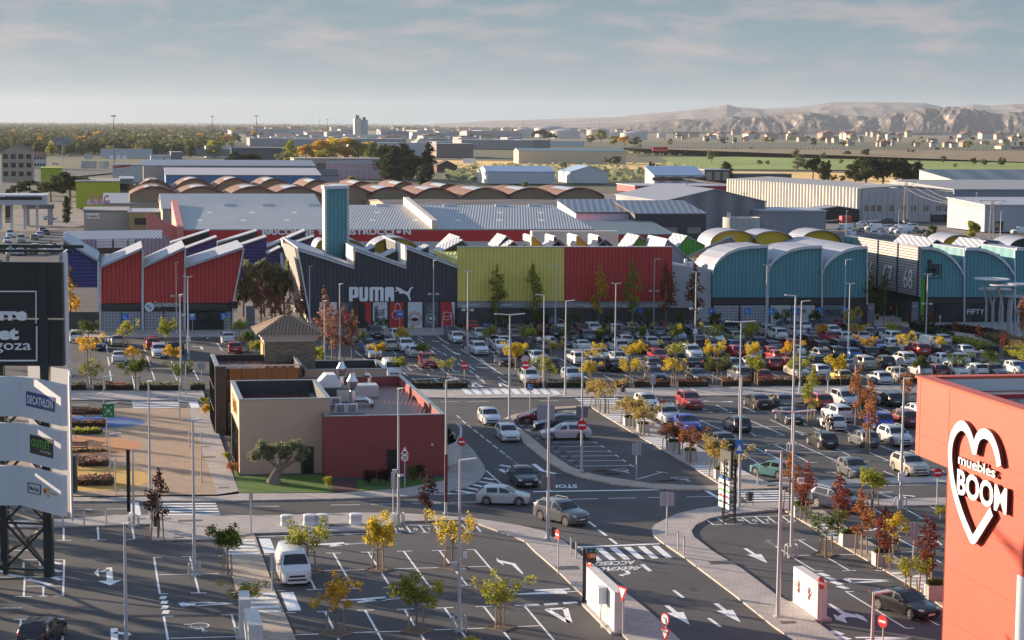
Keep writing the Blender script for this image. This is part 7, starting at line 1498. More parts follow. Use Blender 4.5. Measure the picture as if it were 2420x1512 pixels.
for kd,st,row,k_,s_ in TL:
    for it in s_.split(';'): x,yb,yt,c_=it.split(','); tl.append((kd,st,row,k_,float(x),float(yb),float(yt),CN[c_]))
ct=defaultdict(list)
for i,t_ in enumerate(tl): ct[(t_[2],t_[7],t_[0])].append((c2(t_[3],t_[4],0)[0],i))
for (row,c_,kd),l_ in ct.items():
    l_.sort()
    for j,(x,i) in enumerate(l_):
        _,st,_,k_,X,yb,yt,_=tl[i]; kw={'lot':'young','col':'tall slender','slim':'slim'}[kd]
        where='along the %s'%row if 'row' not in row and 'car park' not in row else 'in the %s'%row
        lb='%s %s tree %s'%(kw,CW[c_],where) if len(l_)==1 else '%s %s %s tree from left %s'%(ORDW[j],kw,CW[c_],where)
        tree(kd,c_,k_,X,yb,yt,lb,'young trees of the car parks' if kd=='lot' else 'slender trees',st,nm='young_tree' if kd=='lot' else 'slender_tree',z0=.1 if 'footpath' in row or 'pavement' in row else 0)
# tree pits with wooden edging in the lower lots
pp_=thing('tree_pit','tree pit','tree pit'); b=MB(); 
for i in range(4): a0,a1=i*pi/2,(i+1)*pi/2; b.tube((.95*cos(a0),.95*sin(a0),.03),(.95*cos(a1),.95*sin(a1),.03),.05,n=4)
b.build('edging',mat('pit_edging',(.28,.22,.17),.8),pp_,local=True); b=MB(); b.poly([(.93*cos(i*pi/2),.93*sin(i*pi/2),.02) for i in range(4)]); b.build('soil',mat('pit_soil',(.16,.11,.07),.95,var=.3,vs=6),pp_,local=True)
for i,(k_,x,y,w) in enumerate([('j',512,922,'upper row, left'),('j',1110,905,'upper row, middle'),('j',1750,885,'upper row, right'),('j',742,1458,'lower row, left'),('j',1445,1433,'lower row, middle'),('j',2165,1403,'lower row, right'),('l',645,775,'right car park')]):
    place(pp_,g(k_,x,y,.008),R(9),1,'diamond tree pit with wooden edging in the lower lots, %s'%w,'diamond tree pits')
# olive tree
p=g('n',205,1152,.15); t=thing('olive_tree','old olive tree with thick twisted trunk on the restaurant lawn','tree',p)
b=MB(); b.tube(p,p+V((.15,0,.7)),.62,.40,n=10); b.tube(p+V((.15,0,.65)),p+V((.55,0,1.35)),.42,.30,n=9); 
for dx,dz in ((-.9,2.1),(.2,2.4),(1.2,2.3),(1.9,2.2)): b.tube(p+V((.5,0,1.2)),p+V((dx+.3,rt.uniform(-.4,.4),dz)),.2,.07,n=6)
b.build('trunk',mat('olive_bark',(.22,.18,.15),.95,var=.3,vs=6,bump=.8,bs=12),t,smooth=60)
b=MB(); bl=[(p.x+dx,p.y+rt.uniform(-.5,.5),p.z+dz,r1_,r2_) for dx,dz,r1_,r2_ in ((-1.5,2.3,.6,.5),(-.9,2.8,.65,.6),(-.2,2.7,.6,.45),(.5,2.9,.6,.45),(1.2,2.9,.65,.5),(1.8,3.0,.6,.55),(2.5,2.7,.55,.5),(2.2,2.2,.5,.35),(-.4,2.2,.5,.3),(-1.0,3.2,.3,.4),(1.5,3.3,.4,.3),(.9,2.3,.6,.3))]
b.leaves(bl,3200,.11,rnd=rt,asp=2.4); b.build('crown',MATS['leaf_olive'],t)
# shrubs
def shrub(k_,x,yb,yt,col,lab,wd=1.0): return tree('shrub',col,k_,x,yb,yt,lab,'shrubs beside the restaurant',0,.1,wd,'shrub','shrub')
shrub('n',1030,1165,1010,'plum','dark leafless shrub before the maroon wall, left one'); shrub('n',1175,1165,1000,'plum','dark shrub before the maroon wall, next to the window'); shrub('n',1410,1150,1000,'green','dark green shrub before the maroon wall, right of the window',.9); shrub('n',1470,1130,965,'dark','taller dark green shrub nearest the right corner of the maroon wall',.8); shrub('n',675,1195,1080,'lime','yellow-green shrub at the seam of beige and maroon walls',.8); shrub('n',645,1130,1065,'green','small green shrub behind the yellow-green one',.8)
shrub('m',1950,945,870,'lime','yellow-green shrub at the left glass side of the restaurant'); shrub('m',2005,1065,960,'rust','orange-tinged shrub at the left corner of the beige wall'); shrub('m',1765,480,400,'lime','leafy shrub behind the black glazed block, upper'); shrub('m',1785,560,450,'gold','yellow shrub beside the black glazed block, lower')
tree('cypress','dark','n',1722,905,675,'small dark cypress behind the curved concrete wall',None,0,0,1.5,'cypress'); tree('cypress','dark','n',1748,900,725,'shorter dark cypress by the curved concrete wall',None,0,0,1.5,'cypress')
for x,y0,w in ((590,1000,'left'),(610,960,'right')): tree('shrub','lime','b',x,y0,820,'tall yellow-green bush behind the stone tower, %s one'%w,None,0,0,.8,'shrub','shrub')
# hedges
def hedge(k_,x0,x1,yb,hh,dp,col,lab,grp='clipped hedges along the car parks',y1=None,nm='hedge'):
    a=g(k_,x0,yb); e=g(k_,x1,yb if y1 is None else y1); d=(e-a); L_=d.length; d.normalize(); n_=V((-d.y,d.x,0)); cnt_=int(L_*dp*36); b=MB(); r_=rt
    ht=lambda s:hh*(.80+.25*noise.noise(V((a.x+s*1.3,a.y,0)))+.1*noise.noise(V((a.x+s*4,a.y,5))))
    for i in range(cnt_):
        s=r_.random()*L_; q=r_.random(); z=r_.random()**.6*ht(s); w=dp*(.9 if z<hh*.7 else .75)
        fc=r_.random()
        if fc<.45: pt=a+d*s+n_*(0+.15*r_.random()); 
        elif fc<.9: pt=a+d*s+n_*(q*w); z=ht(s)-.12*r_.random()
        else: pt=a+d*s+n_*(w-.1*r_.random())
        c_=V((pt.x,pt.y,max(.05,z))); u_=V((r_.gauss(0,1),r_.gauss(0,1),r_.gauss(0,1))).normalized(); v_=u_.orthogonal().normalized(); k__=r_.uniform(.08,.17)
        b.add([c_-u_*k__,c_-v_*k__*.6,c_+u_*k__,c_+v_*k__*.6],[(0,1,2,3)])
    o=b.build('foliage',MATS['leaf_'+col]); root=thing(nm,lab,nm.replace('_',' '),o.location.copy(),grp)
    loc=o.location.copy(); o.parent=root; o.location=(0,0,0)
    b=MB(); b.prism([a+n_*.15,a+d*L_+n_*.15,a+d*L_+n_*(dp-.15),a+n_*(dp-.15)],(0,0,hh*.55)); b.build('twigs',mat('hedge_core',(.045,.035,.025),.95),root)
for i,(k_,x0,x1,yb,hh,c_,y1) in enumerate([('a',500,735,1216,1.05,'green',None),('a',808,885,1216,.9,'green',None),('a',912,1142,1216,1.05,'brown',None),('a',1200,1550,1216,1.05,'green',None),('a',1642,1765,1212,1.05,'green',None),('b',1350,1672,1196,1.05,'dark',None),('b',1705,1882,1198,1.05,'dark',None),('c',210,382,1193,1.0,'brown',None),('c',412,748,1193,1.05,'dark',None),('c',962,1110,1190,1.0,'brown',None),('c',1163,1472,1188,1.1,'brown',None),('c',1540,1802,1186,1.1,'brown',None),('c',1920,2172,1180,1.1,'brown',None),('c',2230,2345,1178,1.1,'brown',None),('d',75,402,1172,1.1,'brown',None),('d',415,932,1165,1.1,'brown',None),('d',1310,1700,1150,1.1,'brown',1140)]):
    hedge(k_,x0,x1,yb,hh,1.1,c_,'clipped car park hedge along the north pavement, %s segment from the left'%(ORDW+['seventeenth'])[i],y1=y1)
hedge('d',1378,1600,672,1.2,3.0,'dark','dark clipped hedge block left of the white van near the entrance lane','hedges on the right',760); hedge('d',1735,2005,800,1.3,2.6,'lime','yellowing hedge block behind the last row of cars','hedges on the right',885); hedge('d',2190,2460,905,1.3,3.0,'lime','hedge block at the right edge behind the red block roof','hedges on the right',1000)
hedge('d',1640,2040,690,1.0,4.0,'plum','grey-purple lavender bed beside the pale path','lavender and grass beds',750,'shrub_bed'); hedge('d',2000,2440,770,1.1,4.0,'dry','pale dry grass bed under the disc canopies','lavender and grass beds',880,'shrub_bed')
for i,(x0,x1,yb,c_,h_,w_) in enumerate([(580,882,568,'brown',.8,'top one'),(585,902,678,'brown',.9,'just below the blue bay'),(610,862,742,'lime',.9,'yellow-leaved one'),(670,922,1020,'russet',1.0,'below the orange bay'),(640,962,1188,'russet',1.1,'lowest one')]): hedge('m',x0,x1,yb,h_,1.6,c_,'low shrub bed on the plaza beside the sign tower, %s'%w_,'shrub beds of the plaza',None,'shrub_bed')
hedge('m',560,920,900,.5,1.2,'dry','low dry planting strip between the orange bay and the shrubs on the plaza','shrub beds of the plaza',890,'shrub_bed')
hedge('m',30,560,370,1.5,.9,'green','green climber hedge seen under the black sign panel',None,355)
# ---- distant trees
DT=[('pine','pine',164,487,405,1.5,'large dark pine beside the lime warehouse'),('pine','pine',120,478,430,1.6,'lower dark pine left of the large one by the lime warehouse'),('pine','pine',70,458,424,1.7,'flat dark pine behind the station canopy'),('pine','pine',45,470,432,1.4,'small dark pine near the station canopy, leftmost'),
('cypress','dark',158,528,462,1.3,'narrow dark cypress before the car wash'),('round','lime',40,412,385,1.2,'yellow-green tree beside the tan apartment house'),
('pine','dark',560,408,357,1.1,'round dark pine left of the glass office'),('pine','dark',600,408,360,1.2,'round dark pine right of its twin before the glass office'),('poplar','lime',684,392,330,1.4,'tall yellow-green poplar before the glass office'),('round','olive',668,402,360,1.3,'bare greyish tree at the foot of the poplar'),
('round','gold',722,385,340,1.2,'golden tree at the left of the big autumn group'),('round','gold',752,385,328,1.2,'tall golden tree, second of the big autumn group'),('round','yellow',785,385,322,1.3,'tallest yellow tree of the big autumn group'),('round','gold',815,385,323,1.2,'orange-topped tree of the big autumn group'),('round','lime',845,385,328,1.3,'green-gold tree right of the tallest yellow one'),('round','gold',875,385,333,1.1,'golden-crowned tree near the cypresses'),('round','green',890,395,334,1.3,'green tree between gold crown and cypresses'),('round','lime',765,390,352,1.5,'lower yellow-green tree before the autumn group'),
('cypress','dark',910,425,345,2.6,'dark broad conifer at the right end of the pink factory'),('cypress','dark',930,428,342,2.6,'dark conifer, second behind the pink factory end'),('cypress','dark',951,425,336,1.8,'pointed dark cypress, tallest of the left clump'),('cypress','dark',970,424,352,2.4,'dark conifer right of the pointed cypress'),('round','pine',984,426,368,1.2,'rounded dark pine between the two tall cypresses'),('cypress','dark',1012,426,335,1.5,'isolated tall cypress right of the conifer clump'),('round','dark',1008,432,385,1.0,'dark bushy tree at the foot of the tall cypress'),('cypress','dark',998,441,402,2.5,'small conical fir above the brown vaults'),
('round','green',779,437,400,1.3,'green round tree before the pink factory'),('round','lime',832,436,415,1.3,'small yellow-green bush above the vaults'),('round','gold',688,402,383,1.3,'small golden bush at the left foot of the pink factory'),
('pine','dark',1277,334,304,1.3,'dark broad tree group before the fuel tanks, left'),('pine','dark',1300,336,312,1.3,'dark tree beside the fuel tank dome'),('round','lime',1419,337,304,1.3,'tall autumn tree between the fuel tanks'),('round','olive',1395,340,318,1.5,'greyish trees before the middle tanks'),('round','lime',1450,345,320,1.5,'yellow-brown tree belt, middle part by the tanks'),('round','gold',1475,346,320,1.4,'golden-brown tree belt beside the tanks'),('round','green',1500,347,322,1.4,'green tree at the right end of the tank belt'),('round','dark',1361,326,311,1.2,'small dark tree at the blue tank'),
('round','lime',1247,381,362,1.3,'small tree before the cream factory, first'),('round','lime',1292,379,360,1.1,'small tree before the cream factory, second'),('round','green',1310,380,366,1.1,'small tree before the cream factory, third'),('round','lime',1330,380,367,1.1,'small tree before the cream factory, fourth'),('round','green',1350,380,365,1.1,'small tree before the cream factory, fifth'),('round','lime',1373,381,358,1.2,'largest tree before the cream factory'),('round','green',1398,382,363,1.2,'small tree before the cream factory, seventh'),('round','olive',1433,391,370,1.5,'olive-grey tree at the right end of the cream factory'),('round','green',1456,391,368,1.4,'green tree nearest the right end of the cream factory'),('round','olive',1330,401,382,1.3,'olive-green tree on the dry slope below the cream factory'),
('cypress','dark',1536,424,381,1.4,'slim cypress left of the panelled office, first'),('cypress','dark',1544,424,384,1.3,'slim cypress left of the panelled office, second'),('cypress','dark',1551,424,388,1.3,'slim cypress left of the panelled office, third'),('round','olive',1681,384,354,1.2,'lone grey-green tree in the green field, centre'),('cypress','dark',1714,422,381,2.4,'spiky dark pine pair right of the brown office, left'),('cypress','dark',1722,422,386,2.4,'spiky dark pine pair right of the brown office, right'),
('poplar','olive',1883,402,351,1.7,'tall grey-green poplar in the field'),('round','dark',1920,424,370,1.0,'dark tree at the left of the cypress group'),('cypress','dark',1944,426,380,2.2,'broad dark cypress beside the big pines'),('cypress','dark',1956,426,378,1.3,'pointed dark cypress beside the big pines'),
('round','pine',2045,440,371,1.45,'huge umbrella pine, left crown'),('round','pine',2085,440,371,1.45,'huge umbrella pine, middle crown'),('round','dark',2130,440,371,1.45,'huge umbrella pine, right crown'),('round','dark',2158,440,380,1.3,'right-hand shoulder of the huge umbrella pines'),('round','pine',2020,438,385,1.3,'left-hand shoulder of the huge umbrella pines'),
('round','olive',2043,375,350,1.3,'grey-green tree on the embankment behind the pines, left'),('round','olive',2000,374,355,1.4,'grey-green tree on the embankment, second'),('round','olive',1945,378,358,1.2,'small grey-green tree at the field edge'),('round','green',2229,386,368,1.1,'round tree at the green field edge, left of three'),('round','green',2298,392,372,1.1,'round tree at the green field edge, middle of three'),('round','green',2326,393,376,1.0,'round tree at the green field edge, right of three'),('round','green',2366,394,371,1.2,'larger round tree at the green field edge far right'),('round','olive',1986,388,376,1.4,'low bush in the green field before the poplar'),('round','green',2213,364,348,1.3,'bush on top of the embankment'),('round','green',2200,440,417,1.2,'small pine right of the umbrella pines'),('round','green',1970,430,412,1.3,'bush under the cypress group'),('round','green',1990,430,414,1.3,'bush left of the umbrella pines'),('round','olive',2320,418,404,1.6,'low bush at the dry field edge, left'),('round','olive',2345,421,406,1.6,'low bush at the dry field edge, right'),('round','olive',2150,372,350,1.3,'grey-green tree behind the umbrella pines, right'),
('round','green',2200,570,530,.9,'yellow-green bush by the lattice pylon'),('round','lime',2300,575,520,.8,'lime bush beside the right-hand pylon'),('round','olive',1240,446,428,1.2,'scrubby bush behind the brown vaults, right part'),('round','olive',1215,450,436,1.4,'low scrub at the end of the brown vaults'),('round','green',660,610,600,1,'hidden shrub') ]
DT=DT[:-1]
for kd,c_,x,yb,yt,wd,lb in DT: tree(kd,c_,'D',x,yb,yt,lb,None,0,0,wd,{'pine':'pine_tree','cypress':'cypress','poplar':'poplar'}.get(kd,'broadleaf_tree'))
for i,(x,yb,yt) in enumerate([(372,402,376),(380,402,378),(388,402,374),(395,402,380),(408,403,386),(418,402,384),(428,402,386)]): tree('cypress','dark','D',x,yb,yt,'small dark cypress before the low workshop, %s from the left'%ORDW[i],'cypress row by the workshop',0,0,1.6,'cypress')
for i,x in enumerate((575,600,625,650,672)): tree('round','olive','D',x,748,608+(i%2)*12,'dark green tree in the lane between the red and black halls, %s from left'%ORDW[i],'trees of the shady lane',0,0,.5,'broadleaf_tree')
# belts of trees: left wood, plain
rb=random.Random(21)
def belt(x0,x1,y0,y1,n_,cols,hs,where,kinds=('round','round','round','pine','poplar')):
    its=[]
    for i in range(n_):
        x=rb.uniform(x0,x1); y=rb.uniform(y0,y1)+(x-x0)*.003; its.append((x,y,rb.choice(cols),rb.choice(kinds),rb.uniform(*hs)))
    for x,y,c_,kd,h_ in its:
        p=G(x,y); s_=h_/HB[kd]; global nt_; nt_+=1; nv={'round':4,'pine':3,'poplar':2}[kd]; w_=s_*rb.uniform(1.0,1.5)*(.9 if kd=='pine' else 1)
        o=place(proto(kd,nt_%nv,HB[kd],0),(p.x,p.y,0),rb.uniform(0,6),(w_,w_,s_),'%s %s tree %s'%(CW.get(c_,c_),{'round':'round','pine':'spreading','poplar':'upright'}[kd],where),'trees '+where); o.name='%s_tree'%{'round':'broadleaf','pine':'pine','poplar':'poplar'}[kd]; o['category']='tree'
        for ch in o.children:
            if ch.name.startswith('crown'): ch.material_slots[0].link='OBJECT'; ch.material_slots[0].material=MATS['leaf_'+c_]
belt(-20,560,325,372,92,['green','pine','olive','lime','green','pine','gold'],(8,15),'in the near belt of the wood on the left')
belt(-20,600,308,325,55,['green','pine','olive','gold','lime'],(10,17),'in the far belt of the wood on the left')
belt(380,700,312,345,20,['gold','lime','green'],(9,14),'between the wood and the showroom')
belt(1560,2419,318,348,56,['green','olive','lime','pine'],(7,12),'among the village houses before the badlands')
belt(1480,1790,352,366,12,['olive','green'],(4,7),'at the edge of the reed belt',('round',))
belt(1750,2419,386,396,10,['olive'],(3,5),'dotted in the green field',('round',))
belt(560,1400,312,330,20,['green','olive','dark'],(7,12),'between the distant factories',('round','round','pine'))
# the far-off wood, one mass
b=MB(); rw_=random.Random(9)
for i in range(4200):
    x=rw_.uniform(-60,2500); y=rw_.uniform(292.5,308)+max(0,(x-1209))*.008+(0 if x<700 else 2.5)
    if i>2600: x=rw_.uniform(-40,520); y=rw_.uniform(300,366)
    if 1240<x<1560 and y>305: continue
    p=G(x,y); k_=p.y/2500; h_=rw_.uniform(7,13); w_=h_*rw_.uniform(.5,1.1)*max(1,k_*.6); c_=V((p.x,p.y,0))
    for j in range(7):
        a=rw_.random()*6.28; q=V((cos(a)*w_*.6,sin(a)*w_*.6,h_*rw_.uniform(.3,.8))); u_=V((rw_.gauss(0,1),rw_.gauss(0,1),rw_.gauss(0,1))).normalized()*w_*.55; v_=u_.orthogonal().normalized()*h_*.35; c0_=c_+q; b.add([c0_-u_,c0_-v_,c0_+u_,c0_+v_],[(0,1,2,3)])
tag(b.build('woodland',mat('wood_leaf',(.10,.10,.035),.8,col2=(.05,.06,.02),vs=.02,island=.4,trans=.3),base=(0,0,0)),kind='stuff')
b=MB()
for i in range(2400):
    t_=rw_.random(); x=1480+t_*1000 if i%4 else rw_.uniform(1050,1650); y=(rw_.uniform(352,366)+(x-1480)*.012) if i%4 else rw_.uniform(392,430)
    p=G(x,y); h_=rw_.uniform(1.5,3.2); u_=V((rw_.gauss(0,1),rw_.gauss(0,1),.2)).normalized()*h_*1.1; c0_=V((p.x,p.y,h_*.5)); b.add([c0_-u_,c0_-V((0,0,h_*.5)),c0_+u_,c0_+V((0,0,h_*.5))],[(0,1,2,3)])
tag(b.build('scrub',MATS['leaf_olive'],base=(0,0,0)),kind='stuff')
# trees standing outside the picture on the left, whose shadows cross the lot
ro=random.Random(4)
for i in range(54):
    Y=ro.uniform(112,225); xl=P(0,756,Y).x; X=xl-ro.uniform(4,30); kd='lot' if i%3==1 else 'col'; o=place(proto(kd,i%3,HB[kd],2 if i%3==1 else 0),(X,Y,0),ro.uniform(0,6),ro.uniform(.9,1.25),'young tree in the lot beyond the left edge of the picture','trees beyond the left edge'); o['category']='tree'; o.name='young_tree'
# ================= lamp posts =================
M_pole=mat('pole_paint',(.52,.52,.54),.45,metal=.2)
PL=[ # label, crop/x/y base, crop/x/y top, head kind, extras
('m',1300,1455,'m',1297,262,'S','tall lamp post by the plum tree at the plaza crossing',.12,''),
('m',898,505,'m',897,228,'R','small plaza lamp farthest to the rear, beside the green sign',.07,''),
('m',925,845,'m',922,458,'R','plaza lamp in front of the green assembly sign',.07,''),
('m',952,1150,'m',948,722,'R','plaza lamp nearest the yellow bay',.07,''),
('m',1553,580,'m',1548,228,'L','plaza lamp at the rear right of the plaza',.07,''),
('m',1636,835,'m',1632,442,'L','plaza lamp before the glazed black block',.07,''),
('m',1740,1140,'m',1735,715,'L','plaza lamp beside the beige restaurant wall',.07,''),
('i',1680,945,'m',1663,600,'C','tall lamp post with hoops in the lower left car park',.13,'h'),
('i',1156,520,'m',1138,850,'B','grey post carrying a tall narrow black panel at the plaza corner',.12,'h'),
('i',1092,1560,'i',1077,492,'S','tall lamp post in the lower left car park, nearest the lens',.13,''),
('a',590,1085,'a',585,168,'S','tall lamp post at the right edge of the sign tower',.13,'h'),
('a',575,1060,'a',572,318,'S','shorter lamp post at the right edge of the sign tower',.1,''),
('a',1527,722,'a',1524,105,'S','tall lamp post before the middle red hall',.12,'f'),
('a',1566,1205,'a',1556,382,'S','tall lamp post at the hedge of the left car park',.13,''),
('a',1630,935,'a',1624,230,'C','tall lamp post with camera arms before the widest red hall',.13,'fb'),
('b',516,700,'b',513,140,'S','tall lamp post before the left edge of the black shop',.12,''),
('b',777,985,'b',776,290,'S','tall lamp post before the white lettering of the black shop',.13,''),
('b',645,1000,'b',652,436,'S','lamp post just behind the stone tower',.12,''),
('b',1585,705,'b',1589,88,'S','tall lamp post before the last roof of the black shop',.12,'f'),
('b',1880,888,'b',1893,186,'T','tall lamp post before the left end of the yellow hall',.13,'fh'),
('b',2240,1455,'b',2252,555,'W','twin-armed lamp post at the tip of the traffic island',.13,''),
('n',1283,1495,'n',1283,325,'S','tall lamp post before the maroon restaurant wall',.13,'hc'),
('j',1692,418,'n',1697,258,'R','tall lamp post at the corner of the maroon wall',.13,'r'),
('j',1808,1418,'n',1822,945,'R','lamp post with hoops in the lower middle car park',.13,'hcx'),
('c',477,705,'c',480,128,'T','tall lamp post before the right half of the yellow hall',.12,''),
('c',375,1185,'c',376,387,'L','lamp post in the second bay of the big car park',.11,'f'),
('c',563,1252,'c',580,437,'R','tall lamp post on the north pavement beside the crossing',.13,''),
('c',993,1000,'c',1003,288,'T','tall lamp post before the left part of the crimson hall',.12,''),
('c',1326,660,'c',1336,78,'R','tall lamp post before the right part of the crimson hall',.12,'f'),
('c',1684,862,'c',1690,188,'T','tall lamp post beside the pale grey building',.13,'fhb'),
('c',2294,745,'c',2308,130,'T','tall lamp post before the seam of the first teal vaults',.12,''),
('o',703,1040,'c',724,860,'W','twin-armed lamp post in the traffic island lot',.13,'s'),
('k',413,632,'o',430,397,'R','lamp post in front of the grey crossover at the junction',.15,'s'),
('o',2067,585,'c',2088,618,'W','tall lamp post in the near right lot, left of two close together',.12,''),
('k',2066,355,'o',2097,220,'L','tall lamp post behind the black totem sign',.15,'z'),
('d',437,1230,'d',460,440,'R','tall lamp post on the north pavement right of centre',.13,''),
('p',372,875,'d',407,392,'L','very tall lamp post with hoops in the near right lot',.15,'h'),
('l',364,782,'p',420,528,'W','lamp post with hoops in the lower right car park',.14,'hf'),
('l',250,1305,'p',294,872,'L','tall lamp post on the median beside the poster wall',.17,''),
('d',855,962,'d',876,290,'T','tall lamp post in the right half of the big car park',.12,''),
('d',1528,752,'d',1546,207,'T','tall lamp post before the numbered louvred wall',.12,'f'),
('d',821,682,'d',837,82,'R','tall lamp post before the deepest teal vault',.12,''),
('p',1308,1358,'p',1347,240,'S','tall lamp post just left of the vermilion building',.15,'hb'),
('l',1062,1640,'l',1098,1098,'R','lamp post beside the black saloon at the lower right',.15,''),
('e',2270,1230,'e',2268,1072,'S','small white lamp post before the red warehouse letters',.1,''),
('f',1466,1255,'f',1466,1070,'S','white lamp post under the last white letters of the warehouse',.12,''),
('g',604,1165,'g',603,1075,'S','white lamp post before the red warehouse on the right',.12,''),
('h',835,1235,'h',833,960,'S','lamp post in the tow-truck yard, middle',.1,''),('h',310,1140,'h',322,797,'C','floodlight mast with four lamps behind the portacabin',.16,''),('h',1072,1050,'h',1075,728,'S','thin mast before the white warehouse front, left',.12,''),('h',1170,1050,'h',1171,735,'S','thin mast before the white warehouse front, right',.12,''),('h',1290,1200,'h',1307,955,'R','lamp post in the yard before the lattice pylon',.1,''),('h',1955,1090,'h',1960,805,'S','mast beside the blue-grey block',.12,''),('h',2170,1195,'h',2178,965,'S','white post at the right-hand yard',.12,''),
]
def post(k_,x,y,kt,xt,yt,hd,lab_,r_,ex):
    z0=.12; p=g(k_,x,y,z0); h_=HT(V((p.x,p.y,0)),c2(kt,xt,yt)[1]); 
    if p.y>300: z0=0; p=g(k_,x,y,0)
    t=thing('lamp_post',lab_,'lamp post',(p.x,p.y,0),'lamp posts'); b=MB(); r_*=.88; b.tube((p.x,p.y,0),(p.x,p.y,h_),r_,r_*.5,n=10); b.build('pole',M_pole,t,smooth=True)
    tp=V((p.x,p.y,h_)); b=MB(); b.cbox((p.x,p.y,0.0),r_*3.4,r_*3.4,.16,R(9)); b.build('base_plate',M_galv,t)
    def head(c_,d,n='lamp_head',L_=.75):
        b=MB(); d=V(d).normalized(); s_=V((-d.y,d.x,0))*.16; b.prism([c_+s_,c_-s_,c_-s_*.8+d*L_+V((0,0,.10)),c_+s_*.8+d*L_+V((0,0,.10))],(0,0,.08)); b.build(n,M_galv,t)
    sd={'R':[(1,.1,0)],'L':[(-1,-.1,0)],'T':[(1,-.2,0),(-1,.2,0)],'W':[(1,0.15,0),(-1,-.15,0)],'S':[(.7,-.7,0)],'C':[(1,0,0),(-1,0,0)],'B':[]}[hd]
    big=hd=='W'
    for d in sd: head(tp-V((0,0,.1)),d,L_=1.5 if big else (.95 if hd in('R','L') else .6))
    if hd=='B': b=MB(); b.cbox((p.x-.34,p.y,1.1),.24,.14,h_-1.2); b.build('black_panel',M_black,t); 
    if 'f' in ex:
        b=MB(); zf=h_*.52
        for dx in (-.55,.55): b.cbox((p.x+dx,p.y,zf),.42,.3,.26)
        b.cbox((p.x,p.y,zf+.1),1.1,.06,.06); b.build('floodlight_arm',M_galv,t)
    if 'c' in ex: b=MB(); b.cbox((p.x-.28,p.y-.1,h_*.38),.34,.3,.26); b.cbox((p.x+.2,p.y-.15,h_*.38-.22),.34,.22,.14,.5); b.build('camera',M_galv,t)
    if 'x' in ex: b=MB(); b.cbox((p.x+.32,p.y,h_*.60-1.7),.24,.12,.34); b.build('box',M_white,t)
    if 'b' in ex: b=MB(); b.cbox((p.x,p.y-.15,2.2),.5,.25,.6); b.build('box',M_white,t)
    if 'r' in ex: b=MB(); b.tube((p.x,p.y,1.0),(p.x,p.y,4.6),r_*1.08,n=10); b.build('dark_sleeve',mat('wine_sleeve',(.12,.02,.03),.5),t)
    if 'h' in ex:
        for a_ in range(4):
            an=a_*pi/2+.3; c_=V((p.x+.36*cos(an),p.y+.36*sin(an),0)); s_=V((-sin(an),cos(an),0))*.28; b=MB(); b.path([c_-s_,c_-s_+V((0,0,.7)),c_-s_*.6+V((0,0,.86)),c_+s_*.6+V((0,0,.86)),c_+s_+V((0,0,.7)),c_+s_],.035,6); b.build('guard_hoop',M_galv,t)
    if 's' in ex: b=MB(); b.cbox((p.x,p.y+.16,3.6 if hd=='R' else 4.6),1.0,.05,.95); b.build('sign_back',mat('sign_back_grey',(.16,.16,.18),.6),t)
    if 's' in ex and hd=='W': disc(t,V((p.x,p.y-.2,4.0)),.42)
    if 'z' in ex: b=MB(); b.cbox((p.x-.1,p.y-.17,4.2),.55,.05,1.1); b.build('crossing_sign',M_blue,t); b=MB(); b.prism([(p.x-.32,p.y-.20,4.45),(p.x+.12,p.y-.20,4.45),(p.x-.1,p.y-.20,4.95)],(0,-.01,0)); b.build('crossing_symbol',M_lit,t)
    return t
def ringpts(c_,r_,n=20,off=0,nd=V((0,-1,0)),ud=V((1,0,0))): return [c_+ud*(r_*cos(2*pi*i/n))+V((0,0,r_*sin(2*pi*i/n)))+nd*off for i in range(n)]
def disc(t,c_,r_,kind='noentry',ud=V((1,0,0))):
    nd=V((ud.y,-ud.x,0)); b=MB(); b.prism(ringpts(c_,r_,nd=nd,ud=ud),nd*.03); pl_=b.build('sign_disc',M_red if kind!='blue' else M_blue,t)
    b=MB()
    if kind=='noentry': b.prism([c_-ud*r_*.68+nd*.035+V((0,0,-r_*.17)),c_+ud*r_*.68+nd*.035+V((0,0,-r_*.17)),c_+ud*r_*.68+nd*.035+V((0,0,r_*.17)),c_-ud*r_*.68+nd*.035+V((0,0,r_*.17))],nd*.008)
    elif kind=='white': b.prism(ringpts(c_,r_*.78,off=.035,nd=nd,ud=ud),nd*.008)
    b.build('sign_symbol',M_lit,pl_); return pl_
for a in PL: post(*a)
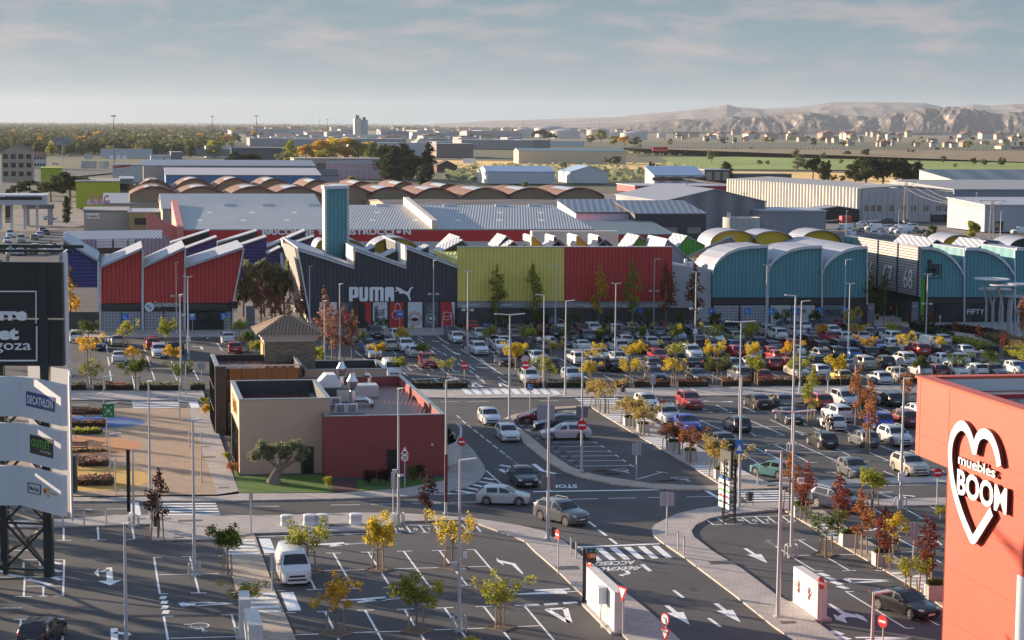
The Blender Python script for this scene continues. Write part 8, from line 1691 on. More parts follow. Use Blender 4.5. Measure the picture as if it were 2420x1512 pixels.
# ================= road signs =================
def signpost(k_,x,y,h_,lab_,r_=.04,nm='road_sign',cat='road sign'):
    p=g(k_,x,y,.1); p.z=0; t=thing(nm,lab_,cat,p); b=MB(); b.tube(p,p+V((0,0,h_)),r_,n=8); b.build('post',M_galv,t); return t,p
def hsign(k_,x,y,yd):      # height of a picture row above the ground spot
    p=g(k_,x,y,.1); return HT(V((p.x,p.y,0)),c2(k_,x,yd)[1])
for k_,x,y,yd,kind,ang,lab_ in [('n',1828,1080,792,'noentry',0,'no entry sign at the exit lane beside the maroon restaurant'),('b',1852,1140,998,'noentry',0,'no entry sign at the front hedge, left of the pair at the crossing'),('c',219,1195,995,'noentry',0,'no entry sign before the white off-roader at the front hedge'),('p',1622,1328,1060,'noentry',0,'no entry sign on the pavement left of the vermilion building'),('k',502,928,600,'noentry',68,'no entry sign seen edge-on beside the bin at the access road'),('k',778,1090,842,'noentry',68,'no entry sign seen edge-on behind the concrete wall'),('l',625,1362,1020,'noentry',62,'no entry sign at the end of the poster wall'),('l',1155,1580,1350,'noentry',55,'no entry sign at the bottom edge beside the lower right lamp'),
    ('k',1432,1600,1330,'white',55,'round prohibition sign above a yield triangle at the bottom centre'),('d',2370,1100,1000,'blue',0,'round blue direction sign at the right edge of the big car park'),('d',1300,1150,960,'back',0,'back of a round sign among the silver cars of the big car park'),('a',1742,1150,1003,'back',0,'back of a round sign beside the glazed black block'),('c',216,1185,943,'back',0,'back of a round sign above the no entry sign at the hedge')]:
    h_=hsign(k_,x,y,yd); t,p=signpost(k_,x,y,h_+.25,lab_); r_=.36 if p.y<170 else .45
    u=V((cos(R(ang)),-sin(R(ang)),0)) if ang else V((1,0,0)); nd=V((u.y,-u.x,0))
    if kind=='back': b=MB(); b.prism(ringpts(p+V((0,.06,h_)),r_),(0,-.02,0)); b.build('sign_disc',mat('sign_back_pale',(.36,.36,.40),.5),t)
    else: disc(t,p+V((0,0,h_))+nd*.06,r_,kind,u)
    if kind=='white':
        b=MB(); c_=p+V((0,0,h_-.85))+nd*.06; b.prism([c_+u*-.45+V((0,0,.35)),c_+u*.45+V((0,0,.35)),c_+V((0,0,-.45))],nd*.03); tr=b.build('yield_triangle',M_red,t); b=MB(); c_=c_+nd*.035; b.prism([c_+u*-.28+V((0,0,.26)),c_+u*.28+V((0,0,.26)),c_+V((0,0,-.24))],nd*.008); b.build('yield_centre',M_lit,tr)
        b=MB(); c_=p+V((0,0,h_))+nd*.11; b.path([c_+u*.1+V((0,0,-.2)),c_+u*.1+V((0,0,.05)),c_-u*.12+V((0,0,.1))],.035,4); b.build('turn_arrow',M_black,t)
h_=hsign('k',1062,1460,1110); t,p=signpost('k',1062,1460,h_+.3,'yield triangle facing left beside the end of the concrete wall'); u=V((cos(R(60)),-sin(R(60)),0)); nd=V((u.y,-u.x,0)); c_=p+nd*.06+V((0,0,h_)); b=MB(); b.prism([c_+u*-.5+V((0,0,.4)),c_+u*.5+V((0,0,.4)),c_+V((0,0,-.5))],nd*.03); tr=b.build('yield_triangle',M_red,t); c_=c_+nd*.035; b=MB(); b.prism([c_+u*-.32+V((0,0,.3)),c_+u*.32+V((0,0,.3)),c_+V((0,0,-.28))],nd*.008); b.build('yield_centre',M_lit,tr)
h_=hsign('n',1337,1192,930); h2=hsign('n',1337,1192,868); t,p=signpost('n',1337,1192,h2+.4,'bump warning triangle above a speed limit 20 sign before the maroon wall'); disc(t,p+V((0,-.06,h_)),.36,'white'); b=MB(); text(b,'20',p+V((-.19,-.115,h_-.15)),(1,0,0),(0,0,1),w=.38,h=.3,bold=.02); b.build('numerals',M_black,t)
c_=p+V((0,-.06,h2)); b=MB(); b.prism([c_+V((-.48,0,-.38)),c_+V((.48,0,-.38)),c_+V((0,0,.5))],(0,-.03,0)); tr=b.build('warning_triangle',M_red,t); b=MB(); b.prism([c_+V((-.31,-.035,-.29)),c_+V((.31,-.035,-.29)),c_+V((0,-.035,.3))],(0,-.008,0)); b.build('triangle_centre',M_lit,tr); b=MB(); b.prism([c_+V((-.2,-.045,-.22)),c_+V((.2,-.045,-.22)),c_+V((.08,-.045,-.05)),c_+V((-.08,-.045,-.05))],(0,-.006,0)); b.build('bump_symbol',M_black,tr)
def bluesign(k_,x,y,yd,s_,lab_,sz=.62):
    h_=hsign(k_,x,y,yd); t,p=signpost(k_,x,y,h_+sz*.5,lab_); b=MB(); b.cbox(p+V((0,-.07,h_-sz/2)),sz,.03,sz); pl_=b.build('sign_plate',M_blue,t)
    b=MB(); c_=p+V((0,-.095,h_))
    if s_=='P' or len(s_)>1: text(b,s_,c_+V((-.17 if s_=='P' else -.27,0,-.2 if s_=='P' else -.1)),(1,0,0),(0,0,1),h=.4 if s_=='P' else .2,w=.3 if s_=='P' else .54,bold=.03)
    else:
        b.path([c_+V((-.1,0,.2)),c_+V((-.07,0,-.02)),c_+V((.1,0,-.02)),c_+V((.16,0,-.2))],.03,4); b.path([c_+V((.17*cos(R(q))-.04,0,.17*sin(R(q))-.08)) for q in range(120,380,30)],.025,4); b.tube(c_+V((-.1,-.01,.25)),c_+V((-.1,.01,.25)),.05,n=8)
    b.build('sign_symbol',M_lit,pl_)
for i,(k_,x,y,yd) in enumerate([('a',1085,725,580),('a',1663,725,577),('a',1940,715,573),('c',2135,655,530),('c',2345,655,530),('d',398,655,527),('d',605,655,524),('d',824,658,523)]): bluesign(k_,x,y,yd,'w','blue wheelchair parking sign along the shops, %s from the left'%ORDW[i],.95)
for i,(k_,x,y,yd) in enumerate([('b',2153,668,525),('b',2335,668,545),('c',1157,660,517),('c',1203,668,535),('c',1825,668,530)]): bluesign(k_,x,y,yd,'P','blue P parking sign along the slatted fence, %s from the left'%ORDW[i],.95)
bluesign('c',258,1392,1185,'w','blue wheelchair sign at the tip of the traffic island',.62); bluesign('b',1294,690,553,'TAXI','blue TAXI sign before the posters of the black shop',.95)
for k_,x,y,yd,w,h0,lab_ in [('o',395,797,540,1.6,1.35,'back of a large grey sign board in the traffic island lot'),('k',1440,600,295,1.0,1.0,'pair of grey sign backs on the median beside the access road'),('o',1178,1117,857,.75,1.0,'back of a grey sign at the lower end of the island lot'),('l',1420,790,570,.5,1.2,'narrow grey sign back in the lower right lot'),('j',1238,462,130,.35,1.2,'narrow sign with red mark beside the lamp post at the main road'),('i',2170,600,300,.25,1.0,'thin white sign at the main road, left of the ventilation cabinets'),('j',192,1075,850,.3,.9,'thin sign post on the left footpath beside the white van'),('c',1318,1290,1125,.6,.9,'white sign plate beside the moving silver car on the north pavement'),('m',1000,1250,950,.1,.3,'thin short post between plaza and road'),('d',678,1300,1090,.4,1.0,'sign post at the kerb before the red off-roader'),('d',918,1090,960,.5,.9,'small grey sign back among the cars near the beige people carrier'),('a',1607,1248,1000,.1,.4,'thin black post at the left hedge'),('d',1650,640,580,.3,.5,'small white notice post before the last shop windows'),('d',1238,600,575,.3,.5,'small white notice post in the entrance lane')]:
    h_=hsign(k_,x,y,yd); t,p=signpost(k_,x,y,h_+h0/2,lab_,.05); b=MB(); b.cbox(p+V((0,.06,h_-h0/2)),w,.04,h0); b.build('sign_plate',mat('sign_back_pale',(.36,.36,.40),.5),t)
# assembly point sign
h_=hsign('m',925,845,523); p=g('m',925,845,.1); t=thing('assembly_sign','green assembly point sign with white arrows on the plaza lamp','sign',(p.x,p.y-.1,h_)); b=MB(); b.cbox((p.x+.2,p.y-.15,h_-.6),1.05,.04,1.25); b.build('board',mat('sign_green_deep',(.01,.20,.07),.5),t)
b=MB()
for dx in (-.33,.33):
    for dz in (-.38,.38): b.tube((p.x+.2+dx,p.y-.18,h_+dz),(p.x+.2+dx*.62,p.y-.18,h_+dz*.62),.03,n=4)
for dx in (-.12,0,.12): b.tube((p.x+.2+dx,p.y-.18,h_-.15),(p.x+.2+dx,p.y-.18,h_+.12),.03,n=4)
b.build('symbol',M_lit,t)
# P2 totem
p=g('k',725,1178,.12); p.z=0; h_=HT(p,c2('k',725,722)[1]); t=thing('parking_sign','tall black post with orange P2 parking board beside the concrete wall','sign',p); b=MB(); b.cbox(p,.2,.2,h_); b.build('post',M_black,t)
w=(825-738)*.27343*p.y/F; z0=HT(p,c2('k',725,845)[1]); pl=VP(p-VD*-.1,V((1,0,0)))
b=MB(); b.prism([p+V((.12,0,z0)),p+V((.12+w,0,z0)),p+V((.12+w,0,h_)),p+V((.12,0,h_))],(0,.12,0)); b.build('board',mat('board_dark',(.05,.03,.03),.5),t)
hh=h_-z0; b=MB(); b.prism([p+V((.2,-.02,z0+hh*.34)),p+V((.08+w,-.02,z0+hh*.34)),p+V((.08+w,-.02,z0+hh*.68)),p+V((.2,-.02,z0+hh*.68))],(0,.015,0)); o=b.build('orange_field',mat('orange_field',(.72,.18,.03),.5),t)
b=MB(); text(b,'P2',p+V((.4,-.04,z0+hh*.40)),(1,0,0),(0,0,1),h=hh*.2,bold=.01); b.build('letters',M_lit,o); b=MB(); b.prism([p+V((.28,-.03,z0+hh*.75)),p+V((.50,-.03,z0+hh*.75)),p+V((.50,-.03,z0+hh*.93)),p+V((.28,-.03,z0+hh*.93))],(0,-.01,0)); b.build('blue_field',M_blue,t); b=MB(); b.prism([p+V((.6,-.03,z0+hh*.75)),p+V((.85,-.03,z0+hh*.75)),p+V((.85,-.03,z0+hh*.93)),p+V((.6,-.03,z0+hh*.93))],(0,-.01,0)); b.build('green_field',mat('green_mark',(.1,.4,.08),.5),t)
# black lattice totem
p=g('k',1975,482,.05); p.z=0; h_=HT(p,c2('o',1990,935)[1]); ht=HT(p,c2('o',1955,862)[1]); t=thing('totem_sign','tall black lattice totem with black head board and white plates','sign',p); b=MB(); cs=[V((sx*.42,sy*.42,0)) for sx,sy in ((-1,-1),(1,-1),(1,1),(-1,1))]
for i in range(4):
    b.tube(p+cs[i],p+cs[i]+V((0,0,h_)),.06,n=5)
    for j in range(14): q0=h_*j/14; q1=h_*(j+1)/14; b.tube(p+cs[i]+V((0,0,q0)),p+cs[(i+1)%4]+V((0,0,q1)),.03,n=4)
b.build('lattice',M_black,t)
z1=HT(p,c2('o',1950,1085)[1]); X_=V((.36,-.93,0)).normalized(); nX=V((-.93,-.36,0)).normalized(); q=p+V((-.66,.55,0)); b=MB(); b.prism([q+V((0,0,z1)),q+X_*1.7+V((0,0,z1)),q+X_*1.7+V((0,0,ht)),q+V((0,0,ht))],-nX*.2); hb=b.build('head_board',M_black,t); q=q+nX*.02
b=MB()
for s_,zf,hh,w in (('la torre',.34,.3,1.1),('outlet',.23,.3,.85),('Zaragoza',.09,.3,1.2)): text(b,s_,q+X_*.3+V((0,0,z1+(ht-z1)*zf)),X_,(0,0,1),h=hh,w=w,bold=.02)
for (u0,u1,v0,v1) in ((.2,1.5,.04,.05),(1.46,1.5,.04,.62),(.6,1.5,.61,.62),(.2,.24,.04,.5)): b.prism([q+X_*u0+V((0,0,z1+(ht-z1)*v0)),q+X_*u1+V((0,0,z1+(ht-z1)*v0)),q+X_*u1+V((0,0,z1+(ht-z1)*v1)),q+X_*u0+V((0,0,z1+(ht-z1)*v1))],nX*.01)
b.build('letters',M_lit,hb); zb=HT(p,c2('o',1940,1340)[1]); q=q+nX*.05
for i in range(5):
    for j,u0 in enumerate((0,.88)):
        za=z1-.15-(z1-zb)*(i+1)/5; zh=(z1-zb)/5-.1; b=MB(); b.prism([q+X_*u0+V((0,0,za)),q+X_*(u0+.78)+V((0,0,za)),q+X_*(u0+.78)+V((0,0,za+zh)),q+X_*u0+V((0,0,za+zh))],-nX*.06); pl_=b.build('name_plate',M_lit,t)
        b=MB(); b.prism([q+X_*(u0+.15)+V((0,0,za+.4)),q+X_*(u0+.6)+V((0,0,za+.4)),q+X_*(u0+.6)+V((0,0,za+.55)),q+X_*(u0+.15)+V((0,0,za+.55))],nX*.01); b.build('plate_mark',[M_blue,M_black,MATS['green_mark'],M_red,M_black][i],pl_)
# ================= walls, cabinets, furniture =================
def wallbox(lab_,k_,a,c_,ytop,th,m=M_conc,nm='concrete_wall'):
    a_=g(k_,*a,.08); e_=g(k_,*c_,.08); a_.z=e_.z=0; h_=HT(a_,c2(k_,a[0],ytop)[1]); d=(e_-a_).normalized(); n_=V((-d.y,d.x,0)); t=thing(nm,lab_,'wall',a_); b=MB(); b.prism([a_,e_,e_+V((0,0,h_)),a_+V((0,0,h_))],n_*th); b.build('slab',m,t); b=MB(); b.prism([a_-n_*.25-d*.2,e_-n_*.25+d*.2,e_+n_*(th+.25)+d*.2,a_+n_*(th+.25)-d*.2],(0,0,.14)); b.build('footing',M_kerb,t); return t,a_,e_,h_,d,n_
M_wc=mat('white_concrete',(.62,.60,.57),.75,var=.08,vs=1.5)
t,a_,e_,h_,d,n_=wallbox('thick white concrete wall with meter box beside the access road','k',(745,1205),(985,1445),880,.6,M_wc)
b=MB(); c_=a_+d*(e_-a_).length*.72-n_*.3; b.cbox(c_+V((0,0,1.35)),.62,.5,1.0,atan2(d.y,d.x)); b.build('meter_box',M_white,t); b=MB(); b.path([c_+V((0,0,1.3)),c_-n_*.05+V((0,0,.3)),c_+d*.9-n_*.2+V((0,0,.1))],.04,5); b.build('cable',M_conc,t)
b=MB(); 
for f_ in (.33,.66): q=a_+(e_-a_)*f_-n_*.01; b.prism([q,q+d*.02,q+d*.02+V((0,0,h_)),q+V((0,0,h_))],-n_*.005)
b.build('joint',M_dark,t)
t,a_,e_,h_,d,n_=wallbox('white concrete wall with two fashion posters on the median','l',(378,1190),(588,1337),875,.6,M_wc)
for f0,f1 in ((.02,.45),(.47,.86)):
    q0=a_+(e_-a_)*f0-n_*.03; q1=a_+(e_-a_)*f1-n_*.03; b=MB(); b.prism([q0+V((0,0,.5)),q1+V((0,0,.5)),q1+V((0,0,h_-.08)),q0+V((0,0,h_-.08))],n_*.02); po=b.build('poster',M_lit,t); u=(q1-q0)
    b=MB(); r_=random.Random(int(f0*100)+3)
    for j in range(22): c_=q0+u*(.55+.10*r_.gauss(0,1)*(.4+j/22))-n_*.02+V((0,0,.9+(h_-1.6)*j/22)); b.prism([c_+d*.04*r_.random(),c_+d*.09,c_+d*.06+V((0,0,.2)),c_-d*.05+V((0,0,.12))],-n_*.005)
    b.build('poster_figure',mat('poster_ink',(.05,.05,.06),.6,col2=(.25,.05,.05),vs=2),po)
    if f0<.1: b=MB(); text(b,'la torre',q0+u*.15-n_*.02+V((0,0,h_*.62)),d,(0,0,1),w=.75,h=.16,bold=.02); text(b,'outlet',q0+u*.15-n_*.02+V((0,0,h_*.55)),d,(0,0,1),w=.6,h=.16,bold=.02); b.build('poster_words',M_black,po)
wallbox('white concrete wall end on the left footpath, rear one','i',(2062,1415),(2075,1500),1085,.6,M_wc); t,a_,e_,h_,d,n_=wallbox('white concrete wall on the left footpath, cut by the bottom edge','i',(2110,1590),(2150,1750),1240,.75,M_wc)
vp_=thing('vent_cabinet','cabinet','cabinet'); b=MB(); b.lathe((0,0,0),[(.5,0),(.5,.3),(.47,.3),(.47,.78),(.5,.78),(.46,.9),(0,.95)],18); b.build('casing',M_white,vp_,local=True)
b=MB(); 
for i in range(5): b.lathe((0,0,.36+.085*i),[(.475,0),(.478,.03),(.475,.035)],18)
b.build('louvres',mat('louvre_shadow',(.30,.30,.32),.6),vp_,local=True)
for i,(x,y,w) in enumerate([(320,525,'leftmost'),(515,520,'second from left, half behind a tree'),(623,517,'third from left'),(915,512,'standing alone at the right')]): place(vp_,g('j',x,y-4,.12),0,(.95,.7,.85),'pale louvred cabinet on the south pavement, %s'%w,'ventilation cabinets')
pt=thing('planter','planter','planter'); b=MB(); b.cbox((0,0,0),1.05,.75,.75); b.build('box',mat('planter_white',(.50,.47,.44),.6),pt,local=True); b=MB(); b.cbox((0,0,.752),.93,.63,.01); b.build('soil',MATS['pit_soil'],pt,local=True)
b=MB(); r_=random.Random(2); b.leaves([(dx,0,.86,.30,.17) for dx in (-.25,0,.25)],420,.09,rnd=r_); b.build('shrub',MATS['leaf_green'],pt,local=True)
for i,(k_,x,y,w) in enumerate([('o',1117,655,'first'),('o',1235,712,'second'),('o',1500,870,'third'),('o',1638,948,'fourth'),('o',1905,1112,'fifth, beside the black totem')]): place(pt,g(k_,x,y-6,.1),R(9),1,'white box planter on the middle footpath, %s from the top'%w,'planters')
for i,(x,y,w) in enumerate([(447,450,'first'),(862,700,'second'),(1148,868,'third'),(1608,1155,'lowest, beside the vermilion wall')]): place(pt,g('l',x,y-6,.1),R(9),1.15,'white box planter on the right footpath, %s from the top'%w,'planters')
bo=thing('bollard','bollard','bollard'); b=MB(); b.tube((0,0,0),(0,0,1.0),.055,n=10); b.build('tube',M_galv,bo,local=True); b=MB(); b.tube((0,0,1.0),(0,0,1.03),.06,n=10); b.build('cap',M_dark,bo,local=True)
for k_,x,y,w in [('k',612,766,'rear left of the crossing on the access road'),('k',657,806,'front left of the crossing on the access road'),('k',1538,726,'rear right of the crossing on the access road'),('k',1590,772,'front right of the crossing on the access road'),('k',2225,165,'at the right end of the wide zebra crossing'),('o',990,480,'at the top of the middle footpath'),('i',728,524,'dark, right of two on the pavement by the sign tower'),('i',543,528,'thin dark, under the white sign panels')]:
    o=place(bo,g(k_,x,y,.12),0,(1,1,1.15),'steel bollard %s'%w,'bollards')
    if k_=='i': o.children[0].material_slots[0].link='OBJECT'; o.children[0].material_slots[0].material=M_black
o=place(bo,g('i',917,522,.12),0,(1,1,1.15),'black bollard nearest the plaza crossing on the south pavement','bollards'); o.children[0].material_slots[0].link='OBJECT'; o.children[0].material_slots[0].material=M_black
bn=thing('litter_bin','bin','bin'); b=MB(); b.lathe((0,0,.35),[(.0,0),(.2,0),(.24,.62),(.22,.66),(0,.60)],12); b.build('bucket',M_dark,bn,local=True); 
for s_ in (-.27,.27): b=MB(); b.tube((s_,0,0),(s_,0,1.0),.03,n=6); b.build('leg',M_dark,bn,local=True)
for k_,x,y,w in [('k',457,660,'beside the lamp post at the junction'),('c',1060,1255,'on the north pavement by the crossing'),('k',2155,348,'on the pavement near the black totem'),('i',1348,570,'by the plum tree at the plaza crossing'),('d',905,1215,'on the north pavement near the silver hatchback')]: place(bn,g(k_,x,y,.12),0,1,'dark litter bin %s'%w,'litter bins')
be=thing('bench','bench','bench')
for i in range(4): b=MB(); b.box(-.85,-.25+.13*i,.42,.85,-.15+.13*i,.46); b.build('seat_slat',mat('bench_wood',(.13,.06,.04),.6),be,local=True)
for i in range(3): b=MB(); b.box(-.85,.26+.04*i,.52+.13*i,.85,.29+.04*i,.61+.13*i); b.build('back_slat',MATS['bench_wood'],be,local=True)
for s_ in (-.75,.75): b=MB(); b.path([(s_,-.25,0),(s_,-.22,.42),(s_,.22,.42),(s_,.38,.9)],.03); b.path([(s_,.3,0),(s_,.22,.42)],.03); b.build('frame',M_dark,be,local=True)
for x,y,an,w in [(640,575,0,'highest, beside the brown shrubs'),(675,885,.3,'small, between the orange bay and dry plants'),(618,1015,0,'right of the sign tower below the orange bay'),(598,770,1.4,'half hidden by the sign tower beside the yellow plants')]: place(be,g('m',x,y,.12),an,(1.0 if an else 1.3,1,1),'dark wooden bench on the plaza, %s'%w,'benches')
b=MB(); p=g('m',608,1225,.12); b.cbox(p,1.0,.7,2.9); t=b.build('kiosk_screen',mat('kiosk_green',(.03,.045,.045),.5)); tag(t,'dark upright box screen on the plaza right of the lower sign panels','screen')
# steel disc canopies at the right
ct_=0
for x,y,xb,yb,rr,w in [(2097,253,2075,700,150,'highest at the rear left'),(2225,303,2215,718,155,'large front one'),(2128,342,2130,690,140,'low left one'),(2345,296,2290,722,120,'cut by the right edge'),(2300,402,2262,715,110,'lowest one behind')]:
    p=g('d',xb,yb,.1); p.z=0; hz=HT(p,c2('d',x,y)[1]); r_=rr*.27343*p.y/F; q=P(*c2('d',x,y),p.y); t=thing('disc_canopy','white steel disc canopy on forked stems, %s'%w,'canopy',p,'disc canopies'); b=MB(); b.lathe((q.x,q.y,q.z),[(0,.1),(r_,.12),(r_,.0),(0,-.12)],30); b.build('disc',mat('canopy_disc',(.52,.50,.54),.5),t)
    for s_ in (-1,1): b=MB(); b.path([p+V((s_*.5,0,0)),p+V((s_*.5,0,(q.z)*.55)),V((q.x+s_*r_*.45,q.y,q.z-.1))],.16,8); b.build('stem',mat('canopy_stem',(.40,.40,.42),.5),t)
# entrance gates, info pillars
for xs_,lab_ in (((945,1020),'left'),((1318,1400),'right')):
    q0=g('d',xs_[0],645 if xs_[0]<1000 else 620,.1); q1=g('d',xs_[1],655 if xs_[0]<1000 else 640,.1); q0.z=q1.z=0; t=thing('gate_screen','dark grey slatted gate screen at the %s of the entrance lane'%lab_,'gate',q0); b=MB(); b.prism([q0,q1,q1+V((0,0,3.2)),q0+V((0,0,3.2))],(0,.15,0)); b.build('panel',M_fence,t); b=MB(); b.cbox(q1+V((.5,0,0)),1.0,.3,3.4); b.build('info_pillar',mat('info_pillar',(.16,.16,.18),.5),t); b=MB(); text(b,'la torre',q1+V((.15,-.17,2.7)),(1,0,0),(0,0,1),w=.6,h=.2,bold=.02); b.build('letters',M_lit,t)
q=g('a',2165,680,.1); b=MB(); b.cbox(q,1.2,.3,3.2); t=b.build('info_pillar',mat('info_pillar',(.16,.16,.18))); tag(t,'dark information pillar in the lane between red and black halls','pillar')
b=MB(); p=FA.q('a',[(2020,470)],.8)[0]; b.cbox(p+V((0,-.1,-.45)),1.2,.15,.95); t=b.build('hanging_sign',M_black); tag(t,'black hanging sign with round emblem at the right corner of the red halls','sign')
# speed bump
a_=g('k',0,97,.0); e_=g('k',700,92,.0); d=(e_-a_); t=thing('speed_bump','black and pale rubber speed bump across the lane before the stop line','speed bump',a_); 
for i in range(16): q0=a_+d*i/16; q1=a_+d*(i+.92)/16; b=MB(); b.prism([q0+V((0,-.15,0)),q0+V((0,.15,0)),q0+V((0,0,.06))],q1-q0); b.build('segment',M_black if i%2 else M_dark,t)
# tow truck and bus
p=g('h',640,1105,0); t=thing('tow_truck','red car transporter truck in the yard behind the teal vaults','truck',p)
b=MB(); b.cbox(p+V((6.4,0,.9)),3,2.4,2.6,R(9)); b.build('cab',mat('truck_red',(.40,.03,.03),.5),t); b=MB(); b.prism([p+V((-6,-1,1.1)),p+V((4.5,-.3,2.0)),p+V((4.5,-.3,2.4)),p+V((-6,-1,1.35))],(0,2.2,0)); b.build('ramp',mat('ramp_grey',(.14,.12,.13),.6),t)
for dx in (-4,-2.8,5.8): b=MB(); b.tube(p+V((dx,-1.2,.5)),p+V((dx,1.2,.5)),.5,n=12); b.build('wheel',M_tyre,t)
p=P(1848,348,1); a_=t0.lerp(t1,.32)+V((0,10,.3)); t=thing('coach','small red coach on the far highway','bus',a_); b=MB(); b.cbox(a_+V((0,0,.4)),12,2.6,3.2); b.build('body',mat('bus_red',(.6,.06,.08),.5),t); b=MB(); b.cbox(a_+V((0,-.05,1.9)),11,2.62,1.0); b.build('windows',M_win,t)
# white wrapped pallets behind the shops
bp_=thing('pallet','pallet','pallet stack'); b=MB(); b.cbox((0,0,0),1.3,1.3,.15); b.build('pallet_base',M_stake,bp_,local=True); b=MB(); b.cbox((0,0,.15),1.2,1.2,1.5); b.build('wrapped_load',mat('wrap_white',(.62,.56,.54),.4,var=.1,vs=3),bp_,local=True)
for i in range(26):
    k_=i; x=1215+(i%13)*44; y=1130+(i//13)*22 if i<26 else 0; pq=g('g',x+(8 if i>12 else 0),1215+(i//13)*0,0); place(bp_,(pq.x,pq.y+(i//13)*1.6,1.0 if i%3 else 2.5),R(9),1.15,'white wrapped pallet stack in the yard between charcoal office and vaults','wrapped pallets')
for i in range(9): pq=fp(-0).at(*c2('g',320+90*i,1200)); q=VP(V((0,330,0)),UD).at(*c2('g',320+80*i,1225)); place(bp_,(q.x,q.y,q.z-1),R(9),1.8,'tall wrapped pallet stack against the red warehouse wall','wrapped pallets by the red wall')
for i,(k_,x,y,w_,d_) in enumerate([('j',770,517,1.5,.9),('k',580,888,1.5,.9),('k',1915,842,1.7,.9),('i',900,283,.9,.35),('i',830,285,.9,.35),('i',1210,465,.8,.3),('i',1640,480,1.7,.5),('i',1540,625,.7,.35),('i',1430,465,.8,.3),('m',1800,925,1.2,.5),('m',1770,835,.7,.3),('m',1930,1190,.8,.35),('n',2230,602,.7,.35),('k',740,62,.9,.4),('k',1345,157,.9,.4),('l',335,1358,.9,.5),('c',2230,1222,1.0,.5),('a',1400,1273,1.3,.5)]):
    p=g(k_,x,y,.125); b=MB(); b.cbox(p,w_,d_,.012,R(9)); tag(b.build('drain_cover',mat('drain_steel',(.10,.09,.085),.6,rib=(.12,'X'),ribd=.4) if i<3 else mat('drain_rust',(.14,.10,.085),.7,rib=(.1,'X'),ribd=.4)),'flat steel drain or inspection cover, %s from the left'%(ORDW+['seventeenth','eighteenth'])[sorted(range(18),key=lambda j:c2(*[('j',770),('k',580),('k',1915),('i',900),('i',830),('i',1210),('i',1640),('i',1540),('i',1430),('m',1800),('m',1770),('m',1930),('n',2230),('k',740),('k',1345),('l',335),('c',2230),('a',1400)][j],0)[0]).index(i)],'drain cover','drain and inspection covers')
# ================= people =================
M_skin=mat('skin',(.42,.26,.19),.6)
def person(k_,x,y,h_,top,leg,hair,lab_,pose=0,z0=.12):
    p=g(k_,x,y,z0); t=thing('person',lab_,'person',p,'people'); s_=h_/1.75; yaw=pose
    import bmesh
    def sk(nm,pts,eds,m,par,root=0):
        me=bpy.data.meshes.new(nm); me.from_pydata([(q[0]*s_,q[1]*s_,q[2]*s_) for q in pts],eds,[]); o=bpy.data.objects.new(nm,me); COL.objects.link(o); o.parent=par; me.materials.append(m); md=o.modifiers.new('skin','SKIN'); 
        ly=me.skin_vertices[0].data if me.skin_vertices else None
        if ly is None:
            bm=bmesh.new(); bm.from_mesh(me); bm.verts.layers.skin.verify(); bm.to_mesh(me); bm.free(); ly=me.skin_vertices[0].data
        for i,q in enumerate(pts): ly[i].radius=(q[3]*s_,q[4]*s_); ly[i].use_root=(i==root)
        sb=o.modifiers.new('sub','SUBSURF'); sb.levels=1; sb.render_levels=1; return o
    st=.17 if pose%2 else .06
    body=[(0,0,.95,.15,.11),(0,0,1.18,.13,.10),(0,0,1.40,.17,.10),(0,0,1.50,.06,.06),(0,0,1.56,.055,.055),(0,0,1.66,.085,.095),(0,0,1.74,.06,.07),
      (.20,0,1.42,.055,.055),(.26,.03,1.15,.045,.045),(.25,-.08,.92,.035,.035),(.25,-.10,.84,.03,.045),(-.20,0,1.42,.055,.055),(-.26,-.03,1.15,.045,.045),(-.25,-.12,.94,.035,.035),(-.25,-.14,.86,.03,.045),
      (.10,0,.88,.09,.09),(.10,-st,.50,.06,.06),(.10,-st*.6,.09,.04,.04),(.10,-st*.6-.14,.04,.035,.03),(-.10,0,.88,.09,.09),(-.10,st*.5,.50,.06,.06),(-.10,st*1.3,.09,.04,.04),(-.10,st*1.3-.14,.04,.035,.03)]
    ed=[(0,1),(1,2),(2,3),(3,4),(4,5),(5,6),(2,7),(7,8),(8,9),(9,10),(2,11),(11,12),(12,13),(13,14),(0,15),(15,16),(16,17),(17,18),(0,19),(19,20),(20,21),(21,22)]
    bd=sk('body',body,ed,M_skin,t)
    J=lambda l_,e=.02:[(q[0],q[1],q[2],q[3]+e,q[4]+e) for q in l_]
    sk('jacket',J([body[i] for i in (0,1,2,7,8,9,11,12,13)]),[(0,1),(1,2),(2,3),(3,4),(4,5),(2,6),(6,7),(7,8)],mat('cloth_'+top[0],top[1],.8),t)
    sk('trousers',J([body[i] for i in (0,15,16,17,19,20,21)],.018),[(0,1),(1,2),(2,3),(0,4),(4,5),(5,6)],mat('cloth_'+leg[0],leg[1],.8),t)
    b=MB(); b.ball((0,.02*s_,1.69*s_),.105*s_,.12*s_,.115*s_,10,7); b.build('hair',mat('hair_'+hair[0],hair[1],.7),t,local=True,smooth=True)
    t.rotation_euler=(0,0,pose*1.3)
CK=('black',(.015,.015,.018)); CN_=('navy',(.02,.03,.07)); CWt=('cream',(.6,.55,.5)); CB=('brown',(.12,.07,.04)); CR=('red',(.45,.03,.04)); CP_=('pink',(.6,.3,.35)); CY=('yellow',(.65,.45,.04)); CJ=('jeans',(.06,.09,.16))
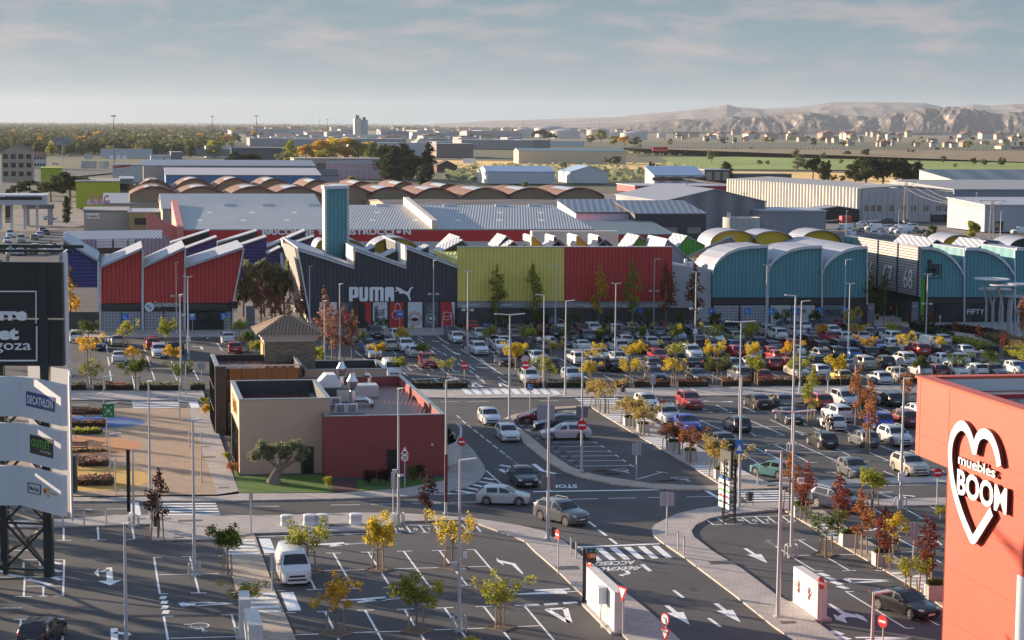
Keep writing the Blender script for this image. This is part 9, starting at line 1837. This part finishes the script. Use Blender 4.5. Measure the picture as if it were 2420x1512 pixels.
for a in [('p',642,700,1.68,CWt,CK,CB,'person in a cream coat beside the white hatchback in the near right lot',1),('p',680,708,1.66,CB,CWt,CK,'person in dark jacket and pale trousers behind the white hatchback',2),('p',712,715,1.75,CK,CK,CK,'person in black, rightmost of the three by the white hatchback',3),
 ('o',1338,598,1.68,CWt,CB,CB,'person in a beige coat beside the silver off-roader',1),('o',1400,545,1.7,CR,CK,CB,'person in red behind the silver off-roader',2),
 ('d',1100,610,1.15,CP_,CK,CK,'child in a pink top in the entrance lane',1),('d',1114,606,1.25,CY,CK,CK,'child in a yellow top in the entrance lane',2),('d',1135,572,1.75,CN_,CJ,CK,'person in navy walking in the entrance lane, centre',3),('d',1168,572,1.7,CK,CJ,CB,'person in black jacket and jeans in the entrance lane',1),('d',1222,575,1.7,CR,CK,CK,'person with a red top at the right shop front',2),('d',1098,520,1.75,CK,CK,CK,'person in black at the left shop front of the lane',3),('d',1427,632,1.8,CK,CK,CB,'person in a dark suit near the right gate screen',1),('d',1484,638,1.75,CK,CN_,CB,'person in dark clothes standing right of the gate screen',2),('d',1437,672,1.5,CK,CK,CB,'person sitting low at the corner of the dark hedge',3),
 ('b',1822,672,1.75,CN_,CK,CB,'person in navy walking past the black shop corner',1),('c',2133,780,1.7,CR,CJ,CB,'person in a red jacket between cars of the rear row',2),('d',1088,905,1.75,CK,CK,CB,'person in dark clothes before the bright blue hatchback',3),('d',1275,892,1.6,CN_,CK,CK,'person in navy between white cars of the middle row',1),
 ('a',2030,545,1.75,CK,CK,CB,'person in black at the corner of the widest red hall',1),('a',2155,450,1.75,CN_,CK,CB,'person in navy in the lane behind the information pillar',2)]: person(*a)
# ================= air =================
b=MB(); b.box(-9500,-50,-3.5,12500,22000,290)
hz=b.build('haze',mat('haze',(.5,.5,.5)),base=(0,0,-3.5)); tag(hz,kind='stuff')
m=bpy.data.materials.new('haze_air'); m.use_nodes=True; n=m.node_tree.nodes; l=m.node_tree.links
for q in list(n): n.remove(q)
o_=n.new('ShaderNodeOutputMaterial'); vv=n.new('ShaderNodeVolumePrincipled'); vv.inputs['Color'].default_value=(.78,.86,1,1); vv.inputs['Density'].default_value=2.6e-5; vv.inputs['Anisotropy'].default_value=.25; l.new(vv.outputs[0],o_.inputs['Volume'])
hz.data.materials.clear(); hz.data.materials.append(m)
